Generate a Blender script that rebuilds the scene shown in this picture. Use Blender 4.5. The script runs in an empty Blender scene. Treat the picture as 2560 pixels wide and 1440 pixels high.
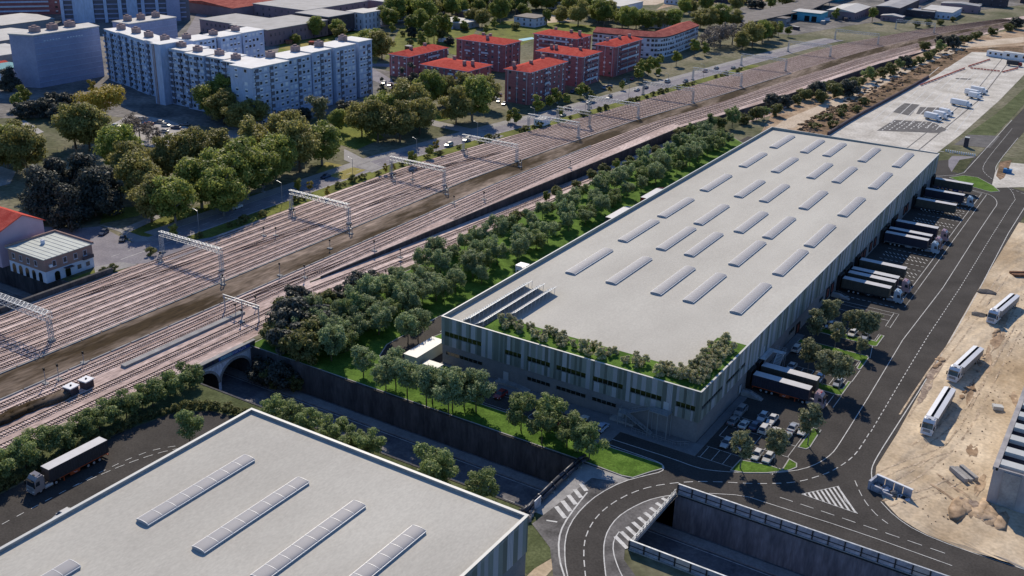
import bpy, math, random
from mathutils import Vector, Matrix
R = math.radians
random.seed(7)
SC = bpy.context.scene
COL = SC.collection
# ---------------------------------------------------------------- camera, world, sun, exposure
CAMP = Vector((68.209, -189.069, 117.291))
FW = Vector((-0.4814612, 0.78700095, -0.38577793))
RT = Vector((0.84673665, 0.53131858, 0.02715909))
UP = Vector((-0.22634521, 0.31357627, 0.92219183))
cd = bpy.data.cameras.new('camera')
cam = bpy.data.objects.new('camera', cd)
COL.objects.link(cam)
SC.camera = cam
m3 = Matrix((RT, UP, -FW)).transposed()
cam.matrix_world = Matrix.Translation(CAMP) @ m3.to_4x4()
cd.sensor_width = 36.0
cd.lens = 36.0 * 2638.3 / 2560.0
cd.clip_end = 6000
cd.clip_start = 1
SUNV = Vector((-10.9, 13.4, 12.5)).normalized()
W = bpy.data.worlds.new("World")
SC.world = W
W.use_nodes = True
nt = W.node_tree
nt.nodes.clear()
sky = nt.nodes.new('ShaderNodeTexSky')
sky.sky_type = 'NISHITA'
sky.sun_disc = False
sky.sun_elevation = math.asin(SUNV.z)
sky.sun_rotation = math.atan2(SUNV.x, SUNV.y)
sky.air_density = 1.0
sky.dust_density = 0.0
sky.ozone_density = 10.0
bg = nt.nodes.new('ShaderNodeBackground')
bg.inputs['Strength'].default_value = 0.118
wo = nt.nodes.new('ShaderNodeOutputWorld')
nt.links.new(sky.outputs[0], bg.inputs[0])
nt.links.new(bg.outputs[0], wo.inputs[0])
sl = bpy.data.lights.new('sun', 'SUN')
sl.energy = 4.5
sl.angle = R(0.5)
sl.color = (1.0, 0.88, 0.71)
sun = bpy.data.objects.new('sun', sl)
COL.objects.link(sun)
sun.rotation_euler = SUNV.to_track_quat('Z', 'Y').to_euler()
vs = SC.view_settings
vs.view_transform = 'Standard'
vs.look = 'None'
vs.exposure = 0.10
vs.gamma = 1.0
vs.use_curve_mapping = False
SC.render.engine = 'CYCLES'

# ---------------------------------------------------------------- helpers
def G(px, py, z=0.0):
    """ground point of the place seen at a spot of the survey photograph"""
    d = FW * 2638.3 + RT * (px - 1280) - UP * (py - 720)
    t = (z - CAMP.z) / d.z
    p = CAMP + d * t
    return (p.x, p.y)

def GP(pts, z=0.0):
    return [G(a, b, z) for a, b in pts]

MATS = {}
def mat(name, col, rough=0.8, var=0.0, scale=1.0, col2=None, metal=0.0, space='obj', bump=0.0, detail=5.0, stretch=None, rnd=0.0, spec=0.3, lo=0.35, hi=0.65, fine=0.0, fscale=8.0):
    if rough >= 0.85 and spec == 0.3: spec = 0.08
    m = bpy.data.materials.new(name)
    m.use_nodes = True
    n = m.node_tree
    b = n.nodes['Principled BSDF']
    b.inputs['Roughness'].default_value = rough
    b.inputs['Metallic'].default_value = metal
    b.inputs['Specular IOR Level'].default_value = spec
    c4 = (*col, 1)
    b.inputs['Base Color'].default_value = c4
    last = None
    def coord():
        if space == 'pos':
            o = n.nodes.new('ShaderNodeNewGeometry').outputs['Position']
        else:
            o = n.nodes.new('ShaderNodeTexCoord').outputs['Object']
        if stretch:
            mp = n.nodes.new('ShaderNodeMapping')
            mp.inputs['Scale'].default_value = stretch
            n.links.new(o, mp.inputs['Vector'])
            o = mp.outputs[0]
        return o
    if var or col2:
        co = coord()
        nz = n.nodes.new('ShaderNodeTexNoise')
        nz.inputs['Scale'].default_value = scale
        nz.inputs['Detail'].default_value = detail
        nz.inputs['Roughness'].default_value = 0.62
        n.links.new(co, nz.inputs['Vector'])
        rp = n.nodes.new('ShaderNodeValToRGB')
        rp.color_ramp.elements[0].position = lo
        rp.color_ramp.elements[1].position = hi
        if col2 is None:
            rp.color_ramp.elements[0].color = (*[max(0, c * (1 - var)) for c in col], 1)
            rp.color_ramp.elements[1].color = (*[min(1, c * (1 + var)) for c in col], 1)
        else:
            rp.color_ramp.elements[0].color = c4
            rp.color_ramp.elements[1].color = (*col2, 1)
        n.links.new(nz.outputs['Fac'], rp.inputs[0])
        last = rp.outputs[0]
        if fine:
            n2 = n.nodes.new('ShaderNodeTexNoise')
            n2.inputs['Scale'].default_value = fscale
            n2.inputs['Detail'].default_value = 4
            n.links.new(co, n2.inputs['Vector'])
            mr = n.nodes.new('ShaderNodeMapRange')
            mr.inputs[1].default_value = 0.3
            mr.inputs[2].default_value = 0.7
            mr.inputs[3].default_value = 1 - fine
            mr.inputs[4].default_value = 1 + fine
            n.links.new(n2.outputs['Fac'], mr.inputs[0])
            mx = n.nodes.new('ShaderNodeVectorMath')
            mx.operation = 'SCALE'
            n.links.new(last, mx.inputs[0])
            n.links.new(mr.outputs[0], mx.inputs['Scale'])
            last = mx.outputs[0]
        if bump:
            bp = n.nodes.new('ShaderNodeBump')
            bp.inputs['Strength'].default_value = bump
            bp.inputs['Distance'].default_value = 0.2
            n.links.new(nz.outputs['Fac'], bp.inputs['Height'])
            n.links.new(bp.outputs[0], b.inputs['Normal'])
    if rnd:
        oi = n.nodes.new('ShaderNodeObjectInfo')
        mr = n.nodes.new('ShaderNodeMapRange')
        mr.inputs[3].default_value = 1 - rnd
        mr.inputs[4].default_value = 1 + rnd
        n.links.new(oi.outputs['Random'], mr.inputs[0])
        mx = n.nodes.new('ShaderNodeVectorMath')
        mx.operation = 'SCALE'
        if last is not None:
            n.links.new(last, mx.inputs[0])
        else:
            mx.inputs[0].default_value = col
        n.links.new(mr.outputs[0], mx.inputs['Scale'])
        last = mx.outputs[0]
    if last is not None:
        n.links.new(last, b.inputs['Base Color'])
    MATS[name] = m
    return m

def leafmat(name, c1, c2, trans=0.35, rnd=0.18):
    m = bpy.data.materials.new(name)
    m.use_nodes = True
    n = m.node_tree
    n.nodes.clear()
    out = n.nodes.new('ShaderNodeOutputMaterial')
    g = n.nodes.new('ShaderNodeNewGeometry')
    oi = n.nodes.new('ShaderNodeObjectInfo')
    rp = n.nodes.new('ShaderNodeMix')
    rp.data_type = 'RGBA'
    rp.inputs[6].default_value = (*c1, 1)
    rp.inputs[7].default_value = (*c2, 1)
    n.links.new(g.outputs['Random Per Island'], rp.inputs[0])
    mr = n.nodes.new('ShaderNodeMapRange')
    mr.inputs[3].default_value = 1 - rnd
    mr.inputs[4].default_value = 1 + rnd
    n.links.new(oi.outputs['Random'], mr.inputs[0])
    mx = n.nodes.new('ShaderNodeVectorMath')
    mx.operation = 'SCALE'
    n.links.new(rp.outputs[2], mx.inputs[0])
    n.links.new(mr.outputs[0], mx.inputs['Scale'])
    d = n.nodes.new('ShaderNodeBsdfPrincipled')
    d.inputs['Roughness'].default_value = 0.55
    d.inputs['Specular IOR Level'].default_value = 0.25
    t = n.nodes.new('ShaderNodeBsdfTranslucent')
    ms = n.nodes.new('ShaderNodeMixShader')
    ms.inputs[0].default_value = trans
    n.links.new(mx.outputs[0], d.inputs['Base Color'])
    n.links.new(mx.outputs[0], t.inputs['Color'])
    n.links.new(d.outputs[0], ms.inputs[1])
    n.links.new(t.outputs[0], ms.inputs[2])
    n.links.new(ms.outputs[0], out.inputs[0])
    MATS[name] = m
    return m

class MB:
    def __init__(s):
        s.v = []; s.f = []; s.m = []
    def quad(s, a, b, c, d, mi=0):
        k = len(s.v); s.v += [a, b, c, d]; s.f.append((k, k+1, k+2, k+3)); s.m.append(mi)
    def poly(s, pts, mi=0):
        k = len(s.v); s.v += [tuple(p) for p in pts]; s.f.append(tuple(range(k, k+len(pts)))); s.m.append(mi)
    def box(s, x0, x1, y0, y1, z0, z1, mi=0):
        k = len(s.v)
        s.v += [(x0,y0,z0),(x1,y0,z0),(x1,y1,z0),(x0,y1,z0),(x0,y0,z1),(x1,y0,z1),(x1,y1,z1),(x0,y1,z1)]
        for q in ((0,3,2,1),(4,5,6,7),(0,1,5,4),(1,2,6,5),(2,3,7,6),(3,0,4,7)):
            s.f.append(tuple(k+i for i in q)); s.m.append(mi)
    def tbox(s, x0, x1, y0, y1, z0, z1, ix0, ix1, iy, mi=0):
        """box whose top is inset"""
        k = len(s.v)
        s.v += [(x0,y0,z0),(x1,y0,z0),(x1,y1,z0),(x0,y1,z0),(x0+ix0,y0+iy,z1),(x1-ix1,y0+iy,z1),(x1-ix1,y1-iy,z1),(x0+ix0,y1-iy,z1)]
        for q in ((0,3,2,1),(4,5,6,7),(0,1,5,4),(1,2,6,5),(2,3,7,6),(3,0,4,7)):
            s.f.append(tuple(k+i for i in q)); s.m.append(mi)
    def prism(s, pts, z0, z1, mi=0, top=None, bottom=True):
        n = len(pts)
        ar = sum(pts[i][0]*pts[(i+1)%n][1]-pts[(i+1)%n][0]*pts[i][1] for i in range(n))
        if ar < 0: pts = pts[::-1]
        k = len(s.v)
        s.v += [(p[0], p[1], z0) for p in pts] + [(p[0], p[1], z1) for p in pts]
        for i in range(n):
            j = (i+1) % n
            s.f.append((k+i, k+j, k+n+j, k+n+i)); s.m.append(mi)
        s.f.append(tuple(range(k+n, k+2*n))); s.m.append(mi if top is None else top)
        if bottom:
            s.f.append(tuple(range(k+n-1, k-1, -1))); s.m.append(mi)
    def cyl(s, p0, p1, r0, r1=None, n=8, mi=0, caps=True):
        r1 = r0 if r1 is None else r1
        p0 = Vector(p0); p1 = Vector(p1)
        d = (p1-p0).normalized()
        a = d.orthogonal().normalized(); b = d.cross(a)
        k = len(s.v)
        for p, r in ((p0, r0), (p1, r1)):
            for i in range(n):
                t = 2*math.pi*i/n
                s.v.append(tuple(p + (a*math.cos(t) + b*math.sin(t))*r))
        for i in range(n):
            j = (i+1) % n
            s.f.append((k+i, k+j, k+n+j, k+n+i)); s.m.append(mi)
        if caps:
            s.f.append(tuple(range(k+n-1, k-1, -1))); s.m.append(mi)
            s.f.append(tuple(range(k+n, k+2*n))); s.m.append(mi)
    def bar(s, p0, p1, w=0.1, mi=0):
        s.cyl(p0, p1, w*0.7, w*0.7, 4, mi)
    def loft(s, secs, mi=0, caps=True, close=True):
        n = len(secs[0]); k = len(s.v)
        for q in secs: s.v += [tuple(p) for p in q]
        for a in range(len(secs)-1):
            for i in range(n if close else n-1):
                j = (i+1) % n
                s.f.append((k+a*n+i, k+a*n+j, k+(a+1)*n+j, k+(a+1)*n+i)); s.m.append(mi)
        if caps:
            s.f.append(tuple(range(k+n-1, k-1, -1))); s.m.append(mi)
            e = k+(len(secs)-1)*n
            s.f.append(tuple(range(e, e+n))); s.m.append(mi)
    def blob(s, c, r, seed=0, mi=0, jag=0.25, n=7, m=5):
        rr = random.Random(seed)
        secs = []
        for a in range(m+1):
            ph = math.pi*(0.04+0.92*a/m)
            q = []
            for i in range(n):
                t = 2*math.pi*i/n
                k = 1+rr.uniform(-jag, jag)
                q.append((c[0]+r[0]*k*math.sin(ph)*math.cos(t), c[1]+r[1]*k*math.sin(ph)*math.sin(t), c[2]-r[2]*k*math.cos(ph)))
            secs.append(q)
        s.loft(secs, mi)
    def mesh(s, name, mats, smooth=False):
        me = bpy.data.meshes.new(name)
        me.from_pydata(s.v, [], s.f)
        if not isinstance(mats, (list, tuple)): mats = [mats]
        for m in mats: me.materials.append(MATS[m] if isinstance(m, str) else m)
        if len(mats) > 1: me.polygons.foreach_set('material_index', s.m)
        if smooth: me.polygons.foreach_set('use_smooth', [True]*len(s.f))
        me.update()
        return me
    def build(s, name, mats, parent=None, smooth=False, **kw):
        return put(name, s.mesh(name, mats, smooth), parent, **kw)

def put(name, me, parent=None, loc=(0,0,0), rz=0.0, scale=None, **props):
    o = bpy.data.objects.new(name, me)
    COL.objects.link(o)
    if parent is not None: o.parent = parent
    o.location = loc
    if rz: o.rotation_euler = (0, 0, rz)
    if scale: o.scale = scale
    for k, v in props.items(): o[k] = v
    return o

def thing(name, label, cat, loc=(0,0,0), rz=0.0, group=None, me=None, scale=None):
    o = put(name, me, None, loc, rz, scale)
    o['label'] = label; o['category'] = cat
    if group: o['group'] = group
    return o

def struct(name, mb, mats, parent=None, smooth=False):
    o = mb.build(name, mats, parent, smooth)
    o['kind'] = 'structure'
    return o

def copy_tree(o, parent=None):
    c = o.copy()
    COL.objects.link(c)
    if parent is not None: c.parent = parent
    for ch in o.children: copy_tree(ch, c)
    return c

def dup(root, loc, rz=0.0, label=None, group=None, s=None):
    c = copy_tree(root)
    c.location = loc; c.rotation_euler = (0, 0, rz)
    if s is not None: c.scale = (s, s, s) if not isinstance(s, tuple) else s
    if label: c['label'] = label
    if group: c['group'] = group
    return c

def lerp_tab(tab, y):
    if y <= tab[0][1]: return tab[0][0]
    for (x0, y0), (x1, y1) in zip(tab, tab[1:]):
        if y <= y1:
            t = (y-y0)/(y1-y0)
            return x0+(x1-x0)*t
    return tab[-1][0]

def smooth_poly(pts, it=2):
    for _ in range(it):
        q = [pts[0]]
        for a, b in zip(pts, pts[1:]):
            q.append((a[0]*.75+b[0]*.25, a[1]*.75+b[1]*.25))
            q.append((a[0]*.25+b[0]*.75, a[1]*.25+b[1]*.75))
        q.append(pts[-1])
        pts = q
    return pts

def stripe(mb, pts, w, z, dash=None, gap=0.0, mi=0):
    """painted line along a polyline"""
    h = w/2
    segs = []
    if dash is None:
        n = len(pts)
        L = []; Rr = []
        for i in range(n):
            a = Vector(pts[max(0, i-1)]); b = Vector(pts[min(n-1, i+1)])
            d = (b-a).normalized(); nn = Vector((-d.y, d.x))
            p = Vector(pts[i])
            L.append(p+nn*h); Rr.append(p-nn*h)
        for i in range(n-1):
            mb.quad((Rr[i].x, Rr[i].y, z), (Rr[i+1].x, Rr[i+1].y, z), (L[i+1].x, L[i+1].y, z), (L[i].x, L[i].y, z), mi)
        return
    pos = 0.0; on = True; left = dash
    for a, b in zip(pts, pts[1:]):
        a = Vector(a); b = Vector(b); ln = (b-a).length
        if ln < 1e-6: continue
        d = (b-a)/ln; nn = Vector((-d.y, d.x)); t = 0.0
        while t < ln-1e-6:
            st = min(left, ln-t)
            if on:
                p = a+d*t; q = a+d*(t+st)
                mb.quad((p.x-nn.x*h, p.y-nn.y*h, z), (q.x-nn.x*h, q.y-nn.y*h, z), (q.x+nn.x*h, q.y+nn.y*h, z), (p.x+nn.x*h, p.y+nn.y*h, z), mi)
            t += st; left -= st
            if left <= 1e-6:
                on = not on; left = dash if on else gap
# ---------------------------------------------------------------- materials
mat('terrain', (0.085,0.095,0.045), 0.95, col2=(0.23,0.21,0.15), scale=0.03, detail=9, space='pos', fine=0.35, fscale=0.5)
mat('town_ground', (0.10,0.10,0.10), 0.95, col2=(0.27,0.25,0.23), scale=0.05, detail=9, space='pos', fine=0.3, fscale=0.5)
mat('asphalt', (0.052,0.048,0.045), 0.9, col2=(0.078,0.072,0.067), scale=0.10, detail=11, space='pos', fine=0.22, fscale=2.5, bump=0.15)
mat('old_road', (0.20,0.19,0.215), 0.9, col2=(0.28,0.265,0.285), scale=0.15, detail=8, space='pos', fine=0.15, fscale=2)
mat('pavement', (0.27,0.26,0.26), 0.9, col2=(0.36,0.35,0.34), scale=0.2, detail=8, space='pos', fine=0.15, fscale=2)
mat('car_park', (0.34,0.32,0.31), 0.9, col2=(0.46,0.44,0.42), scale=0.2, detail=8, space='pos', fine=0.2, fscale=1.2)
mat('apron', (0.075,0.072,0.070), 0.9, col2=(0.22,0.21,0.205), scale=0.14, detail=10, space='pos', fine=0.2, fscale=2)
mat('walk', (0.17,0.17,0.175), 0.9, col2=(0.21,0.21,0.21), scale=0.5, space='pos', fine=0.1, fscale=3)
mat('kerb', (0.42,0.41,0.39), 0.9, var=0.1, scale=0.8)
mat('paint', (0.38,0.38,0.37), 0.8, col2=(0.64,0.64,0.62), scale=0.8, detail=10, space='pos', lo=0.3, hi=0.55, fine=0.1, fscale=6)
mat('lawn', (0.052,0.110,0.014), 0.95, col2=(0.120,0.215,0.036), scale=0.22, detail=12, space='pos', fine=0.35, fscale=3, bump=0.5)
mat('park_grass', (0.10,0.115,0.030), 0.95, col2=(0.20,0.22,0.05), scale=0.12, detail=9, space='pos', fine=0.3, fscale=1.5)
mat('bank_grass', (0.060,0.075,0.030), 0.95, col2=(0.13,0.15,0.07), scale=0.2, detail=9, space='pos', fine=0.3, fscale=2)
mat('bright_grass', (0.095,0.125,0.022), 0.95, col2=(0.19,0.215,0.045), scale=0.1, detail=10, space='pos', fine=0.3, fscale=1.0)
mat('dry_grass', (0.22,0.20,0.06), 0.95, col2=(0.34,0.29,0.10), scale=0.12, detail=9, space='pos', fine=0.25, fscale=1.5)
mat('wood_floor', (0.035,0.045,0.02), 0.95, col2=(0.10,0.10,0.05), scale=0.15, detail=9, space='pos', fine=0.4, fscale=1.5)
mat('ballast', (0.34,0.245,0.215), 0.95, col2=(0.72,0.585,0.535), scale=0.12, detail=12, space='pos', stretch=(1,0.15,1), fine=0.4, fscale=3.0, bump=0.3)
mat('track_bed', (0.38,0.265,0.23), 0.95, col2=(0.72,0.575,0.515), scale=0.08, detail=12, space='pos', stretch=(1,0.25,1), fine=0.4, fscale=4.0)
mat('soil', (0.050,0.034,0.018), 0.95, col2=(0.30,0.235,0.19), scale=0.10, detail=12, space='pos', stretch=(1,0.2,1), fine=0.4, fscale=1.2, lo=0.44, hi=0.66)
mat('rail_steel', (0.075,0.048,0.040), 0.95, var=0.3, scale=0.1, space='pos', spec=0.0)
mat('sleeper', (0.60,0.48,0.42), 0.9, var=0.35, scale=0.4, space='pos')
mat('pale_yard', (0.44,0.41,0.36), 0.95, col2=(0.66,0.63,0.57), scale=0.09, detail=11, space='pos', fine=0.18, fscale=1.0)
mat('dark_bay', (0.12,0.115,0.115), 0.95, col2=(0.17,0.165,0.16), scale=0.3, space='pos', fine=0.2, fscale=1.5)
mat('sand', (0.40,0.305,0.20), 0.95, col2=(0.72,0.60,0.44), scale=0.045, detail=13, space='pos', fine=0.16, fscale=1.3, bump=0.7)
mat('dirt', (0.22,0.14,0.085), 0.95, col2=(0.52,0.40,0.28), scale=0.06, detail=13, space='pos', fine=0.35, fscale=0.7, bump=0.6)
mat('mud', (0.20,0.15,0.125), 0.95, col2=(0.42,0.34,0.265), scale=0.3, detail=11, space='pos', fine=0.3, fscale=1.2)
mat('rut', (0.36,0.27,0.185), 0.95, col2=(0.60,0.49,0.36), scale=0.5, detail=10, space='pos', fine=0.25, fscale=2)
mat('dirt_track', (0.48,0.39,0.29), 0.95, col2=(0.62,0.52,0.41), scale=0.08, detail=10, space='pos', fine=0.2, fscale=1)
mat('brown_scrub', (0.07,0.05,0.025), 0.95, col2=(0.30,0.20,0.13), scale=0.10, detail=13, space='pos', fine=0.5, fscale=0.7, bump=0.8)
mat('trench_road', (0.11,0.11,0.125), 0.9, col2=(0.21,0.205,0.21), scale=0.2, detail=9, space='pos', fine=0.2, fscale=1.5)
mat('concrete', (0.27,0.265,0.26), 0.9, col2=(0.40,0.39,0.375), scale=0.35, detail=8, fine=0.12, fscale=3)
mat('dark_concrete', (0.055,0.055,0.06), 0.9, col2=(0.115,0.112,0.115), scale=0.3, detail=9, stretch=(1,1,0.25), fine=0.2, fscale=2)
mat('stone', (0.30,0.29,0.30), 0.9, col2=(0.45,0.43,0.42), scale=0.4, detail=9, stretch=(1,1,0.4))
mat('bridge_stone', (0.60,0.62,0.72), 0.9, col2=(0.80,0.81,0.86), scale=0.5, detail=9, stretch=(1,1,0.4), fine=0.2, fscale=2)
mat('roof_membrane', (0.475,0.455,0.405), 0.9, col2=(0.565,0.545,0.485), scale=0.05, detail=12, space='pos', fine=0.08, fscale=3, stretch=(1,.45,1))
mat('coping', (0.52,0.53,0.51), 0.5, var=0.06, scale=0.3)
mat('clad_light', (0.42,0.43,0.46), 0.45, var=0.06, scale=0.5, rnd=0.06)
mat('clad_mid', (0.27,0.30,0.28), 0.5, var=0.06, scale=0.5, rnd=0.10)
mat('clad_dark', (0.175,0.20,0.18), 0.5, var=0.06, scale=0.5, rnd=0.12)
mat('plinth', (0.19,0.19,0.20), 0.85, col2=(0.235,0.235,0.24), scale=0.25, detail=7, fine=0.08, fscale=3)
mat('frame_grey', (0.20,0.21,0.20), 0.5)
mat('glass_dark', (0.012,0.014,0.010), 0.08, spec=0.5)
mat('glass_town', (0.055,0.065,0.085), 0.15, spec=0.6, rnd=.5)
mat('pit_concrete', (0.12,0.125,0.15), 0.9, col2=(0.22,0.22,0.25), scale=0.3, detail=10, stretch=(1,1,0.2), fine=0.25, fscale=2)
mat('glass_blue', (0.03,0.04,0.055), 0.08, spec=0.6)
mat('skylight_sheet', (0.35,0.345,0.355), 0.6, var=0.05, scale=0.4, spec=0.15)
mat('skylight_frame', (0.78,0.79,0.79), 0.45)
mat('skylight_kerb', (0.36,0.37,0.39), 0.6)
mat('slat_gap_shade', (0.16,0.165,0.20), 0.5, spec=0.2)  # dark tone painting the shaded gaps between the rack slats
mat('steel', (0.33,0.35,0.37), 0.45, metal=0.4)
mat('steel_light', (0.55,0.58,0.60), 0.45, metal=0.2, var=0.1, scale=1)
mat('door_red', (0.20,0.055,0.04), 0.6, rnd=0.15)
mat('door_grey', (0.42,0.44,0.46), 0.5)
mat('black', (0.015,0.015,0.016), 0.7)
mat('rubber', (0.02,0.02,0.02), 0.85)
mat('white_paint', (0.78,0.78,0.78), 0.35, spec=0.5, var=0.04, scale=0.6)
mat('car_white', (0.62,0.60,0.55), 0.25, spec=0.6)
mat('car_silver', (0.40,0.41,0.41), 0.28, metal=0.35, spec=0.6)
mat('car_grey', (0.24,0.25,0.26), 0.3, metal=0.35, spec=0.6)
mat('car_blue', (0.04,0.06,0.11), 0.25, spec=0.6)
mat('car_pale_blue', (0.36,0.44,0.55), 0.25, spec=0.6)
mat('car_red', (0.24,0.03,0.025), 0.25, spec=0.6)
mat('car_black', (0.025,0.026,0.03), 0.25, spec=0.6)
mat('light_glass', (0.75,0.75,0.72), 0.15)
mat('tail_red', (0.35,0.02,0.02), 0.25)
mat('cont_dark', (0.050,0.050,0.056), 0.55, var=0.15, scale=0.8)
mat('cont_olive', (0.085,0.080,0.065), 0.55, var=0.15, scale=0.8)
mat('cont_navy', (0.035,0.036,0.055), 0.5, var=0.15, scale=0.8)
mat('cont_red', (0.30,0.04,0.03), 0.55, var=0.15, scale=0.8)
mat('cont_roof', (0.56,0.56,0.57), 0.55, var=0.08, scale=0.5)
mat('chassis_orange', (0.42,0.085,0.03), 0.5)
mat('chassis_black', (0.03,0.03,0.033), 0.6)
mat('chassis_blue', (0.03,0.035,0.16), 0.5)
mat('chassis_grey', (0.25,0.26,0.27), 0.5)
mat('cab_pink', (0.46,0.30,0.30), 0.3, spec=0.5)
mat('cab_blue', (0.42,0.50,0.56), 0.3, spec=0.5)
mat('cab_grey', (0.34,0.31,0.31), 0.3, spec=0.5)
mat('rim', (0.66,0.67,0.68), 0.3, metal=0.5)
mat('apt_wall_shade_blue', (0.40,0.48,0.65), 0.85, col2=(0.52,0.60,0.76), scale=0.10, detail=9, stretch=(1,1,0.35), fine=0.12, fscale=1)  # white-grey walls; the blue of their shade is mixed into this colour
mat('apt_blank', (0.27,0.30,0.44), 0.85, col2=(0.35,0.37,0.52), scale=0.1, detail=9, fine=0.08, fscale=1)
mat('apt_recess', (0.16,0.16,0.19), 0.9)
mat('apt_roof', (0.70,0.70,0.69), 0.8, var=0.08, scale=0.15)
mat('hut', (0.34,0.25,0.24), 0.9, var=0.2, scale=0.4)
mat('brick_red', (0.285,0.115,0.125), 0.95, col2=(0.365,0.165,0.168), scale=0.3, detail=9, stretch=(1,1,3), fine=0.14, fscale=2, spec=0.05)
mat('tile_red', (0.42,0.070,0.055), 0.95, col2=(0.56,0.125,0.095), scale=0.5, detail=8, fine=0.18, fscale=3, spec=0.0)
mat('tile_old', (0.27,0.085,0.075), 0.95, col2=(0.43,0.155,0.125), scale=0.25, detail=10, fine=0.25, fscale=2, spec=0.0)
mat('white_wall', (0.58,0.61,0.70), 0.85, var=0.08, scale=0.3)
mat('mauve_wall', (0.27,0.20,0.225), 0.9, var=0.1, scale=0.2)
mat('dark_wall', (0.09,0.075,0.085), 0.9, var=0.2, scale=0.2)
mat('pink_wall', (0.53,0.40,0.47), 0.9, var=0.06, scale=0.3)
mat('tan_wall', (0.33,0.22,0.19), 0.9, var=0.1, scale=0.4)
mat('tin_roof', (0.42,0.46,0.43), 0.6, var=0.08, scale=0.4)
mat('dark_roof', (0.075,0.065,0.065), 0.8, col2=(0.15,0.13,0.125), scale=0.15, detail=8, fine=0.25, fscale=1)
mat('pale_roof', (0.50,0.49,0.47), 0.8, var=0.1, scale=0.12)
mat('grey_roof', (0.30,0.30,0.31), 0.8, var=0.15, scale=0.12)
mat('teal_wall', (0.12,0.40,0.52), 0.7, var=0.06, scale=0.4)
mat('teal_band', (0.03,0.22,0.27), 0.7)
mat('cream_wall', (0.52,0.54,0.44), 0.8, var=0.05, scale=0.5)
mat('shutter', (0.76,0.78,0.82), 0.7, rnd=.12)
mat('graffiti_blue', (0.06,0.10,0.38), 0.8)
mat('graffiti_teal', (0.10,0.38,0.42), 0.8)
mat('graffiti_dark', (0.03,0.03,0.07), 0.8)
mat('graffiti_pale', (0.50,0.53,0.60), 0.8)
mat('galv', (0.42,0.45,0.48), 0.5, metal=0.3, var=0.25, scale=1.2)
mat('barrier', (0.34,0.36,0.42), 0.5, metal=0.2, var=0.3, scale=0.7, detail=7, rnd=0.12)
mat('barrier_worn', (0.50,0.44,0.40), 0.8, var=0.15, scale=0.8, rnd=0.1)
mat('pipe_dark', (0.05,0.055,0.07), 0.45, metal=0.3, var=0.3, scale=1)
mat('trunk', (0.13,0.095,0.07), 0.95, var=0.25, scale=3)
mat('trunk_grey', (0.20,0.18,0.16), 0.95, var=0.25, scale=3)
mat('rubble', (0.25,0.23,0.22), 0.95, var=0.4, scale=1.0)
mat('plastic_red', (0.50,0.09,0.06), 0.5)
mat('plastic_blue', (0.05,0.20,0.42), 0.5)
mat('rust', (0.20,0.11,0.07), 0.9, var=0.3, scale=1)
leafmat('leaf_sage', (0.175,0.245,0.105), (0.40,0.47,0.245), .48)
leafmat('leaf_green', (0.155,0.22,0.075), (0.34,0.40,0.16), .48)
leafmat('leaf_park', (0.150,0.170,0.075), (0.42,0.42,0.24), .4)
leafmat('leaf_olive', (0.185,0.185,0.055), (0.45,0.41,0.14), .5)
leafmat('leaf_plane', (0.14,0.205,0.042), (0.42,0.43,0.11), .5)
leafmat('leaf_lime', (0.17,0.20,0.035), (0.36,0.37,0.08))
leafmat('leaf_yellow', (0.28,0.22,0.03), (0.44,0.35,0.07))
leafmat('leaf_dark', (0.035,0.045,0.038), (0.12,0.13,0.11))
leafmat('leaf_bare', (0.13,0.115,0.10), (0.25,0.22,0.20))
leafmat('leaf_scrub', (0.10,0.12,0.042), (0.29,0.285,0.105), .48)
leafmat('leaf_flower', (0.15,0.25,0.06), (0.80,0.68,0.48), .5)

# ---------------------------------------------------------------- setting: land
LEFT = [(-178,-400),(-178,130),(-171,194),(-161,255),(-152,330),(-140,430),(-125,543),(-97,648),(-44,789),(70,1000),(260,1250)]
RIGHT = [(-114,-400),(-114.5,60),(-115.5,150),(-116,257),(-104,328),(-84,486),(-64,600),(-37,740),(75,965),(270,1215)]
def left(y): return lerp_tab(LEFT, y)
def right(y): return lerp_tab(RIGHT, y)
# wall line and foot of the cutting beside the eastern tracks
CUTL = [(-128,15),(-126,60),(-123.5,125),(-119.5,200),(-116.7,257),(-104,328),(-84,486),(-66,580)]
CUTR = [(-112,15),(-110.5,60),(-109,125),(-105,200),(-101,257),(-88,328),(-68,486),(-58,580)]
def cutdep(y): return lerp_tab([(0.05,15),(2.6,120),(4.0,200),(4.4,486),(0.05,580)], y)
TZ = -7.8
TY0, TY1 = -41.0, -20.3
mb = MB()
t3 = lambda pts, z=0.0: [(p[0], p[1], z) for p in pts]
mb.poly(t3([(-3000,TY1),(-128,TY1),(-128,15)] + CUTL[1:] + [(-66,3200),(-3000,3200)]))
mb.poly(t3([(-128,TY1),(3000,TY1),(3000,3200),(-66,3200)] + CUTL[::-1][:1] + CUTR[::-1] + [(-128,15)]))
mb.poly(t3([(-3000,-1500),(3000,-1500),(3000,TY0),(-3000,TY0)]))
mb.poly(t3([(-3000,TY0),(-330,TY0),(-330,TY1),(-3000,TY1)]))
mb.poly(t3([(220,TY0),(3000,TY0),(3000,TY1),(220,TY1)]))
struct('terrain', mb, 'terrain')

def sheet(name, m, polys, z, kind=True):
    mb = MB()
    for p in polys:
        ar = sum(p[i][0]*p[(i+1)%len(p)][1]-p[(i+1)%len(p)][0]*p[i][1] for i in range(len(p)))
        if ar < 0: p = p[::-1]
        mb.poly(t3(p, z))
    return struct(name, mb, m)

ys = [y for y in range(-400, 1240, 12)]
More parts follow.
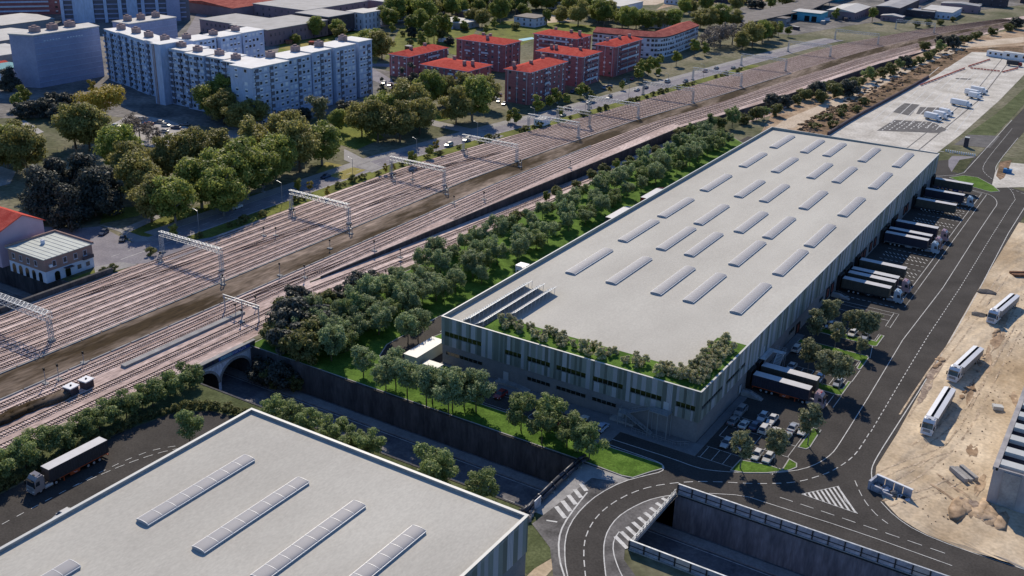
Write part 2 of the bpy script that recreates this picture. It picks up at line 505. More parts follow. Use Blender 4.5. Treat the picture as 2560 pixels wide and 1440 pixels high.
# bed of the whole rail corridor (west of the cutting wall)
def rb(y):
    if 15 <= y <= 580: return min(right(y), lerp_tab(CUTL, y)-0.35)
    return right(y)
mb = MB()
for a, b in zip(ys, ys[1:]):
    if a < TY0 < b or a < TY1 < b: pass
    mb.quad((left(a),a,.03),(rb(a),a,.03),(rb(b),b,.03),(left(b),b,.03))
struct('rail_ballast', mb, 'ballast')
def band(x0, x1, z, y0=-400, y1=1200, st=12):
    mb = MB(); y = y0
    def X(x, y):
        f = (x+178)/64.0
        return left(y)+(right(y)-left(y))*f
    while y < y1:
        mb.quad((X(x0,y),y,z),(X(x1,y),y,z),(X(x1,y+st),y+st,z),(X(x0,y+st),y+st,z)); y += st
    return mb
struct('rail_soil', band(-148.5, -136.5, .07), 'soil')
# cutting with its floor, bank and stained wall
mb = MB(); wl = MB()
yy = [15+ (580-15)*i/60 for i in range(61)]
for a, b in zip(yy, yy[1:]):
    la, lb, ra, rb_, da, db = lerp_tab(CUTL,a), lerp_tab(CUTL,b), lerp_tab(CUTR,a), lerp_tab(CUTR,b), cutdep(a), cutdep(b)
    mb.quad((la,a,-da),(ra-3,a,-da),(rb_-3,b,-db),(lb,b,-db), 0)
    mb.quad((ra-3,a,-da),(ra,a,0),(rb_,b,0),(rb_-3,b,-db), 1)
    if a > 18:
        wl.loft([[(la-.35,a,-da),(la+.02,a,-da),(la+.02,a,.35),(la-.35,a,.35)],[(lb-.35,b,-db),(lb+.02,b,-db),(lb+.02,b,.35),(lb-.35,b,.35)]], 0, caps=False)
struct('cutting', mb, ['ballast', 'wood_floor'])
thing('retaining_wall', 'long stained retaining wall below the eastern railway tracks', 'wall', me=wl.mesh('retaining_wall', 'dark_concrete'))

# sunken road
mb = MB()
mb.quad((-330,TY0,TZ),(220,TY0,TZ),(220,TY1,TZ),(-330,TY1,TZ))
struct('trench_road', mb, 'trench_road')
mb = MB()
for x0, x1 in ((-330,220),):
    mb.box(x0,x1,-23.6,-20.9,TZ,TZ+.15); mb.box(x0,x1,-40.6,-38.2,TZ,TZ+.15)
struct('pavement', mb, 'pavement')
mb = MB()
stripe(mb, [(-330,-31),(220,-31)], .18, TZ+.02, 4, 3)
stripe(mb, [(-330,-37.7),(220,-37.7)], .16, TZ+.02)
stripe(mb, [(-330,-24.2),(220,-24.2)], .16, TZ+.02)
struct('road_marking', mb, 'paint')
def twall(label, x0, x1, y, th, m='dark_concrete'):
    mb = MB()
    x = x0
    while x < x1-.1:
        e = min(x+6, x1); mb.box(x+.03, e-.03, min(y,y+th), max(y,y+th), TZ, .12); x = e
    mb.box(x0, x1, min(y+.05*(1 if th>0 else -1),y+th), max(y+.05*(1 if th>0 else -1),y+th), TZ, .05)
    return thing('retaining_wall', label, 'wall', me=mb.mesh('retaining_wall', m))
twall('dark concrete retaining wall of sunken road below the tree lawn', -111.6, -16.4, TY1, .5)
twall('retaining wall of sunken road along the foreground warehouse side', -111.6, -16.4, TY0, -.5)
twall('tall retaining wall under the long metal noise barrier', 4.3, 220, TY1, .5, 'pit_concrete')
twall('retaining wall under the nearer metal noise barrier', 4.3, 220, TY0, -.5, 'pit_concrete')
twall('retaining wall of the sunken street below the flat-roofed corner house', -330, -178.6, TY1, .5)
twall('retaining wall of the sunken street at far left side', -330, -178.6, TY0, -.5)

# site ground
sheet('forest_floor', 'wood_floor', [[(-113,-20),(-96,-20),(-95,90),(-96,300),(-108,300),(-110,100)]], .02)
EDGE = [(140,-6.3),(81,-6.3),(66,-6.3),(57,-6.3),(48.6,-5.3),(43.6,-2.9),(40.1,.8),(36.5,7.5),(35.2,12.9)]
sheet('site_asphalt', 'asphalt', [[(-86,TY1-.4),(3.8,TY1-.4),(120,TY1-.4)]+EDGE+[(35.3,29.4),(35.3,60),(35.0,123),(35.6,220),(35.7,221),(40,226),(70,238),(70,262),(33,247),(22,252)]+GP([(2488,425),(2490,412),(2560,330),(2640,250),(2640,190),(2560,270),(2480,355),(2440,392)])+[(-14,262),(-30,262),(-86,262)]], .035)
# bridge decks over the sunken road
mb = MB(); mb.box(-178.3,-111.6,TY0-.3,TY1+.3,-1.2,.02)
struct('rail_bridge_deck', mb, 'stone')
mb = MB(); mb.box(-16.4,4.2,TY0-.3,TY1+.3,-1.1,.02)
struct('road_bridge_deck', mb, 'concrete')
sheet('apron', 'apron', [GP([(1330,1310),(1480,1195),(1545,1206),(1497,1235),(1455,1275),(1425,1310),(1412,1350),(1412,1405),(1425,1460),(1385,1460),(1375,1370)]),
      GP([(1700,1236),(1655,1242),(1617,1252),(1575,1272),(1542,1295),(1520,1325),(1510,1355),(1509,1392),(1515,1440),(1530,1470),(1610,1470),(1560,1400),(1562,1372)])], .075)
sheet('roundabout', 'asphalt', [GP([(1663,1168),(1615,1189),(1555,1205),(1497,1235),(1455,1270),(1425,1310),(1412,1350),(1412,1405),(1425,1470),(1530,1480),(1515,1440),(1509,1392),(1510,1355),(1520,1325),(1542,1295),(1575,1272),(1617,1252),(1655,1242),(1700,1236)])], .06)
A_, B_ = G(1425,1468), G(1530,1478)
sheet('road', 'asphalt', [[A_, B_, (B_[0]+3,-90), (B_[0]+14,-160), (A_[0]+12,-160), (A_[0]+3,-90)]], .055)
sheet('foreground_yard', 'asphalt', [[(-103,-200),(-70,-200),(-70,-56),(-76,-50),(-86,-47.5),(-95,-49),(-101,-55),(-103.5,-66)]], .03)
sheet('bank', 'bank_grass', [[(-111.5,TY0-.5),(-16,TY0-.5),(-5,TY0-.5),(-5,-46),(-7.1,-58),(-72,-58),(-76,-49.6),(-86,-47),(-95,-48.5),(-101.5,-54.5),(-104,-66),(-104,-200),(-112.6,-200)]], .025)
XE = [(56.5,-6.8),(48.6,-5.8),(43.6,-3.4),(39.9,.4),(36.2,7.3),(35.0,12.9),(35.1,18.7),(35.3,29.4),(35.0,60),(34.7,123),(35.3,220)]
def sandz(x, y):
    xe = lerp_tab(XE, y)
    k = max(0.0, min(1.0, (x-xe-.6)/2.5))
    s = math.sin
    v = .5*s(x*.9+1.3*s(y*.21))*s(y*.33+.7*s(x*.5))+.3*s(x*2.1+y*.55)*s(y*1.1-x*.3)+.35*s(y*.12+x*.35)
    return .06+k*.30*(v+.55 if v > -.55 else 0)
mb = MB(); rrs = random.Random(2)
yv = -6.8; rows = []
while yv < 206:
    xe = lerp_tab(XE, yv)
    rows.append([(xe+(96-xe)*(i/56)**1.5, yv) for i in range(57)]); yv += .9
for ra_, rb2 in zip(rows, rows[1:]):
    for i in range(56):
        q = (ra_[i], ra_[i+1], rb2[i+1], rb2[i])
        mb.quad(*[(x, y, .045 if i == 0 and (x, y) in (ra_[0], rb2[0]) else sandz(x, y)) for x, y in q])
struct('sand', mb, 'sand', None, True)
sheet('sand', 'sand', [[(-6.8,-56),(-4.2,-46),(-4,-60),(-3.5,-75),(-7,-75)]], .04)
sheet('dirt_ground', 'dirt', [GP([(1900,335),(1930,285),(2040,235),(2180,180),(2300,135),(2380,105),(2480,85),(2620,55),(2620,135),(2420,125),(2330,195),(2200,265),(2060,348)])], .03)
sheet('dirt_track', 'dirt_track', [GP([(1925,326),(1960,300),(2080,250),(2240,175),(2360,125),(2420,105),(2560,92),(2560,106),(2430,118),(2360,138),(2250,190),(2120,258),(1985,320)])], .055)
sheet('scrub_ground', 'brown_scrub', [GP([(1985,338),(2080,286),(2180,234),(2260,187),(2350,145),(2420,122),(2560,114),(2560,134),(2430,130),(2340,188),(2260,228),(2200,260),(2130,300),(2060,345)])], .075)
sheet('lorry_yard', 'pale_yard', [[(-60,262),(-28,259),(-9.5,280),(-7,330),(-5,420),(-5,520),(-10,640),(-40,600),(-60,545),(-60,470),(-55,400),(-56,320)]], .05)
sheet('verge', 'bank_grass', [GP([(2415,338),(2490,285),(2560,222),(2640,150),(2640,184),(2560,262),(2480,346),(2440,345)])], .075)
sheet('yard_bay', 'dark_bay', [GP(p) for p in ([(2192,327),(2235,300),(2330,305),(2370,325),(2345,333)],[(2262,258),(2300,262),(2275,290),(2230,280)],[(2300,268),(2370,270),(2345,290),(2290,285)],[(2388,195),(2430,197),(2425,200),(2390,198)],[(2420,337),(2500,340),(2475,370),(2385,362)])], .08)
mb = MB()
for k in range(9):
    a = G(2205+k*18, 326-k*1); b = G(2238+k*16, 303+k*.6)
    stripe(mb, [a, b], .5, .10, 2, 2.2)
for k in range(10):
    x = -48+k*4.2
    if x > -50: stripe(mb, [(x, 330), (x-3, 420)], .35, .085)
    if x > -45: stripe(mb, [(x-6, 430), (x-8, 500)], .35, .085)
stripe(mb, GP([(2300,372),(2345,378),(2440,391)]), .5, .1, 2, 2)
struct('yard_marking', mb, 'paint')
mb = MB()
stripe(mb, [(-17, 275), (-14, 420), (-20, 560)], .5, .09)
stripe(mb, [(-22, 275), (-19, 420), (-25, 560)], .4, .09)
struct('yard_joint', mb, 'dark_bay')
sheet('paved_corner', 'old_road', [GP([(2371,400),(2380,390),(2440,392),(2402,401),(2379,430),(2371,416)])], .07)
sheet('gravel_lot', 'pale_yard', [GP([(2478,470),(2488,430),(2505,405),(2560,410),(2700,420),(2700,475),(2560,468)])], .07)
sheet('weedy_corner', 'brown_scrub', [GP([(2490,440),(2500,405),(2530,400),(2520,425),(2510,445),(2500,450)])], .09)

# town ground west of the railway
def offroad(d0, d1, y0, y1, z):
    mb = MB(); y = y0
    while y < y1-.1:
        e = min(y+10, y1)
        mb.quad((left(y)+d0,y,z),(left(y)+d1,y,z),(left(e)+d1,e,z),(left(e)+d0,e,z)); y = e
    return mb
struct('street', offroad(-16, -6.5, -2, 560, .06), 'old_road')
struct('pavement', offroad(-20.5, -16.1, 20, 560, .075), 'pavement')
mb = MB()
stripe(mb, [(left(y)-11.2, y) for y in range(0, 560, 10)], .16, .085, 3, 3)
stripe(mb, [(left(y)-15.6, y) for y in range(20, 560, 10)], .2, .085)
stripe(mb, [(left(y)-7.0, y) for y in range(0, 560, 10)], .2, .085)
struct('road_marking', mb, 'paint')
struct('verge', offroad(-6.4, -0.3, -18, 430, .05), 'park_grass')
sheet('street_junction', 'old_road', [GP([(-30,555),(95,566),(180,572),(250,566),(330,607),(420,603),(490,600),(560,588),(480,640),(400,655),(320,662),(240,690),(235,660),(60,590),(-30,580)])], .055)
sheet('pavement', 'pavement', [GP([(235,668),(300,655),(345,662),(280,680),(240,690)]), GP([(245,562),(300,580),(330,605),(425,600),(350,590),(300,572)])], .08)
sheet('dark_lawn', 'park_grass', [GP([(310,575),(480,520),(700,470),(850,425),(980,385),(1000,400),(900,440),(600,552),(430,600),(360,592)]), GP([(250,560),(345,540),(390,515),(260,520)])], .045)
sheet('footpath', 'pavement', [GP([(305,572),(395,535),(480,505),(480,512),(400,545),(325,580)]), GP([(860,372),(905,395),(960,420),(930,432),(860,400)]), GP([(1080,300),(1260,340),(1240,350),(1070,312)])], .085)
sheet('park_lawn', 'bright_grass', [GP([(800,345),(850,305),(925,310),(960,345),(890,375)]), GP([(1085,275),(1130,282),(1145,292),(1085,308)]), GP([(800,60),(980,95),(890,160),(690,150),(700,110)])], .06)
sheet('dry_lawn', 'dry_grass', [GP([(815,405),(915,425),(860,450),(790,432)]), GP([(780,98),(960,120),(940,160),(690,120)])], .07)
sheet('car_park', 'car_park', [GP([(250,325),(330,285),(420,300),(500,330),(640,322),(720,300),(700,330),(560,352),(400,372),(290,350)]), GP([(-20,330),(60,300),(110,330),(40,350)]), GP([(0,415),(40,430),(25,460),(-20,470)])], .06)
sheet('town_yard', 'town_ground', [GP([(-200,300),(270,290),(640,330),(930,260),(980,180),(700,115),(480,110),(470,0),(-200,0)]), GP([(480,105),(1000,60),(1060,0),(470,-20)])], .03)
sheet('street', 'old_road', [GP([(780,98),(790,80),(980,47),(1080,35),(1080,45),(985,62)]), GP([(455,100),(500,20),(525,20),(490,105)]), GP([(930,158),(985,160),(985,168),(930,166)]), GP([(930,170),(1000,210),(985,225),(930,200)])], .06)
sheet('meadow', 'park_grass', [GP([(1230,55),(1330,50),(1520,68),(1490,90),(1330,100),(1290,120),(1180,100)])], .05)
sheet('allotment', 'park_grass', [GP([(1200,60),(1175,100),(1150,140),(1060,120),(960,150),(1000,70)])], .055)
sheet('works_yard', 'town_ground', [GP([(1850,75),(1985,88),(2060,75),(2140,62),(2300,40),(2480,22),(2560,12),(2560,-20),(2000,-20),(1850,20)])], .045)
sheet('sandy_lot', 'dirt_track', [GP([(1290,45),(1370,35),(1450,52),(1330,60)]), GP([(1555,15),(1640,12),(1680,0),(1600,-20),(1560,0)]), GP([(1520,38),(1600,25),(1665,38),(1560,45)])], .07)
sheet('brown_field', 'dirt', [GP([(1640,25),(1700,10),(1900,8),(1990,2),(1960,-20),(1700,-20)])], .04)
sheet('tennis_court', 'teal_wall', [GP([(1296,98),(1330,93),(1338,97),(1300,104)])], .08)
# ---------------------------------------------------------------- kerbed lawns, site lawn
def lawn(pts, z=.16, kerb=True, name='lawn'):
    if kerb:
        mb = MB(); mb.prism(pts, .0, z-.01); struct('kerb', mb, 'kerb')
    n = len(pts)
    ar = sum(pts[i][0]*pts[(i+1)%n][1]-pts[(i+1)%n][0]*pts[i][1] for i in range(n))
    if ar < 0: pts = pts[::-1]
    q = []
    for i in range(n):
        a, b, c = Vector(pts[i-1]), Vector(pts[i]), Vector(pts[(i+1)%n])
        d1 = (b-a).normalized(); d2 = (c-b).normalized()
        n1 = Vector((-d1.y, d1.x)); n2 = Vector((-d2.y, d2.x))
        m = (n1+n2)
        m = m.normalized()*min(.5, .25/max(.4, m.length/2)) if m.length > .1 else n1*.25
        q.append((b.x+m.x, b.y+m.y))
    mb = MB(); mb.poly([(p[0], p[1], z) for p in (q if kerb else pts)])
    struct(name, mb, 'lawn')
lawn([(-112,-20.2),(-16.5,-20.2),(-7.5,-20.6),(-5.2,-20.0),(-3.2,-16.0),(-1.6,-13.4),(-2.0,-12.2),(-3.2,-11.8),(-16,-12.0),(-50,-12.0),(-61,-12.0),(-66,-10.5),(-75.5,-9.5),(-81.5,-6),(-84.0,0),(-83.6,18),(-82,40),(-82,248),(-97,262),(-108,258),(-108,150),(-110,60),(-112,-10)])
lawn([(-77,2.5),(-74.4,2.5),(-74.4,12),(-75.5,14.3),(-76.6,14),(-77.2,11)])
lawn([(-67.5,-6),(-62,-6),(-62,-1),(-67.4,-1)])
lawn([(-79.5,60),(-77,60),(-77,110),(-79.5,110)])
def isl(pts, it=1):
    lawn(pts)
isl([(10.1,-6.0),(13,-5.3),(16.9,-2.6),(20.4,1.0),(21.3,3.0),(20.8,4.6),(18.7,5.5),(18.9,.5),(15.9,.6),(10.3,-.9)])
isl([(18.8,11.0),(18.9,21.2),(20.9,21.2),(21.1,12.4),(20.6,11.2)])
isl([(13.5,43.4),(19.1,43.4),(19.1,48.3),(20.0,48.3),(20.0,40.0),(19.0,39.6),(13.5,40.0)])
isl([(1.8,65.2),(19.4,65.2),(20.0,64.4),(20.0,56.6),(19.5,56.0),(18.9,56.6),(18.7,60.9),(7.5,60.8),(4.0,62.5),(1.8,62.5)])
isl([(4.5,75.4),(18.8,75.4),(18.8,80.2),(19.9,80.2),(19.9,72.4),(19.3,71.9),(4.5,72.2)])
isl(GP([(2372,444),(2409,439),(2445,444),(2484,465),(2500,479),(2477,481),(2434,469)]))
mb = MB(); mb.prism(GP([(2379,430),(2399,400),(2436,394),(2408,431),(2396,434)]), 0, .1, 0, 1)
struct('planted_island', mb, ['kerb', 'wood_floor'])
# concrete walk round the warehouse
mb = MB()
mb.box(-67,1.9,-5.0,0,0,.13); mb.box(0,1.9,.02,30,0,.13); mb.box(0,2.2,47,68,0,.13); mb.box(0.02,8,79,82.5,0,.12)
mb.box(-18.6,-15.6,-11.6,-5.05,0,.12)
struct('walkway', mb, 'walk')

# ---------------------------------------------------------------- painted markings on the site
mb = MB(); ZM = .085
L = lambda pts, w=.17, d=None, g=0.0, z=ZM, it=1: stripe(mb, smooth_poly(GP(pts), it) if it else GP(pts), w, z, d, g)
L([(1420,1445),(1412,1405),(1412,1350),(1425,1310),(1455,1270),(1497,1235),(1555,1205),(1615,1189),(1655,1180),(1661,1168),(1650,1157),(1580,1132),(1510,1108)], .2)
L([(1464,1445),(1458,1380),(1465,1335),(1492,1290),(1532,1257),(1580,1232),(1630,1216),(1692,1207),(1755,1204),(1817,1206),(1880,1210),(1957,1209),(2002,1204),(2037,1194),(2075,1181),(2115,1157),(2140,1135),(2160,1105),(2175,1080)], .2, 1.9, 1.1)
stripe(mb, [G(2177,1080), G(2245,965), G(2320,840), G(2400,720), G(2470,605), G(2530,510), G(2538,500), G(2533,484), G(2524,472)], .18, ZM, 1.3, .9)
L([(1515,1445),(1509,1392),(1510,1355),(1520,1325),(1542,1295),(1575,1272),(1617,1252),(1655,1242),(1692,1237)], .2)
L([(1340,1087),(1500,1089),(1580,1115),(1680,1147),(1745,1171),(1780,1177),(1830,1181),(1920,1184),(1957,1181),(2007,1174),(2050,1157),(2080,1135),(2095,1115),(2117,1080)], .18)
stripe(mb, GP([(2117,1080),(2170,995),(2257,850),(2357,720),(2445,582),(2482,527)]), .18, ZM)
L([(2482,527),(2493,512),(2491,500),(2480,490),(2465,484),(2432,476)], .18)
stripe(mb, GP([(2232,1080),(2295,982),(2370,860),(2450,720),(2520,585),(2570,505)]), .2, ZM)
L([(2232,1080),(2200,1130),(2182,1162),(2178,1180),(2180,1200)], .2)
L([(1772,1234),(1860,1239),(1920,1259),(2132,1326),(2380,1415)], .16)
L([(1950,1244),(2095,1292),(2380,1390)], .16, 2.6, 1.5)
L([(2137,1202),(2152,1237),(2170,1265),(2195,1292),(2220,1310)], .16, 2.2, 1.2)
L([(2202,1255),(2237,1292),(2292,1329),(2393,1370),(2560,1424)], .16)
# hatched triangle
tri = [Vector(G(2004,1236)), Vector(G(2097,1216)), Vector(G(2145,1285))]
stripe(mb, [tuple(tri[0]), tuple(tri[1]), tuple(G(2112,1252)), tuple(tri[2]), tuple(tri[0])], .14, ZM)
for k in range(9):
    t = (k+.4)/9; w = .045
    a0 = tri[0].lerp(tri[1], t); a1 = tri[0].lerp(tri[1], t+w*1.1)
    b0 = tri[0].lerp(tri[2], t); b1 = tri[0].lerp(tri[2], t+w*1.1)
    mb.quad((*b0,ZM+.004),(*b1,ZM+.004),(*a1,ZM+.004),(*a0,ZM+.004))
# bars beside the roundabout
def bars(A0, A1, B0, B1, n, w):
    for k in range(n):
        t = k/(n-1)
        a = Vector(G(A0[0]+(A1[0]-A0[0])*t, A0[1]+(A1[1]-A0[1])*t)); b = Vector(G(B0[0]+(B1[0]-B0[0])*t, B0[1]+(B1[1]-B0[1])*t))
        stripe(mb, [tuple(a), tuple(b)], w, .10)
bars((1538,1342),(1655,1246),(1568,1372),(1673,1256),9,.8)
bars((1413,1296),(1466,1228),(1390,1267),(1452,1210),5,.9)
L([(1468,1232),(1440,1267),(1408,1312),(1396,1350),(1398,1400),(1412,1445)], .3, z=.105)
L([(1548,1330),(1534,1350),(1532,1380),(1545,1420),(1560,1450)], .2, z=.105)
L([(1393,1306),(1366,1302)], .4, z=.11)
# lorry bays
for x in (18.0, 19.8):
    stripe(mb, [(x,104.5),(x,120.5)], .15, ZM) if x > 19 else None
stripe(mb, [(17.95,106),(17.95,234)], .16, ZM)
stripe(mb, [(19.75,103.5),(19.75,234)], .16, ZM)
stripe(mb, [(17.95,234),(14,236.5),(3,238)], .16, ZM)
def slants(y, x0=3.4, x1=17.6, w=.28, st=1.25, ln=1.5):
    x = x0
    while x+.7 < x1:
        mb.quad((x,y+.55,ZM),(x+.32,y+.55,ZM),(x+1.15,y-.55,ZM),(x+.83,y-.55,ZM)); x += st
for y0 in (110.3, 114.0, 128.8, 131.6, 143.4, 146.4, 158.9, 161.9, 171.5, 174.2, 185.0, 188.0, 198.5, 201.0, 206.5, 210.0, 219.0, 222.0):
    slants(y0)
for y0 in (101.5, 107.5, 117.5, 125.6, 135.2, 139.6, 150.5, 166.6, 179.5, 193.5, 204, 214.5, 226, 230):
    stripe(mb, [(3.5,y0),(17.8,y0)], .26, ZM, .9, .7)
stripe(mb, [(3,97.3),(19.6,97.3),(19.8,86.4)], .15, ZM); stripe(mb, [(3,95),(18.5,95)], .13, ZM); stripe(mb, [(3,91),(18.5,91)], .13, ZM)
stripe(mb, [(18.3,96.9),(18.5,86.8),(19.6,86.8)], .13, ZM)
# car bays
def bays(x0, x1, y0, y1, step, hx=True):
    stripe(mb, [(x0,y0),(x1,y0)], .11, ZM); stripe(mb, [(x0,y1),(x1,y1)], .11, ZM)
    x = x0
    while x <= x1+.01:
        stripe(mb, [(x,y0),(x,y1)], .11, ZM); x += step
bays(3.0,18.4,11.2,16.4,2.55); bays(3.0,18.4,5.9,11.2,2.55) if False else None
stripe(mb, [(3,5.9),(18.6,5.9)], .11, ZM)
for k in range(7): stripe(mb, [(3+2.55*k,5.9),(3+2.55*k,11.2)], .11, ZM)
stripe(mb, [(2.4,.3),(18.4,.3)], .11, ZM); stripe(mb, [(2.4,-4.7),(11,-4.7)], .11, ZM)
for k in range(7): stripe(mb, [(2.9+2.5*k,-4.6 if k<4 else .3-3),(2.9+2.5*k,.3)], .11, ZM)
for y0, y1 in ((44,49),(55.5,60.5),(75.8,80.6)):
    stripe(mb, [(4,y0),(18.6,y0)] if y0 > 50 else [(4,y1),(18.6,y1)], .11, ZM)
    for k in range(6): stripe(mb, [(5.4+2.6*k,y0),(5.4+2.6*k,y1)], .11, ZM)
for k in range(9): stripe(mb, [(-41+2.7*k,-6.2),(-41+2.7*k,-11)], .11, ZM)
stripe(mb, [(-60,-11.2),(-16,-11.2)], .11, ZM); stripe(mb, [(-60,-5.9),(-19,-5.9)], .1, ZM)
stripe(mb, [(20.2,64.4),(18.9,71.9)], .15, ZM); stripe(mb, [(20,56),(20,48.5)], .15, ZM); stripe(mb, [(20,33),(20,39.6)], .15, ZM); stripe(mb, [(18.4,33),(18.4,39)], .15, ZM)
# road west of the warehouse and yard beside the foreground warehouse
stripe(mb, [(-77.6,14),(-77.6,250)], .16, ZM); stripe(mb, [(-80.9,45),(-80.9,250)], .16, ZM); stripe(mb, [(-84.2,2),(-83.4,20)], .16, ZM)
stripe(mb, smooth_poly([(-94.5,-160),(-94.5,-90),(-94,-72),(-91,-64),(-84,-59.5),(-76,-58)]), .16, ZM, 1.5, 1.5)
stripe(mb, smooth_poly([(-94.3,-85),(-92,-70),(-87,-61),(-79,-55),(-72,-53)]), .15, ZM, 2, 1)
stripe(mb, GP([(2325,442),(2390,438),(2410,432),(2480,355),(2530,300)]), .2, ZM)
stripe(mb, smooth_poly(GP([(2560,485),(2500,462),(2462,435),(2455,420),(2470,395),(2530,322)])), .18, ZM, 1.5, 1)
stripe(mb, smooth_poly(GP([(2570,473),(2510,448),(2488,430),(2490,412),(2545,345)])), .18, ZM)
struct('road_marking', mb, 'paint')

# ---------------------------------------------------------------- railway tracks
def track(xm, label, sid=None, y0=-150, y1=760):
    t = thing('railway_track', label, 'railway track', (0,0,0), group='railway tracks')
    f = (xm+178)/64.0
    def X(y):
        if sid is not None:
            return lerp_tab(CUTL, y)+sid
        return left(y)+(right(y)-left(y))*f
    def Z(y):
        return -cutdep(y) if sid is not None else .03
    pts = []
    y = y0
    while y <= y1: pts.append((X(y), y, Z(y))); y += 6
    b = MB()
    for p, q in zip(pts, pts[1:]):
        b.quad((p[0]-1.35,p[1],p[2]+.05),(p[0]+1.35,p[1],p[2]+.05),(q[0]+1.35,q[1],q[2]+.05),(q[0]-1.35,q[1],q[2]+.05))
    b.build('track_bed', 'track_bed', t)
    for s in (-1, 1):
        r = MB()
        secs = []
        for p in pts:
            c = p[0]+s*.75; z = p[2]+.14
            secs.append([(c-.065,p[1],z),(c+.065,p[1],z),(c+.065,p[1],z+.16),(c-.065,p[1],z+.16)])
        r.loft(secs)
        r.build('rail', 'rail_steel', t)
    sm = MB()
    y = y0
    while y < y1:
        st = .75 if y < 60 else (1.1 if y < 250 else 2.2)
        x = X(y)+random.uniform(-.05,.05); z = Z(y)+.04
        w = .17 if y < 60 else (.25 if y < 250 else .5)
        sm.tbox(x-1.3,x+1.3,y-w,y+w,z,z+(.13 if y < 150 else .05),.02,.02,.02)
        y += st
    o = sm.build('sleepers', 'sleeper', t); o['kind'] = 'stuff'
for i, (x, l) in enumerate([(-175.2,'railway track running closest to the street and its hedge'),(-171.0,'second railway track from the street hedge'),(-166.8,'third railway track from the street hedge'),(-162.6,'railway track in the middle of the seven under the gantries'),(-158.4,'third track from the brown strip among the gantry tracks'),(-154.2,'second track from the brown strip on its street side'),(-150.6,'railway track along the street side edge of the bare brown strip'),(-133.8,'railway track along the warehouse side of the bare brown strip'),(-130.2,'second railway track on the warehouse side of the brown strip')]):
    track(x, l)
track(-126.6, 'third railway track on the warehouse side of the brown strip, beyond the siding wall end', None, 90, 760)
track(-121.6, 'railway track next to the top of the stained retaining wall', None, 262, 760)
track(-122.8, 'outer railway track over the arched bridge edge in front', None, -150, 12)
track(-118.2, 'railway track nearest the arched bridge parapet', None, -150, 12)
track(0, 'lower siding track at the foot of the stained retaining wall', 4.2, 13, 480)
track(0, 'lower siding track beside the scrub trees', 8.8, 13, 300)
# narrow pale walkway slabs between the tracks, and low cable troughs
for x, w, y0, y1, l in ((-147.6,.2,-150,420,'pale concrete cable trough on street side of the brown strip'),(-136.4,.2,-150,200,'pale concrete cable trough on warehouse side of the brown strip'),(-127.2,.8,-46,-8,'long narrow concrete platform slab between the near tracks')):
    b = MB(); y = y0
    f = (x+178)/64.0
    while y < y1:
        X = lambda q: left(q)+(right(q)-left(q))*f
        h = .3 if l[0] == 'p' else .6
        b.loft([[(X(y)-w,y,.03),(X(y)+w,y,.03),(X(y)+w,y,h),(X(y)-w,y,h)],[(X(y+5.6)-w,y+5.6,.03),(X(y+5.6)+w,y+5.6,.03),(X(y+5.6)+w,y+5.6,h),(X(y+5.6)-w,y+5.6,h)]]); y += 6 if l[0] == 'p' else 5.6
    thing('cable_trough' if l[0] == 'p' else 'platform', l, 'cable trough' if l[0] == 'p' else 'platform', me=b.mesh('cable_trough', 'concrete'))

mb = MB(); rr = random.Random(6)
for pts in ([(2205,1235),(2300,1180),(2400,1100),(2470,960),(2540,830)],[(2215,1260),(2330,1230),(2440,1180)],[(2260,1040),(2330,930),(2430,800),(2510,690)],[(2290,1120),(2380,1060),(2480,900),(2555,760)],[(2200,1190),(2290,1150),(2360,1130)]):
    q = smooth_poly(GP(pts), 3)
    for o in (-1.0, 1.0):
        r = []
        for i in range(len(q)):
            a = Vector(q[max(0,i-1)]); e = Vector(q[min(len(q)-1,i+1)]); d = (e-a).normalized()
            r.append((q[i][0]-d.y*o+rr.uniform(-.06,.06), q[i][1]+d.x*o+rr.uniform(-.06,.06)))
        k0 = len(mb.v); stripe(mb, r, .42, 0)
        for q_ in range(k0, len(mb.v)): mb.v[q_] = (mb.v[q_][0], mb.v[q_][1], sandz(mb.v[q_][0], mb.v[q_][1])+.03)
struct('tyre_tracks', mb, 'rut')

# crossovers between neighbouring tracks
for x0, x1, y0, l in ((-171.0,-166.8,-30,'crossover rails between second and third street-side tracks near the left edge'),(-162.6,-158.4,20,'crossover rails beside the first full gantry'),(-158.4,-154.2,78,'crossover rails past the second white gantry'),(-175.2,-171.0,95,'crossover rails along the street hedge'),(-133.8,-130.2,-5,'crossover rails on the near tracks behind the bridge'),(-166.8,-162.6,130,'crossover rails past the third white gantry')):
    t = thing('railway_track', l, 'railway track', group='track crossovers')
    for s in (-.75,.75):
        m_ = MB(); n = 16; secs = []
        for k in range(n+1):
            u = k/n; e = u*u*(3-2*u); yq = y0+46*u
            fx = lambda xm: left(yq)+(right(yq)-left(yq))*(xm+178)/64.0
            cx = fx(x0)+(fx(x1)-fx(x0))*e+s
            secs.append([(cx-.06,yq,.17),(cx+.06,yq,.17),(cx+.06,yq,.345),(cx-.06,yq,.345)])
        m_.loft(secs); m_.build('rail', 'rail_steel', t)
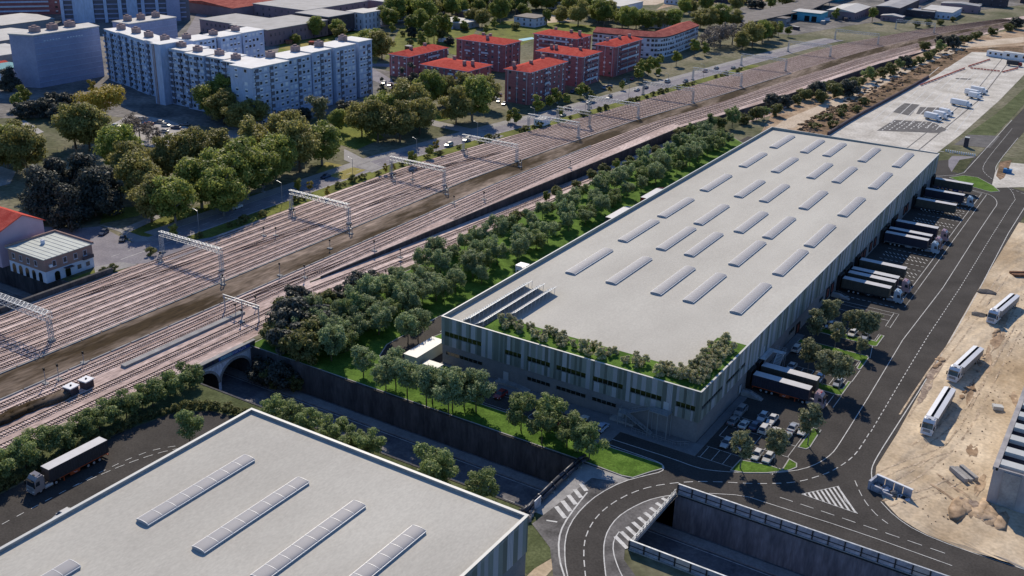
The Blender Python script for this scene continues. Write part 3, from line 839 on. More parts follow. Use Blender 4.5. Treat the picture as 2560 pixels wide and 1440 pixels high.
# ---------------------------------------------------------------- main warehouse
WX, WL, WH = -67.1, 235.8, 12.5
def YX(px, py, x0=0.0):
    d = FW*2638.3 + RT*(px-1280) - UP*(py-720)
    t = (x0-CAMP.x)/d.x
    p = CAMP+d*t
    return p.y, p.z
def panel_meshes(tag):
    out = []
    for m in ('clad_light', 'clad_mid', 'clad_dark'):
        mb = MB(); n = 4
        prof = []
        for i in range(n):
            a = i/n
            prof += [(a+.02/1, 0), (a+.06, -.12), (a+.19, -.12), (a+.23, 0)]
        prof = [(0.0, 0)] + prof[1:-1] + [(1.0, 0)]
        mb.loft([[(x, y-.0, 0) for x, y in prof], [(x, y, 1) for x, y in prof]], close=False, caps=False)
        mb.quad((0,0,1),(0,.02,1),(1,.02,1),(1,0,1))
        out.append(mb.mesh('cladding_panel', m))
    return out
PANELS = panel_meshes('x')
def clad(parent, origin, ang, length, z0, z1, wins, wmin, wmax, rng):
    """row of vertical panels along a wall, cut round the window bands; wins = (start, end, sill, head)"""
    cuts = sorted({0.0, length} | {w[0] for w in wins} | {w[1] for w in wins})
    last = None
    for a, b in zip(cuts, cuts[1:]):
        x = a
        while x < b-.02:
            w = rng.uniform(wmin, wmax)
            if x+w > b-.35: w = b-x
            k = rng.choice([0,0,1,1,1,2,2]) 
            if k == last: k = (k+1) % 3
            last = k
            win = [q for q in wins if q[0]-.01 <= x and x+w <= q[1]+.01]
            spans = [(z0, z1)] if not win else [(z0, win[0][2]), (win[0][3], z1)]
            for s0, s1 in spans:
                c, s = math.cos(ang), math.sin(ang)
                o = put('cladding_panel', PANELS[k], parent, (origin[0]+c*x, origin[1]+s*x, s0), ang, (w-.02, 1, s1-s0))
            x += w
rng = random.Random(11)
def RZ(x): return 11.42+(x-WX)/67.1*.78
wh = thing('warehouse', 'huge long warehouse with striped cladding, roof garden and rows of skylights', 'warehouse')
mb = MB()
mb.box(WX+.16, -.16, .16, WL-.16, 0, 5.0, 0)
mb.box(WX+.2, -.2, .2, WL-.2, 5.0, 11.35, 1)
mb.build('wall', ['plinth', 'clad_dark'], wh)
mb = MB()
mb.quad((WX+.2,.2,RZ(WX)),(-.2,.2,RZ(0)),(-.2,WL-.2,RZ(0)),(WX+.2,WL-.2,RZ(WX)))
roof = mb.build('roof', 'roof_membrane', wh)
mb = MB()
mb.box(WX+.13, -.13, .13, .3, 11.3, 12.42); mb.box(WX+.13, -.13, WL-.3, WL-.13, 11.3, 12.42)
mb.box(WX+.13, WX+.3, .31, WL-.31, 11.3, 12.42); mb.box(-.3, -.13, .31, WL-.31, 11.3, 12.3)
mb.build('parapet', 'clad_mid', wh)
mb = MB()
mb.box(WX-.1, .1, -.16, .26, 12.43, 12.52); mb.box(WX-.1, .1, WL-.26, WL+.1, 12.43, 12.52)
mb.box(WX-.1, WX+.26, .27, WL-.27, 12.43, 12.52); mb.box(-.26, .16, .27, WL-.27, 12.43, 12.52)
mb.build('coping', 'coping', wh)
wins_up = [(-66.27,-55.55,8),(-49.05,-44.43,4),(-42.9,-36.7,5),(-35.1,-27.4,6),(-25.7,-18.1,6),(-16.4,-8.8,6),(-5.5,-.95,4)]
wins_dn = [(-65.9,-55.2,8),(-42.7,-36.4,5),(-34.85,-27.1,6),(-25.55,-19.4,5)]
clad(wh, (WX, .1), 0, -WX, 5.0, 12.43, [(a-WX, b-WX, 7.4, 8.72) for a, b, n in wins_up] , .42, 1.45, rng)
swin = [(1.4,13.5),(15.4,23.8),(24.5,27.7)]
clad(wh, (-.1, 0), math.pi/2, WL, 5.0, 12.43, [(a, b, 7.35, 8.4) for a, b in swin], .9, 2.0, rng)
mb = MB()
x = 0
for (nm, ax) in (('back', 0), ('left', 1)):
    ln = -WX if ax == 0 else WL
    p = 0.0
    while p < ln:
        w = rng.uniform(.8, 2.2); e = min(ln, p+w); k = rng.choice([0,1,2])
        if ax == 0: mb.box(WX+p, WX+e-.02, WL-.1, WL+.03, 5, 12.43, k)
        else: mb.box(WX-.03, WX+.1, p, e-.02, 5, 12.43, k)
        p = e
mb.build('rear_cladding', ['clad_light','clad_mid','clad_dark'], wh)
def window(parent, o, ang, width, z0, z1, n, proud=.03, glass='glass_dark'):
    """strip window: frame with mullions and one pane each"""
    f = MB(); t = .09
    f.box(0,width,-proud-.06,.05,0,t); f.box(0,width,-proud-.06,.05,z1-z0-t,z1-z0)
    for k in range(n+1):
        x = k*(width-t)/n; f.box(x,x+t,-proud-.05,.05,t,z1-z0-t)
    fr = f.build('window', 'frame_grey', parent, loc=(o[0],o[1],z0), rz=ang)
    pm = MB(); pw = (width-t)/n-t
    pm.box(0,pw,-.02,.02,0,z1-z0-2*t)
    me = pm.mesh('pane', glass)
    for k in range(n):
        put('pane', me, fr, (t+k*(width-t)/n, -proud, t))
    return fr
for a, b, n in wins_up: window(wh, (a, .16), 0, b-a, 7.4, 8.72, n, proud=-.02)
for a, b, n in wins_dn: window(wh, (a, .16), 0, b-a, 2.45, 3.5, n)
for a, b in swin: window(wh, (-.16, a), math.pi/2, b-a, 7.35, 8.4, max(3, round((b-a)/1.3)), proud=-.02)
window(wh, (-.16, 61.0), math.pi/2, 4.1, 2.05, 3.4, 3)
window(wh, (-.16, 87.0), math.pi/2, 3.4, 2.05, 3.4, 3)
def door(parent, o, ang, w, z0, z1, m):
    d = MB(); d.box(-.1,w+.1,-.1,.05,0,z1-z0+.1,1); d.box(0,w,-.14,.05,0,z1-z0,0)
    d2 = d.build('door', [m, 'frame_grey'], parent, loc=(o[0],o[1],z0), rz=ang)
    h = MB(); h.box(w-.18,w-.1,-.2,-.14,1.0,1.15); h.build('handle', 'steel', d2)
for a, z0, z1 in ((-49.2,.6,2.85),(-18.8,.6,2.7)): door(wh, (a,.16), 0, 1.45, z0, z1, 'door_grey')
door(wh, (-8.2,.1), 0, 1.3, 5.9, 7.7, 'door_grey'); door(wh, (-.05,39.5), math.pi/2, 1.2, 5.2, 7.3, 'door_grey')
door(wh, (-.05,25.0), math.pi/2, 1.2, .9, 3.0, 'door_grey')
DOCKS = []
for px, py in ((1995,820),(2070,728),(2081,718),(2156,634),(2163,626),(2178,612),(2189,598),(2242,546),(2261,530),(2268,522)):
    y, z = YX(px, py); DOCKS.append(y)
    d = MB(); d.box(-1.35,1.35,-.25,.05,0,.3,1); d.box(-1.35,-1.1,-.25,.05,.3,3.2,1); d.box(1.1,1.35,-.25,.05,.3,3.2,1); d.box(-1.1,1.1,-.12,.05,.3,2.95,0); d.box(-1.1,1.1,-.25,.05,2.95,3.2,1)
    d.build('dock_door', ['door_red', 'black'], wh, loc=(-.16, y, 1.0 if px > 2000 else -.25), rz=math.pi/2)
def dock_shelter(y):
    d = MB(); d.box(-1.9,-1.4,-.9,0,.9,4.6); d.box(1.4,1.9,-.9,0,.9,4.6); d.box(-1.9,1.9,-.9,0,4.6,5.0); d.box(-1.4,1.4,-.15,0,.9,4.6); d.box(-1.6,1.6,-.5,0,.2,.9)
    d.build('dock_shelter', 'black', wh, loc=(-.1, y, 0), rz=math.pi/2)
    l = MB(); l.box(-.08,.08,-.5,0,6.1,6.35); l.build('wall_lamp', 'coping', wh, loc=(-.1,y-1.8,0), rz=math.pi/2)
# skylights on the roof
def skylight_parts(width, length, n, rise=.32):
    k = MB(); k.box(-width/2, width/2, 0, length, 0, .32)
    for y in (0.0, length):
        pts = [(width/2*math.cos(t), y, .32+rise*math.sin(t)) for t in [math.pi*i/10 for i in range(11)]]
        k.poly(pts if y > 0 else pts[::-1])
    kerb = k.mesh('skylight_kerb', 'skylight_kerb')
    p = MB(); pl = length/n-.08
    prof = [(width/2*math.cos(math.pi*i/12), .33+rise*math.sin(math.pi*i/12)) for i in range(13)]
    p.loft([[(x,.0,z) for x, z in prof],[(x,pl,z) for x, z in prof]], close=False, caps=False)
    pane = p.mesh('pane', 'skylight_sheet', True)
    r = MB()
    for j in range(n+1):
        y = j*length/n
        pr = [(x*1.015, z+.025) for x, z in prof]
        r.loft([[(x,y-.07,z) for x, z in pr],[(x,y+.03,z) for x, z in pr]], close=False, caps=False)
    for s in (-1, 1): r.box(s*width/2-.05, s*width/2+.05, -.05, length+.05, .28, .40)
    rib = r.mesh('glazing_bars', 'skylight_frame')
    return kerb, pane, rib, n, length
def place_skylight(parent, S, x, y, z):
    k = put('skylight', S[0], parent, (x, y, z))
    for j in range(S[3]): put('pane', S[1], k, (0, j*S[4]/S[3], 0))
    put('glazing_bars', S[2], k)
S1 = skylight_parts(3.0, 22.6, 9)
for i, y in enumerate((44.0, 75.3, 102.6, 136.6, 173.0, 206.2)):
    for x in (-56.2, -44.0, -31.0 if i in (0,2,4) else -35.3, -22.0, -9.4):
        place_skylight(roof, S1, x, y, RZ(x-1.5)-.02)
# pergola racks of slats near the front left corner
SL = MB(); SL.box(-1.55,1.55,-.12,.12,-.05,.05); SLM = SL.mesh('slat', 'steel_light')
LG = MB(); LG.bar((0,0,0),(0.12,0,1.75),.08); LGM = LG.mesh('leg', 'steel_light')
for x0, y0, y1, lab in ((-62.6,1.6,30.2,'leftmost tilted slatted steel rack at the warehouse roof corner'),(-58.9,1.6,30.6,'middle tilted slatted steel rack on the warehouse roof'),(-55.4,10.2,30.4,'shortest tilted slatted steel rack beside the roof garden')):
    t = thing('slatted_rack', lab, 'roof rack', (x0, y0, RZ(x0)+.02), group='slatted racks on the warehouse roof')
    ln = y1-y0; n = round(ln/.95); ang = .52
    c, s = math.cos(ang)*1.5, math.sin(ang)*1.5
    fr = MB()
    for u in (-1, 0, 1): fr.bar((1.4+u*c, 0, 1.0+u*s*1.05), (1.4+u*c, ln, 1.0+u*s*1.05), .11)
    fr.build('frame', 'steel_light', t)
    for k in range(n):
        for u in (-1, 1):
            q = MB() if k == 0 and u == -1 and x0 < -60 else None
            if q is not None:
                q.box(-.70,.70,.16,.80,-.02,.02); globals()['CELL'] = q.mesh('panel', 'slat_gap_shade')
            o = put('panel', CELL, t, (1.4+u*c*.5, k*ln/n, .99+u*s*.5)); o.rotation_euler = (0, -ang, 0)  # dark sheet added below the slats to draw the shade between them
    for k in range(n+1):
        o = put('slat', SLM, t, (1.4, k*ln/n, 1.02)); o.rotation_euler = (0, -ang, 0)
        if k % 2 == 0: put('leg', LGM, t, (1.4+c, k*ln/n, 0))
# roof garden bed
RG = [(-55.7,.3),(-.3,.3),(-.3,27.9),(-7.6,27.9),(-7.6,8.2),(-55.7,8.2)]
mb = MB(); mb.prism(RG, 11.3, 12.30); o = mb.build('planter', 'dark_wall', roof)
mb = MB(); mb.poly([(x, y, 12.36) for x, y in [(-55.55,.3),(-.3,.3),(-.3,27.8),(-7.5,27.8),(-7.5,8.1),(-55.55,8.1)]]); mb.build('roof_lawn', 'lawn', roof)
# steel stairs
def flight(mb, p0, p1, w, ax, n):
    """stepped flight from p0 down to p1; ax = direction across"""
    p0 = Vector(p0); p1 = Vector(p1)
    for k in range(n):
        a = p0.lerp(p1, k/n); b = p0.lerp(p1, (k+1)/n)
        x0, x1 = sorted((a.x, b.x)); y0, y1 = sorted((a.y, b.y))
        if ax == 'y': mb.box(x0, x1+.03, a.y, a.y+w, b.z, b.z+.06)
        else: mb.box(a.x, a.x+w, y0, y1+.03, b.z, b.z+.06)
    for s in (0, w):
        off = Vector((0, s, 0)) if ax == 'y' else Vector((s, 0, 0))
        mb.bar(p0+off, p1+off, .14)
def railing(mb, p0, p1, n):
    p0 = Vector(p0); p1 = Vector(p1)
    for h in (.55, 1.05): mb.bar(p0+Vector((0,0,h)), p1+Vector((0,0,h)), .05)
    for k in range(n+1):
        q = p0.lerp(p1, k/n); mb.bar(q, q+Vector((0,0,1.05)), .05)
st = MB(); st.box(-10.4,-6.0,-2.5,-.15,5.72,5.85); st.box(-17.6,-15.6,-2.5,-.15,3.05,3.18)
pl = st.build('stair_landing', 'steel', wh)
st = MB(); flight(st, (-10.4,-1.35,5.72), (-15.6,-1.35,3.12), 1.1, 'y', 13); st.build('stair_flight', 'steel', wh)
st = MB(); flight(st, (-15.6,-2.5,3.05), (-9.6,-2.5,.13), 1.05, 'y', 15); st.build('stair_flight', 'steel', wh)
st = MB()
for x, y, z in ((-10.4,-2.5,5.7),(-6.0,-2.5,5.7),(-10.4,-.3,5.7),(-6.0,-.3,5.7),(-17.6,-2.5,3.05),(-15.6,-2.5,3.05),(-17.6,-.3,3.05),(-8.2,-2.5,5.7)):
    p = MB(); p.bar((x,y,.1),(x,y,z),.16); p.build('post', 'steel', wh)
railing(st,(-10.4,-2.5,5.85),(-6.0,-2.5,5.85),5); railing(st,(-6.0,-2.5,5.85),(-6.0,-.2,5.85),3); railing(st,(-17.6,-2.5,3.18),(-17.6,-.2,3.18),3); railing(st,(-10.4,-1.3,5.8),(-15.6,-1.3,3.15),7); railing(st,(-15.6,-2.5,3.1),(-9.6,-2.5,.15),8); railing(st,(-17.6,-2.5,3.18),(-15.6,-2.5,3.18),2)
railing(st,(-20,-1.6,.7),(-13.6,-1.6,.7),8); railing(st,(-13.6,-3.6,.15),(-3.0,-3.6,.15),12); railing(st,(-3.0,-3.6,.15),(-.8,-2.0,.15),3); railing(st,(-50.5,-1.6,.7),(-44.5,-1.6,.7),7)
st.build('railing', 'steel', wh)
st = MB(); st.box(-20,-14.2,-1.6,.15,.13,.62); st.build('ramp', 'concrete', wh)
st = MB(); st.box(-50.5,-44.55,-1.6,.15,.13,.62); st.build('ramp', 'concrete', wh)
st = MB(); st.loft([[(-44.5,-1.6,.13),(-44.5,.15,.13),(-44.5,.15,.62),(-44.5,-1.6,.62)],[(-41.5,-1.6,.13),(-41.5,.15,.13),(-41.5,.15,.16),(-41.5,-1.6,.16)]]); st.build('ramp', 'concrete', wh)
st = MB(); st.box(.1,1.6,37.6,44.6,5.0,5.14); st.box(1.62,4.4,43.0,44.6,5.0,5.14); st.build('stair_landing', 'steel_light', wh)
st = MB(); flight(st,(2.7,43.0,5.0),(2.7,36.6,.13),1.5,'x',20); st.build('stair_flight', 'steel_light', wh)
st = MB(); railing(st,(1.6,37.6,5.14),(1.6,43.0,5.14),6); railing(st,(4.4,43.0,5.14),(4.4,44.6,5.14),2); railing(st,(1.6,44.6,5.14),(4.4,44.6,5.14),3); railing(st,(4.25,43,5.0),(4.25,36.6,.13),8)
st.build('railing', 'steel', wh)
for x, y in ((1.5,37.7),(4.3,43.1),(4.3,44.5),(1.6,43.1)):
    p = MB(); p.bar((x,y,.1),(x,y,5.0),.14); p.build('post', 'steel', wh)
for y in (27.0, 99.5, 131.3):
    st = MB(); st.box(.1,2.2,y-.7,y+.7,.0,1.1)
    st.loft([[(2.2,y-.7,0),(2.2,y+.7,0),(2.2,y+.7,1.1),(2.2,y-.7,1.1)],[(5.2,y-.7,0),(5.2,y+.7,0),(5.2,y+.7,.14),(5.2,y-.7,.14)]])
    st.build('dock_steps', 'concrete', wh)
    st = MB(); railing(st,(2.2,y-.7,1.1),(5.2,y-.7,.14),4); railing(st,(.3,y-.7,1.1),(2.2,y-.7,1.1),2); st.build('railing', 'steel', wh)

# low white annexe and small things along the west wall
t = thing('low_annexe', 'low white flat-topped annexe beside the warehouse left corner', 'annexe')
mb = MB(); mb.box(-73.6,-69.9,-6.4,5.2,0,3.0); mb.build('wall', 'cream_wall', t)
mb = MB(); mb.box(-73.75,-69.75,-6.55,5.35,3.0,3.14); mb.build('roof', 'coping', t)
t = thing('access_tower', 'white railed access tower rising behind the left roof edge of the warehouse', 'access tower', (-77.5,54.6,0))
mb = MB()
for x in (-1.3,1.3):
    for y in (-1.3,1.3): mb.bar((x,y,0),(x,y,5.9),.2)
mb.build('post', 'white_paint', t)
mb = MB(); mb.box(-1.5,1.5,-1.5,1.5,4.6,4.75); mb.build('platform', 'white_paint', t)
mb = MB(); mb.box(-1.55,1.55,-1.55,1.55,5.9,6.0); mb.box(-1.5,-1.44,-1.5,1.5,4.75,5.6); mb.box(-1.5,1.5,-1.5,-1.44,4.75,5.6); mb.build('railing', 'white_paint', t)
t = thing('utility_box', 'small white utility box on grass at the warehouse left corner', 'utility box', (-66.5,-4.5,0))
mb = MB(); mb.box(-2.2,2.2,-1.2,1.2,.1,1.5); mb.build('case', 'white_paint', t)
mb = MB(); mb.box(-2.3,2.3,-1.3,1.3,1.5,1.62); mb.build('lid', 'coping', t)

# ---------------------------------------------------------------- foreground warehouse
fw = thing('warehouse', 'nearest warehouse roof with barrel skylights filling the lower left', 'warehouse')
FX0, FX1, FY = -71.85, -7.1, -58.4
mb = MB(); mb.box(FX0+.16,FX1-.16,-190,FY-.16,0,5); mb.box(FX0+.2,FX1-.2,-190,FY-.2,5,11.75,1); mb.build('wall', ['plinth','clad_dark'], fw)
mb = MB(); mb.quad((FX0+.3,-190,11.85),(FX1-.3,-190,11.85),(FX1-.3,FY-.3,11.85),(FX0+.3,FY-.3,11.85)); froof = mb.build('roof', 'roof_membrane', fw)
mb = MB(); mb.box(FX0,FX1,FY-.4,FY,11.6,12.42); mb.box(FX0,FX0+.4,-190,FY-.41,11.6,12.42); mb.box(FX1-.4,FX1,-190,FY-.41,11.6,12.05); mb.build('parapet', 'concrete', fw)
mb = MB(); mb.box(FX0-.08,FX1+.08,FY-.5,FY+.1,12.43,12.53); mb.box(FX0-.1,FX0+.5,-190,FY-.51,12.43,12.53); mb.box(FX1-.45,FX1+.12,-190,FY-.51,12.43,12.53); mb.build('coping', 'coping', fw)
clad(fw, (FX1-.1, -130), math.pi/2, 130+FY, 5.0, 12.43, [], .9, 2.0, rng)
clad(fw, (FX0, FY-.1), 0, FX1-FX0, 5.0, 12.43, [], 1.2, 2.4, rng) if False else None
S2 = skylight_parts(2.9, 24.4, 8, .36)
for x in (-59.3, -46.1, -33.2, -20.4): place_skylight(froof, S2, x, -96.0, 11.87)
for x in (-59.3, -46.1, -33.2, -20.4): place_skylight(froof, S2, x, -133.5, 11.87)
# ---------------------------------------------------------------- vehicles
def tyre_mesh(r, w):
    t = MB(); t.cyl((0,-w/2,0),(0,w/2,0),r,r,14)
    h = MB(); h.cyl((0,w/2-.02,0),(0,w/2+.025,0),r*.62,r*.5,10); h.cyl((0,-w/2+.02,0),(0,-w/2-.025,0),r*.62,r*.5,10)
    return t.mesh('wheel', 'rubber'), h.mesh('rim', 'rim')
WT = tyre_mesh(.50, .34); WC = tyre_mesh(.33, .22)
def wheel(parent, W_, x, y, r):
    w = put('wheel', W_[0], parent, (x, y, r)); put('rim', W_[1], w); return w

def trailer_parts(t, style, col, chas, logo=True):
    L_, w = 13.6, 1.25
    z0, z1 = 1.25, 4.0
    b = MB()
    b.box(0.03,L_-.03,-w+.06,w-.06,z0,z1-.05)
    if style == 'rib':
        n = 24
        for s in (-1, 1):
            prof = []
            for i in range(n):
                a = .15+i*(L_-.3)/n; d = (L_-.3)/n
                prof += [(a,w-.05),(a+d*.18,w),(a+d*.62,w),(a+d*.8,w-.05)]
            b.loft([[(x, s*y, z0+.12) for x, y in prof],[(x, s*y, z1-.12) for x, y in prof]], close=False, caps=False)
    else:
        for s in (-1, 1): b.box(.1,L_-.1,min(s*(w-.05),s*(w-.015)),max(s*(w-.05),s*(w-.015)),z0+.1,z1-.12)
    for x in (0, L_-.16):
        for s in (-1, 1): b.box(x,x+.16,min(s*w,s*(w-.16)),max(s*w,s*(w-.16)),z0-.02,z1)
    for s in (-1, 1):
        b.box(.16,L_-.16,min(s*w,s*(w-.1)),max(s*w,s*(w-.1)),z0-.02,z0+.12); b.box(.16,L_-.16,min(s*w,s*(w-.1)),max(s*w,s*(w-.1)),z1-.12,z1)
    b.build('container', col, t)
    r = MB(); r.box(.02,L_-.02,-w+.02,w-.02,z1+.005,z1+.04); r.build('container_roof', 'cont_roof', t)
    d = MB()
    for s in (-1, 1):
        d.box(-.06,.03,min(s*.04,s*1.18),max(s*.04,s*1.18),z0+.05,z1-.1)
        for q in (.35,.85): d.cyl((-.09,s*q,z0+.1),(-.09,s*q,z1-.15),.025,.025,5)
    d.build('rear_doors', col, t)
    c = MB()
    for s in (-1, 1): c.box(0.2,L_-.3,s*.55-.08,s*.55+.08,.85,1.22)
    for x in (.3,3,6,9,12.5): c.box(x,x+.18,-1.15,1.15,1.02,1.22)
    for x in (2.3,3.65,5.0): c.box(x-.1,x+.1,-1.0,1.0,.42,.6)
    c.box(.1,.3,-1.15,1.15,.5,.75)
    for s in (-1, 1): c.box(.2,L_-2.2,s*1.16-.03,s*1.16+.03,1.0,1.2)
    c.build('trailer_chassis', chas, t)
    for s in (-1, 1):
        c = MB(); c.box(6.9,9.1,min(s*.75,s*1.2),max(s*.75,s*1.2),.45,1.0); o = c.build('side_locker', chas, t)
        if logo:
            g = MB(); p = [(7.55,.62),(7.75,.78),(7.95,.66),(8.2,.82),(8.35,.92)]
            for a, q in zip(p, p[1:]): g.bar((a[0], s*1.215, a[1]), (q[0], s*1.215, q[1]), .07)
            g.build('emblem', 'white_paint', o)
        l = MB(); l.box(10.4,10.55,s*.9-.07,s*.9+.07,.05,1.0); l.box(10.3,10.65,s*.9-.15,s*.9+.15,0,.06); l.build('landing_leg', chas, t)
    for x in (2.3,3.65,5.0):
        for s in (-1, 1): wheel(t, WT, x, s*1.03, .5)
    for s in (-1, 1):
        m = MB(); m.box(0.02,.1,s*.9-.2,s*.9+.2,.62,.82); m.build('tail_light', 'tail_red', t)

def tractor_parts(t, col, x0=11.2):
    """tractor unit, rear of its frame at x0, nose towards +x"""
    c = MB()
    for s in (-1, 1): c.box(x0,x0+5.6,s*.45-.06,s*.45+.06,.75,.98)
    c.box(x0+.4,x0+1.8,-.6,.6,.98,1.12); c.box(x0+.1,x0+.25,-1.1,1.1,.6,.8)
    c.build('tractor_chassis', 'chassis_grey', t)
    xf = x0+5.95; xb = xf-2.3
    cab = MB()
    prof = [(xb,.75),(xf-.02,.45),(xf,1.35),(xf-.1,1.75),(xf-.42,2.95),(xf-.75,3.35),(xf-1.1,3.65),(xb+.15,3.72),(xb,3.5)]
    secs = []
    for y, k in ((-1.25,.0),(-1.2,1),(1.2,1),(1.25,.0)):
        secs.append([(x-(0 if k else (.03 if x > xb+1 else -.03)), y, z-(0 if k else .03)) for x, z in prof])
    cab.loft(secs, 0); cab.build('cab', col, t)
    w = MB(); w.loft([[(xf-.10,-1.12,1.78),(xf-.40,-1.06,2.86),(xf-.46,-1.06,2.88),(xf-.2,-1.12,1.76)],[(xf-.10+.06,0,1.78),(xf-.40+.06,0,2.86),(xf-.46,0,2.88),(xf-.2,0,1.76)],[(xf-.10,1.12,1.78),(xf-.40,1.06,2.86),(xf-.46,1.06,2.88),(xf-.2,1.12,1.76)]]); w.build('windscreen', 'glass_blue', t)
    v = MB(); v.loft([[(xf-.36,-1.1,2.98),(xf+.0,-1.1,2.88),(xf+.0,-1.1,2.93),(xf-.36,-1.1,3.05)],[(xf-.36,1.1,2.98),(xf+.0,1.1,2.88),(xf+.0,1.1,2.93),(xf-.36,1.1,3.05)]]); v.build('sun_visor', 'black', t)
    for s in (-1, 1):
        g = MB(); g.poly([(xf-1.35,s*1.262,1.85),(xf-.42,s*1.262,1.85),(xf-.62,s*1.262,2.75),(xf-1.35,s*1.262,2.75)][::s]); g.build('side_window', 'glass_blue', t)
        m = MB(); m.box(xf-.1,xf+.08,s*1.42-.12,s*1.42+.12,1.75,2.6); m.bar((xf-.3,s*1.2,2.6),(xf,s*1.42,2.55),.05); m.build('mirror', 'black', t)
        h = MB(); h.box(xf-.06,xf+.06,s*.9-.25,s*.9+.25,.72,.95); h.build('headlight', 'light_glass', t)
        k = MB(); k.cyl((x0+1.9,s*.95,.7),(x0+3.5,s*.95,.7),.32,.32,10); k.box(x0+1.85,x0+3.6,s*1.12-.04,s*1.12+.04,.4,1.0); k.build('fuel_tank', 'steel_light' if s > 0 else 'chassis_grey', t)
        k = MB()
        for (cx, r) in ((x0+1.15,.62),(xf-1.35,.60)):
            pts = [(cx+r*math.cos(a), .52+r*math.sin(a)) for a in [math.pi*i/8 for i in range(9)]]
            k.loft([[(x,s*.85,z) for x, z in pts],[(x,s*1.24,z) for x, z in pts]], close=False, caps=False)
        k.build('mudguard', 'black', t)
        wheel(t, WT, x0+1.15, s*.98, .5); wheel(t, WT, xf-1.35, s*1.05, .5)
    g = MB()
    for k in range(5): g.box(xf-.02,xf+.05,-.8,.8,.95+k*.13,1.03+k*.13)
    g.build('grille', 'chassis_grey', t)
    b = MB(); b.box(xf-.35,xf+.14,-1.22,1.22,.32,.62); b.cyl((xf+.2,-1.0,.62),(xf+.2,1.0,.62),.04,.04,6); b.build('bumper', col, t)
    d = MB(); d.loft([[(xb+.3,-1.0,3.70),(xb+.3,1.0,3.70),(xb+.3,.9,4.0),(xb+.3,-.9,4.0)],[(xf-1.0,-1.0,3.62),(xf-1.0,1.0,3.62),(xf-1.0,.9,3.66),(xf-1.0,-.9,3.66)]]); d.build('roof_spoiler', col, t)
    r = MB(); r.box(xf-1.5,xf-1.0,-.3,.3,3.66,3.76); r.build('roof_hatch', 'tail_red' if col == 'cab_pink' else 'black', t)
    p = MB(); p.cyl((xb-.25,.9,1.0),(xb-.25,.9,3.2),.09,.09,8); p.build('exhaust_stack', 'steel', t)

def lorry(label, cat, loc, rz, style, col, chas, cabcol=None, group=None):
    t = thing('articulated_lorry' if cabcol else 'semi_trailer', label, cat, loc, rz, group)
    trailer_parts(t, style, col, chas)
    if cabcol: tractor_parts(t, cabcol)
    return t
for (px, py, style, col, ch, cab, lab) in (
    (1882,937,'rib','cont_navy','chassis_orange','cab_pink','black ribbed container lorry on orange chassis with a pink cab, nearest to the warehouse corner'),
    (1900,914,'rib','cont_olive','chassis_orange',None,'dark trailer docked directly behind the orange-chassis lorry near the corner'),
    (2105,696,'rib','cont_olive','chassis_black','cab_blue','olive-black container lorry with pale blue cab beside the empty marked bays'),
    (2116,681,'rib','cont_olive','chassis_red' if False else 'chassis_black',None,'cabless dark trailer squeezed between the pale blue cab lorry and a pink cab lorry'),
    (2128,672,'box','cont_navy','chassis_orange','cab_pink','smooth navy lorry with pink cab showing red frame behind a cabless trailer'),
    (2150,650,'rib','cont_olive','chassis_black',None,'cabless brown ribbed trailer standing alone between hatched bays'),
    (2209,581,'box','cont_navy','chassis_grey','cab_blue','smooth navy box lorry with pale blue cab, nearest of the middle dock trio'),
    (2221,571,'box','cont_navy','chassis_grey','cab_pink','navy box lorry with pink cab, in the middle of the middle dock trio'),
    (2236,552,'rib','cont_navy','chassis_grey','cab_pink','ribbed dark lorry with pink cab, farthest of the middle dock trio'),
    (2286,496,'box','cont_olive','chassis_black',None,'cabless smooth olive box trailer at the third dock from the far corner'),
    (2309,472,'box','cont_navy','chassis_grey','cab_blue','navy box lorry with pale blue cab, second dock from the far corner'),
    (2337,447,'rib','cont_olive','chassis_blue',None,'cabless ribbed trailer on a blue chassis at the dock nearest the far corner')):
    x, y = G(px, py, 4.0)
    lorry(lab, 'lorry' if cab else 'trailer', (1.15, y+1.25, .035), 0, style, col, ch, cab, 'lorries and trailers at the loading docks')
    dock_shelter(y+1.25)
lorry('dark ribbed container lorry with orange chassis driving past the nearest warehouse', 'lorry', (-98.6,-73.9,.035), -math.pi/2, 'rib', 'cont_dark', 'chassis_orange', 'cab_grey')
for px, py, col, lab in ((1523,545,'cont_dark','pale-roofed dark trailer parked behind the warehouse west wall'),(1610,495,'cont_red','red-ended trailer parked behind the warehouse west wall')):
    x, y = G(px, py, 4.0)
    lorry(lab, 'trailer', (-79.2,y,.035), math.pi/2, 'rib', col, 'chassis_black', 'cab_blue' if col == 'cont_dark' else 'cab_pink')

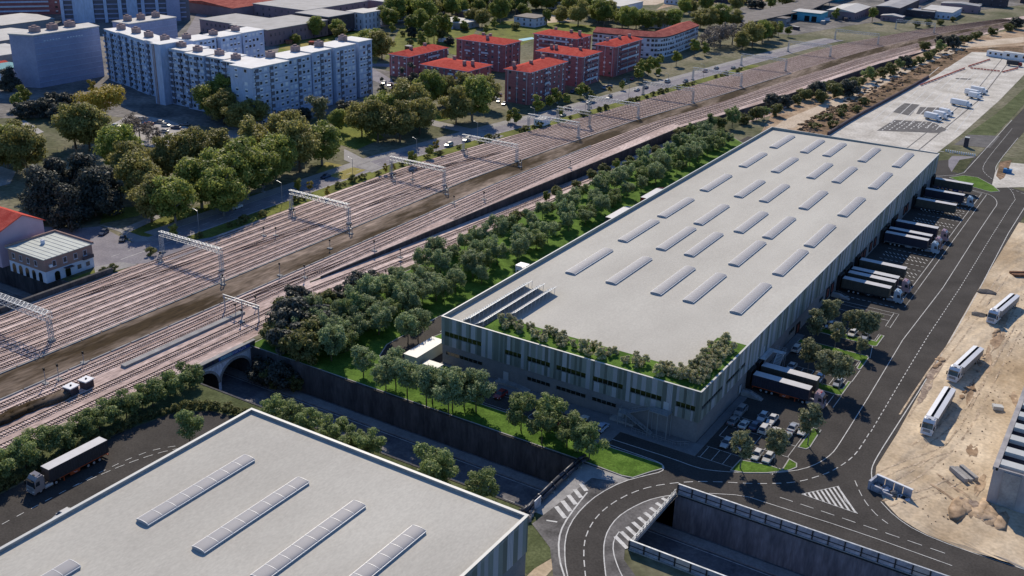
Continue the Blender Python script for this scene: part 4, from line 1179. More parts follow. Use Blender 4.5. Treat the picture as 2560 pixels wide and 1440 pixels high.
# white articulated tippers on the sand
def tipper(label, rear, front):
    a = Vector(rear); b = Vector(front); d = b-a
    t = thing('tipper_lorry', label, 'lorry', (a.x, a.y, .20), math.atan2(d.y, d.x), 'white tippers on the sand')
    L_ = d.length-3.6
    bd = MB()
    for s in (-1, 1):
        bd.box(0,L_,min(s*1.28,s*1.2),max(s*1.28,s*1.2),1.1,3.0)
        for k in range(10): bd.box(.1+k*(L_-.3)/9,.25+k*(L_-.3)/9,min(s*1.33,s*1.28),max(s*1.33,s*1.28),1.1,3.0)
    bd.box(-.06,0,-1.28,1.28,1.1,3.0); bd.box(L_,L_+.06,-1.28,1.28,1.1,3.2); bd.box(0,L_,-1.2,1.2,1.1,1.2)
    bd.build('tipper_body', 'chassis_grey', t)  # body is white; the grey puts the shade of its sides into the colour
    for s in (-1, 1):
        f = MB(); f.loft([[(.0,s*1.34,3.02),(.0,s*.30,3.25),(.0,s*.30,3.17),(.0,s*1.34,2.94)],[(L_,s*1.34,3.12),(L_,s*.30,3.35),(L_,s*.30,3.27),(L_,s*1.34,3.04)]]); f.build('cover_flap', 'white_paint', t)
    f = MB(); f.box(.05,L_-.05,-1.18,1.18,1.25,2.3); f.build('load', 'dark_concrete', t)
    c = MB()
    for s in (-1, 1): c.box(.2,L_+2.6,s*.5-.07,s*.5+.07,.75,1.05)
    c.build('trailer_chassis', 'chassis_grey', t)
    for x in (1.4,2.7,4.0):
        for s in (-1, 1): wheel(t, WT, x, s*1.0, .5)
    tractor_parts(t, 'white_paint', d.length-5.95-.1)
    return t
tipper('white tipper lorry farthest up the sand beside a dark heap', G(2532,762), G(2475,812))
tipper('white tipper lorry in the middle of the sand with its rear to the far one', G(2441,896), G(2377,958))
tipper('white tipper lorry on the sand nearest to the road junction', G(2369,1000), G(2313,1092))

# cars
CARM = {}
def car_proto(kind):
    if kind == 'hatch': L_, w, hd, rf, prof = 4.1, .88, .92, 1.47, dict(h0=.68, h1=.92, a=1.0, b=1.75, c=3.45, d=4.0)
    elif kind == 'suv': L_, w, hd, rf, prof = 4.6, .95, 1.05, 1.75, dict(h0=.85, h1=1.08, a=1.1, b=1.8, c=4.0, d=4.5)
    elif kind == 'pickup': L_, w, hd, rf, prof = 5.1, .95, 1.05, 1.75, dict(h0=.9, h1=1.08, a=1.3, b=2.0, c=4.2, d=4.9)
    elif kind == 'coupe': L_, w, hd, rf, prof = 4.2, .9, .8, 1.26, dict(h0=.58, h1=.82, a=1.3, b=2.05, c=2.9, d=3.8)
    else: L_, w, hd, rf, prof = 4.6, .9, .9, 1.45, dict(h0=.68, h1=.90, a=1.25, b=2.0, c=3.4, d=4.05)
    p = prof
    b = MB()
    secs = []
    for x, zt, ws, zb in ((0,p['h0']-.12,.80,.38),(.06,p['h0'],.86,.26),(.5,p['h0']+.1,.97,.24),(p['a'],p['h1'],1.0,.24),(p['d'],p['h1']+.06,1.0,.24),(L_-.12,p['h1']-.0,.93,.28),(L_,p['h1']-.2,.84,.4)):
        y = w*ws
        secs.append([(x,-y*.92,zb),(x,-y,zb+.12),(x,-y,zt-.18),(x,-y*.9,zt),(x,y*.9,zt),(x,y,zt-.18),(x,y,zb+.12),(x,y*.92,zb)])
    b.loft(secs)
    z1 = p['h1']; wi = w*.88; wr = w*.68
    body = b
    g = MB()
    e = .02
    g.loft([[(p['a']+.05,-wi,z1-.05),(p['d'],-wi,z1),(p['c'],-wr,rf-.05),(p['b'],-wr,rf-.05)],[(p['a']+.0,0,z1-.05),(p['d']+.05,0,z1),(p['c']+.03,0,rf-.04),(p['b']-.05,0,rf-.04)],[(p['a']+.05,wi,z1-.05),(p['d'],wi,z1),(p['c'],wr,rf-.05),(p['b'],wr,rf-.05)]])
    r = MB()
    r.loft([[(p['b']-.02,-wr-.02,rf-.06),(p['b']-.02,wr+.02,rf-.06),(p['b']+.1,wr-.05,rf),(p['b']+.1,-wr+.05,rf)],[(p['c']+.05,-wr-.02,rf-.06),(p['c']+.05,wr+.02,rf-.06),(p['c']-.1,wr-.05,rf),(p['c']-.1,-wr+.05,rf)]])
    for s in (-1, 1):
        r.bar((p['a']+.06,s*wi,z1-.02),(p['b'],s*wr,rf-.05),.06); r.bar((p['d'],s*wi,z1),(p['c'],s*wr,rf-.05),.09)
        m = (p['b']+p['c'])/2+.1; r.bar((m,s*wi*1.01,z1),(m,s*wr*1.02,rf-.05),.05)
    l = MB(); q = MB(); m = MB(); bp = MB()
    for s in (-1, 1):
        l.box(-.015,.14,s*w*.62-.15,s*w*.62+.15,p['h0']-.22,p['h0']-.08)
        q.box(L_-.1,L_+.012,s*w*.66-.12,s*w*.66+.12,p['h1']-.28,p['h1']-.1)
        m.box(p['a']+.35,p['a']+.5,s*(w+.09)-.09,s*(w+.09)+.09,z1-.02,z1+.12)
    bp.box(-.03,.08,-w*.72,w*.72,.28,.42); bp.box(L_-.1,L_+.03,-w*.72,w*.72,.3,.44)
    return dict(L=L_, w=w, body=body.v and body, glass=g, roof=r, head=l, tail=q, mir=m, bump=bp, wx=(.78,L_-.85))
for k in ('hatch','suv','sedan','coupe','pickup'):
    c = car_proto(k)
    CARM[k] = dict(L=c['L'], w=c['w'], wx=c['wx'], glass=c['glass'].mesh('cabin_glass','glass_blue'), head=c['head'].mesh('headlights','light_glass'), tail=c['tail'].mesh('tail_lights','tail_red'), bump=c['bump'].mesh('bumpers','black'), src=c, cache={})
def car(label, px, py, rz, kind, col, z=.7, xy=None, g=None, lod=0, gz=.035):
    x, y = xy if xy else G(px, py, z)
    M_ = CARM[kind]
    if col not in M_['cache']:
        s = M_['src']; M_['cache'][col] = (s['body'].mesh('body', col, False), s['roof'].mesh('roof', col), s['mir'].mesh('mirrors', col))
    me = M_['cache'][col]
    t = thing('parked_car', label, 'car', (x, y, gz), rz, g)
    ox = -M_['L']/2
    for nm, k in (('body',me[0]),('cabin_glass',M_['glass']),('roof',me[1])): put(nm, k, t, (ox,0,0))
    if lod == 0:
        for nm, k in (('mirrors',me[2]),('headlights',M_['head']),('tail_lights',M_['tail']),('bumpers',M_['bump'])): put(nm, k, t, (ox,0,0))
    for wx in M_['wx']:
        for s in (-1, 1):
            w = put('wheel', WC[0], t, (ox+wx, s*(M_['w']-.12), .33))
            if lod == 0: put('rim', WC[1], w)
    return t
D_ = math.pi/2   # car nose is local -x: rz = 90 deg points the nose to -y (towards the viewer)
N, S_ = math.pi/2, -math.pi/2
PG = 'cars in the corner car park'
for a in (
 ('dark grey pickup with round lamps parked closest to the warehouse wall',1852,1026,N,'pickup','car_grey'),
 ('grey coupe seen from behind in the first bay beside the warehouse wall',1834,1050,S_,'sedan','car_grey'),
 ('white sports car with black rear deck in the second bay from the wall',1860,1059,S_,'coupe','car_white'),
 ('silver-grey hatchback facing the viewer left of a white saloon',1907,1041,N,'hatch','car_silver'),
 ('white saloon facing the viewer beside the silver-grey hatchback',1931,1047,N,'sedan','car_white'),
 ('dark navy car seen from behind between white sports car and white jeep',1888,1062,S_,'sedan','car_blue'),
 ('white jeep with flat roof seen from behind',1912,1071,S_,'suv','car_white'),
 ('white hatchback seen from behind beside the white jeep',1939,1078,S_,'hatch','car_white'),
 ('silver saloon reversed into an upper bay near the end of the rows',1983,1067,S_,'sedan','car_silver'),
 ('silver saloon seen from behind, lower one of the nose-to-tail pair',1966,1090,S_,'sedan','car_silver'),
 ('white car half under the tree beside the narrow lawn strip',2008,1076,N,'hatch','car_white'),
 ('silver hatchback alone at the near end of the wall row, facing the viewer',1816,1106,N,'hatch','car_silver'),
 ('silver car half hidden by the large double tree',1848,1115,N,'hatch','car_silver'),
 ('white car under the double tree, left of the last one',1892,1136,N,'hatch','car_white'),
 ('white car under the double tree nearest the lawn tip',1921,1143,N,'hatch','car_white')):
    car(*a, g=PG)
PG2 = 'cars between the lawn islands'
for a in (
 ('white estate car with pink rear parked by the warehouse wall stairs',1993,870,S_,'suv','car_white'),
 ('dark red car parked below the long lawn island',2047,880,S_,'hatch','car_red'),
 ('silver car seen from behind right of the dark red car',2062,891,S_,'hatch','car_silver'),
 ('silver car behind the tree right of the dark red car',2079,894,S_,'sedan','car_silver'),
 ('silver car facing the viewer, leftmost above the upper lawn island',2074,812,N,'hatch','car_silver'),
 ('silver car facing the viewer, second from left above the upper lawn island',2092,818,N,'hatch','car_silver'),
 ('white car half hidden by the double tree above the upper lawn island',2131,832,N,'hatch','car_white'),
 ('silver car at the right end above the upper lawn island',2163,839,N,'sedan','car_silver'),
 ('silver saloon parked close to the docked orange-chassis lorries',1979,916,N,'sedan','car_silver'),
 ('pale blue car under the trees behind the dark docked trailer',2048,944,N,'hatch','car_pale_blue'),
 ('silver car in the crook of the L-shaped lawn island',2095,956,N,'hatch','car_silver')):
    car(*a, g=PG2)
for a in (
 ('dark red car parked at the front wall behind the tree row',1251,985,N,'hatch','car_red'),
 ('white car with black bonnet parked at the front wall',1456,1047,S_,'coupe','car_white'),
 ('light blue car parked at the front wall near the steel stairs',1506,1066,S_,'hatch','car_pale_blue'),
 ('red car hidden behind the front lawn trees',1391,1054,S_,'hatch','car_red')):
    car(*a, g='cars along the front wall')
car('white car half hidden behind the nearest warehouse roof edge', 0, 0, N, 'hatch', 'car_white', xy=(-87.0,-92.5))
car('dark blue car waiting at the street junction by the dark lawn', 259, 580, 2.0, 'sedan', 'car_blue', lod=1, gz=.06)
car('black car at the street junction nearer the corner house', 306, 596, 2.3, 'sedan', 'car_black', lod=1, gz=.06)
rc = random.Random(5)
cols = ['car_white','car_silver','car_grey','car_black','car_blue','car_silver','car_grey','car_red']
for i, (px, py) in enumerate([(290,318),(318,322),(345,316),(372,312),(398,308),(415,316),(440,322),(462,314),(480,326),(350,300),(300,345),(330,352),(420,345),(450,350),(500,345),(520,352),(545,340),(470,340),(410,331),(650,318),(668,314),(690,308),(40,338),(60,334),(20,345),(78,345)]):
    car('small parked car in the pale car park before the grey apartment blocks', px, py, rc.choice([.4,.5,2.0,2.1,3.5]), rc.choice(['hatch','sedan']), rc.choice(cols), z=0, g='cars parked before the apartment blocks', lod=1, gz=.06)
for i, (px, py) in enumerate([(850,70),(862,68),(880,66),(900,64),(915,62),(930,60),(950,57),(870,78),(890,75),(905,73)]):
    car('tiny car parked along the far street by the white factory', px, py, 1.9, rc.choice(['hatch','sedan']), rc.choice(cols), z=0, g='cars along the far street', lod=1, gz=.06)
for i, (px, py) in enumerate([(1430,232),(1440,228),(1225,246),(1236,250),(1246,255),(1400,238),(1260,262),(1245,240),(1300,240),(1510,222),(1522,218),(1560,205),(1645,190),(1580,200),(1000,225),(975,215),(960,210)]):
    car('small car parked between the red brick houses', px, py, rc.choice([.3,1.9,2.0]), rc.choice(['hatch','sedan']), rc.choice(cols), z=0, g='cars parked among the brick houses', lod=1, gz=.06)
for k in range(16):
    yq = rc.uniform(30, 420)
    car('small car on the street beside the railway, '+('before the round lawn' if yq < 120 else 'by the round lawn' if yq < 200 else 'before the brick houses' if yq < 320 else 'past the brick houses')+(', house side' if k % 3 else ', track side'), 0, 0, -1.57 if k % 2 else 1.57, rc.choice(['hatch','sedan','suv']), rc.choice(cols), xy=(left(yq)-(14.6 if k % 3 else 8.0), yq), g='cars on the street beside the railway', lod=1, gz=.07)
# vans and box lorries on the pale yard
def boxvan(label, px, py, rz, ln=7.5, m='white_paint', g=None, cab='white_paint', zz=.05, z=0):
    x, y = G(px, py, z)
    t = thing('box_van', label, 'van', (x, y, zz), rz, g)
    b = MB(); b.box(-ln/2,ln/2-2.2,-1.2,1.2,.9,3.3); b.build('box_body', m, t)
    c = MB(); c.loft([[(ln/2-2.1,-1.05,.5),(ln/2-.05,-1.05,.5),(ln/2,-1.05,1.3),(ln/2-.5,-1.0,2.4),(ln/2-2.1,-1.0,2.5)],[(ln/2-2.1,1.05,.5),(ln/2-.05,1.05,.5),(ln/2,1.05,1.3),(ln/2-.5,1.0,2.4),(ln/2-2.1,1.0,2.5)]]); c.build('cab', cab, t)
    c = MB(); c.quad((ln/2+.03,-.95,1.35),(ln/2+.03,.95,1.35),(ln/2-.44,.92,2.32),(ln/2-.44,-.92,2.32)); c.build('windscreen', 'glass_blue', t)
    c = MB(); c.box(-ln/2,ln/2-.2,-.5,.5,.55,.9); c.build('chassis', 'chassis_black', t)
    for wx in (-ln/2+1.5, ln/2-1.2):
        for s in (-1, 1): wheel(t, WT, wx, s*1.0, .45)
    return t
VG = 'vans on the pale yard'
for a in (('white box van at the near group on the dark patch, left one',2331,300,-.35,8.5),('white box van at the near group on the dark patch, middle one',2352,296,-.35,7.5),('white box van at the near group on the dark patch, far one',2364,289,-.3,7),('large white box lorry alone in the middle of the pale yard',2402,266,-.3,11),('white van of the far trio, nearest one',2437,247,-.3,7),('white van of the far trio, middle one',2432,240,-.3,9),('white van of the far trio, farthest one',2447,233,-.3,9)):
    boxvan(*a, g=VG)
boxvan('dark lorry with red nose beside the long white container', 2535, 165, 0, 9, 'cont_dark', None, 'cont_red')
def box_unit(name, label, cat, px, py, rz, lx, ly, h, m, rm):
    x, y = G(px, py)
    t = thing(name, label, cat, (x, y, .05), rz)
    b = MB(); b.box(-lx/2,lx/2,-ly/2,ly/2,0.1,h); b.build('wall', m, t)
    b = MB(); b.box(-lx/2-.1,lx/2+.1,-ly/2-.1,ly/2+.1,h+.003,h+.18); b.build('roof', rm, t)
    for k in range(3):
        w = MB(); x0 = -lx/2+lx*(k+.5)/3.2; w.box(x0,x0+lx*.12,-ly/2-.04,-ly/2,h*.45,h*.8); w.build('window', 'glass_dark', t)
    return t
box_unit('site_container', 'long white container at the far right end of the pale yard', 'container', 2540, 150, -.2, 16, 5, 4.2, 'white_paint', 'coping')
box_unit('site_cabin', 'pale blue-grey site cabin at the far end of the pale yard', 'cabin', 2490, 142, -.2, 11, 5, 3.5, 'shutter', 'pale_roof')
# ---------------------------------------------------------------- trees and shrubs
def crown_mesh(name, m, seed, r, h0, h1, clumps, leaves, size, shape='round', flat=.75):
    """leaf-sized faces spread over many clumps inside the crown's volume"""
    rr = random.Random(seed); mb = MB()
    cs = []
    for i in range(clumps):
        for _ in range(30):
            u = rr.uniform(-1,1); v = rr.uniform(-1,1); t = rr.random()
            if shape == 'round': lim = math.sqrt(max(0, 1-((t-.45)/.56)**2))
            elif shape == 'cone': lim = (1-t)*.95+.1
            elif shape == 'vase': lim = .25+.75*t if t < .85 else .8
            elif shape == 'umbrella': lim = 1.0 if t > .4 else .5
            else: lim = math.sqrt(max(0, 1-((t-.5)/.55)**2))*.8
            if u*u+v*v <= lim*lim: break
        cs.append((u*r*.80, v*r*.80, h0+(h1-h0)*(.08+.84*t), r*rr.uniform(.20,.40)))
    for cx, cy, cz, cr in cs:
        n = int(leaves*(cr/(.3*r))**2)
        for _ in range(n):
            d = Vector((rr.gauss(0,1), rr.gauss(0,1), rr.gauss(0,1)+.25)).normalized()
            k = cr*(rr.random()**.35)*rr.uniform(.75,1.12)
            p = Vector((cx, cy, cz))+Vector((d.x*k, d.y*k, d.z*k*flat))
            nrm = (d+Vector((rr.uniform(-.7,.7), rr.uniform(-.7,.7), rr.uniform(-.3,.9)))).normalized()
            a = nrm.orthogonal().normalized(); b = nrm.cross(a)
            th = rr.uniform(0, 6.28); a2 = a*math.cos(th)+b*math.sin(th); b2 = b*math.cos(th)-a*math.sin(th)
            s = size*rr.uniform(.6,1.35); w = s*rr.uniform(.45,.8)
            q = [p-a2*s*.5, p+b2*w*.5, p+a2*s*.5, p-b2*w*.5]
            mb.quad(*[tuple(x) for x in q])
    return mb.mesh(name, m)
def trunk_mesh(m, seed, h0, h1, r, cr):
    rr = random.Random(seed); mb = MB()
    p = Vector((0,0,0)); k = r
    top = h0+(h1-h0)*.55
    for i in range(4):
        q = Vector((rr.uniform(-.15,.15)*h0*.2, rr.uniform(-.15,.15)*h0*.2, top*(i+1)/4))
        mb.cyl(p, q, k, k*.78, 6, 0, False); p = q; k *= .78
        if i >= 1:
            for _ in range(3):
                a = rr.uniform(0, 6.28); e = q+Vector((math.cos(a)*cr*.6, math.sin(a)*cr*.6, (h1-h0)*rr.uniform(.2,.4)))
                mb.cyl(q, e, k*.6, k*.18, 5, 0, False)
    return mb.mesh('trunk', m)
PROTO = {}
def proto(kind, leaf, r, h0, h1, clumps, leaves, size, shape='round', tr=.2, tm='trunk', n=3, flat=.75, twig=0):
    PROTO[kind] = []
    for i in range(n):
        sd = hash_(kind)+i*17
        PROTO[kind].append((crown_mesh('crown', leaf, sd, r, h0, h1, clumps, leaves, size, shape, flat), trunk_mesh(tm, sd+1, h0+.3, h1, tr, r), r, h1))
def hash_(s): return sum(ord(c)*(i+3) for i, c in enumerate(s))
proto('sage', 'leaf_sage', 3.9, 2.3, 9.2, 32, 135, .46, n=4, tr=.17)
proto('green', 'leaf_green', 3.7, 2.0, 8.6, 30, 135, .46, n=3, tr=.17)
proto('parking', 'leaf_park', 3.3, 2.4, 9.6, 32, 95, .50, 'oval', n=3, tr=.14, tm='trunk_grey')
proto('hedge_tree', 'leaf_green', 3.7, .6, 6.8, 30, 135, .45, n=2, tr=.16)
proto('plane', 'leaf_plane', 9.5, 3.0, 20.0, 58, 190, .95, n=3, tr=.6, tm='trunk_grey')
proto('olive', 'leaf_olive', 9.0, 3.0, 18.5, 54, 185, .92, n=3, tr=.5)
proto('dark', 'leaf_dark', 8.0, .6, 20.0, 60, 170, .9, 'cone', n=2, tr=.4)
proto('bare', 'leaf_bare', 5.5, 2.0, 9.0, 26, 60, .6, n=2, tr=.3, tm='trunk_grey')
proto('dusk', 'leaf_dark', 5.4, .4, 7.8, 32, 150, .75, n=2, tr=.3)
proto('lime', 'leaf_lime', 3.0, 1.2, 7.4, 24, 110, .58, 'oval', n=2, tr=.14)
proto('poplar', 'leaf_lime', 4.8, 1.5, 16.0, 34, 130, .85, 'oval', n=2, tr=.3)
proto('yellow', 'leaf_yellow', 2.2, 1.2, 5.5, 14, 65, .5, 'oval', n=2, tr=.12)
proto('umbrella', 'leaf_yellow', 9.5, 10.0, 16.5, 44, 170, .8, 'umbrella', n=1, tr=.35)
proto('vase', 'leaf_park', 6.0, 4.0, 16.0, 36, 120, .8, 'vase', n=1, tr=.3)
proto('conifer', 'leaf_dark', 4.2, 1.0, 15.5, 28, 100, .7, 'cone', n=1, tr=.3)
proto('scrub', 'leaf_scrub', 4.2, .2, 6.4, 28, 125, .64, n=3, tr=.18)
proto('bush', 'leaf_scrub', 2.0, .0, 2.2, 12, 60, .42, n=2, tr=.08)
proto('roofshrub', 'leaf_flower', 1.5, .0, 2.4, 18, 110, .26, n=3, tr=.05, flat=.9)
rt = random.Random(21)
def tree(kind, label, x, y, s=1.0, g=None, name='tree', cat='tree', z=0.0, sz=None, k=None):
    pr = PROTO[kind][rt.randrange(len(PROTO[kind])) if k is None else k]
    if name == 'tree': name = KN.get(kind, 'tree')
    o = thing(name, label, cat, (x, y, z), rt.uniform(0, 6.28), g, None, (s, s, sz or s*rt.uniform(.92,1.08)))
    put('crown', pr[0], o); put('trunk', pr[1], o)
    return o
ORD = ['leftmost','second from left','third from left','fourth from left','fifth from left','sixth from left','seventh from left','eighth from left','ninth from left','tenth from left','eleventh from left','twelfth from left','thirteenth from left','fourteenth from left','fifteenth from left','sixteenth from left','seventeenth from left','eighteenth from left','nineteenth from left','twentieth from left']
KN = dict(plane='plane_tree', olive='plane_tree', dark='conifer', conifer='conifer', scrub='scrub_tree', dusk='scrub_tree', lime='street_tree', yellow='street_tree', poplar='poplar', bare='leafless_tree', umbrella='umbrella_tree', vase='broadleaf_tree', sage='broadleaf_tree', green='broadleaf_tree', parking='car_park_tree', hedge_tree='shrubby_tree')
def trees(kind, label, pts, s, g, name='tree', cat='tree', jit=.12, z=0.0, ez=0.0):
    base = label
    pts = sorted(pts)
    for i, p in enumerate(pts):
        if len(pts) > 1: label = base+', '+(ORD[i] if i < 20 and i < len(pts)-1 else 'rightmost' if i == len(pts)-1 else 'right-hand part')
        x, y = G(p[0], p[1], ez); q = rt.random()
        tree(('olive' if q < .3 else kind) if kind == 'plane' else ('plane' if q < .22 else kind) if kind == 'olive' else kind, label, x, y, (p[2] if len(p) > 2 else s)*rt.uniform(1-jit, 1+jit), g, name, cat, z)
# belt between the railway and the warehouse, dense
belt = []
def scatter(poly, n, md, seed):
    rr = random.Random(seed); out = []
    xs = [p[0] for p in poly]; ysv = [p[1] for p in poly]
    def ins(x, y):
        c = False
        for i in range(len(poly)):
            x1, y1 = poly[i]; x2, y2 = poly[i-1]
            if (y1 > y) != (y2 > y) and x < (x2-x1)*(y-y1)/(y2-y1)+x1: c = not c
        return c
    tries = 0
    while len(out) < n and tries < n*200:
        tries += 1
        x = rr.uniform(min(xs), max(xs)); y = rr.uniform(min(ysv), max(ysv))
        if not ins(x, y): continue
        if any((x-a)**2+(y-b)**2 < md*md for a, b in out): continue
        out.append((x, y))
    return out
def belt_label(base, x, y):
    rowy = [('ahead of the first skylight row',40),('level with the first skylight row',55),('just past the first skylight row',70),('level with the second skylight row',86),('just past the second skylight row',100),('level with the third skylight row',114),('just past the third skylight row',132),('level with the fourth skylight row',148),('just past the fourth skylight row',170),('level with the fifth skylight row',185),('just past the fifth skylight row',203),('level with the sixth skylight row',218),('past the sixth skylight row',400)]
    lo = [r for r in rowy if y < r[1]][0][0]
    side = 'on the railway side' if x < -99 else 'in the middle' if x < -92 else 'on the warehouse side'
    return base+', '+side+', '+lo
BG = 'trees of the green belt beside the warehouse'
for x, y in scatter([(-109,-12),(-90,-13),(-87,0),(-89,30),(-106,30)], 34, 3.9, 3):
    tree(rt.choice(['sage','sage','green','sage','hedge_tree']), ('bushy tree of the clump left of the warehouse corner, '+('rear' if y > 14 else 'middle' if y > 0 else 'front')+' part, '+('railway side' if x < -102 else 'railway half' if x < -97 else 'warehouse half' if x < -92 else 'warehouse side')), x, y, rt.uniform(.8,1.05), BG)
for x, y in scatter([(-107,30),(-87,30),(-87,120),(-104,120)], 40, 5.1, 4):
    tree(rt.choice(['sage','sage','green','sage','hedge_tree']), belt_label('bushy belt tree', x, y), x, y, rt.uniform(.62,1.15), BG)
for x, y in scatter([(-103,120),(-87,120),(-87,245),(-99,245)], 48, 5.2, 5):
    tree(rt.choice(['sage','sage','green','sage','hedge_tree']), belt_label('bushy belt tree', x, y), x, y, rt.uniform(.62,1.12), BG)
for p, l in zip([(829,904),(909,939),(965,981),(990,968),(1018,990),(1066,1012),(1081,1008),(1121,1034),(1131,1025),(1160,1018),(1190,1030),(1302,1077),(1372,1077),(1354,1110),(1417,1118),(1445,1132),(1472,1152),(1020,862),(1045,850)],
    ['tree with trunk showing at the left end of the lawn above the sunken road','branching tree standing alone near the left end of the lawn above the sunken road','slim tree at the lawn edge below the low white annexe','second slim tree at the lawn edge below the white annexe','broad grey-green tree below the white annexe corner','left one of the paired trees below the warehouse left windows','right one of the paired trees below the warehouse left windows','thin-trunked tree at lawn edge before the blank plinth, front one','thin-trunked tree before the blank plinth, rear one','tree touching the warehouse wall in view left of the red car','reddish-trunked tree right of the tall lawn row, left of the red car','broad leaf tree at the left of the big central lawn group','tall tree in the middle of the central lawn group','front tree of the central lawn group at the wall edge','left tree of the last lawn group before the open grass','middle tree of the last lawn group before the open grass','right tree of the last lawn group, next to open grass','brownish tree leaning over the low white annexe end','brown-green tree beside the service road above the white annexe']):
    x, y = G(p[0], p[1]); tree('sage' if p[0] < 1300 else 'green', l, x, y, rt.uniform(.92,1.12), 'trees on the lawn above the sunken road')
# row in front of the foreground warehouse
for x, l in ((-80.2,'leftmost shrubby tree behind the nearest roof, at the sunken road'),(-75.5,'second shrubby tree behind the nearest roof apex'),(-70.5,'third shrubby tree behind the nearest roof edge'),(-63.5,'shrubby tree in the middle of the row behind the nearest roof'),(-58.5,'broad shrubby tree right of the row middle behind the nearest roof'),(-54.0,'right end tree of the clump behind the nearest roof'),(-38.5,'tall tree alone between the nearest roof and dark wall'),(-35.8,'lower companion of the tall lone tree behind the nearest roof'),(-26.0,'rounded tree behind the nearest roof right end')):
    tree('hedge_tree', l, x, -43.6+rt.uniform(-.5,.5), 1.3 if x == -38.5 else rt.uniform(.88,1.06), 'trees behind the nearest roof')
# trees and hedge along the curved yard at left
for i in range(17):
    tree('hedge_tree', 'shrubby dark tree between the tracks and the lorry yard, '+ORD[i], -107.6+rt.uniform(-1.2,1.0), -99+i*3.45+rt.uniform(-.7,.7), rt.uniform(.85,1.1), 'trees between the tracks and the curved yard')
x, y = G(475,1108); tree('green', 'round single tree at the curved yard edge beside the nearest roof', x, y, .95)
mbh = [(-104.6,-150),(-104.6,-66),(-102.2,-54),(-95.5,-47.6),(-86,-45.9),(-78,-48)]
pts = smooth_poly(mbh, 2); i = 0
for a, b in zip(pts, pts[1:]):
    d = (Vector(b)-Vector(a)).length; n = max(1, int(d/2.2))
    for k in range(n):
        x = a[0]+(b[0]-a[0])*k/n; y = a[1]+(b[1]-a[1])*k/n
        if y > -100: tree('bush', 'low dark hedge bush on the curved yard kerb, '+('beside the lorry' if y < -72 else 'between lorry and bend' if y < -58 else 'on the bend' if x < -96 else 'past the bend'), x, y, rt.uniform(.7,.95), 'hedge round the curved yard', 'hedge_bush', 'hedge bush')
# car park trees
for px, py, s, l in ((2069,824,1.0,'car park tree nearest the red dock doors'),(2031,860,1.05,'tall car park tree closest to the warehouse wall, on the upper island'),(2117,842,.85,'middle tree of the upper lawn island'),(2152,853,1.0,'left half of the double tree at the tip of the upper island'),(2168,858,1.0,'right half of the double tree at the tip of the upper island'),(2087,870,.8,'small tree in the middle of the long lawn island'),(2150,892,.62,'smallest tree with long shadow at the tip of the long island'),(2018,934,1.0,'car park tree beside the white estate car and stairs'),(2055,964,1.0,'left of the two trees on the L-shaped island'),(2096,976,1.08,'right of the two trees on the L-shaped island with its shadow on the road'),(2019,1113,1.05,'tree on the narrow lawn strip before the pink lorry cab'),(1850,1172,1.0,'left half of the large double tree over the corner cars'),(1936,1158,.95,'right half of the large double tree over the corner cars')):
    x, y = G(px, py); tree('parking', l, x, y, s, 'car park trees', z=.15)
# shrubs of the roof garden
rs = random.Random(8)
def roofshrubs(n, x0, x1, y0, y1, label, seed):
    for x, y in scatter([(x0,y0),(x1,y0),(x1,y1),(x0,y1)], n, 1.5, seed):
        tree('roofshrub', label+(', near side' if (y < 4.3 if y1 < 8 else y < 13) else ', far side'), x, y, rs.uniform(.75,1.15), 'flowering shrubs of the roof garden', 'roof_shrub', 'shrub', 12.36)
for i, (n, x0, x1, l) in enumerate(((9,-53.5,-41,'blossoming shrub on the roof garden beside the slatted racks'),(7,-40,-32.5,'blossoming shrub on the long side of the roof garden left of its middle'),(8,-31,-23,'blossoming shrub on the long side of the roof garden right of its middle'),(5,-21,-15.5,'blossoming shrub in the fourth cluster of the roof garden'),(7,-12.5,-6.5,'blossoming shrub before the inner corner of the roof garden'))):
    roofshrubs(n, x0, x1, 1.7, 6.9, l, 30+i)
roofshrubs(22, -6.4, -1.7, 3.0, 23.5, 'blossoming shrub on the short side arm of the roof garden', 40)
roofshrubs(2, -6.0, -2.5, 24.0, 26.5, 'blossoming shrub at the far end of the roof garden arm', 41)
# scrub near the bridge and along the sidings
for i, p in enumerate(sorted([(725,875,1.1),(745,905,1.2),(700,850,1.1),(735,840,1.3),(775,870,1.3),(780,800,1.1),(820,780,1.0),(740,780,1.2),(715,800,1.1),(860,770,.9),(890,750,1.0),(905,735,1.1),(770,905,1.1),(800,845,1.1)])):
    x, y = G(p[0], p[1]); tree('scrub' if rt.random() < .6 else 'dusk', 'dark tangled scrub tree beside the arched bridge end, '+ORD[i], x, y, p[2]*rt.uniform(.8,1.0), 'scrub by the bridge')
for i, p in enumerate([(925,725),(945,712),(1105,660),(1135,640),(1175,612),(1180,600),(1260,575),(1290,560),(1365,505),(1390,490),(1440,470),(1480,450),(1510,438),(1540,428),(1575,412),(1600,400),(1640,385)]):
    x, y = G(p[0], p[1]); tree('scrub' if rt.random() < .7 else 'lime', 'olive scrub tree between sidings and green belt, '+ORD[i], x, y, rt.uniform(.55,.8), 'scrub along the sidings')
sc = [(1700,352),(1725,345),(1750,338),(1775,330),(1800,325),(1830,318),(1860,310),(1890,302),(1910,298),(1940,290),(1930,270),(1960,268),(1990,262),(2010,250),(2040,246),(2060,238),(2075,228),(2095,232),(2110,220),(2130,225),(2150,215),(2165,205),(2180,200),(2205,195),(2225,188),(2245,178),(2260,168),(2280,165),(2300,158),(2320,150),(2335,140),(2350,132),(2380,120),(2400,112),(2420,104),(2440,98),(2480,88),(2520,78),(2540,72),(2380,105),(2350,110),(2310,125),(2120,240),(2085,245),(2050,258)]
sc.sort()
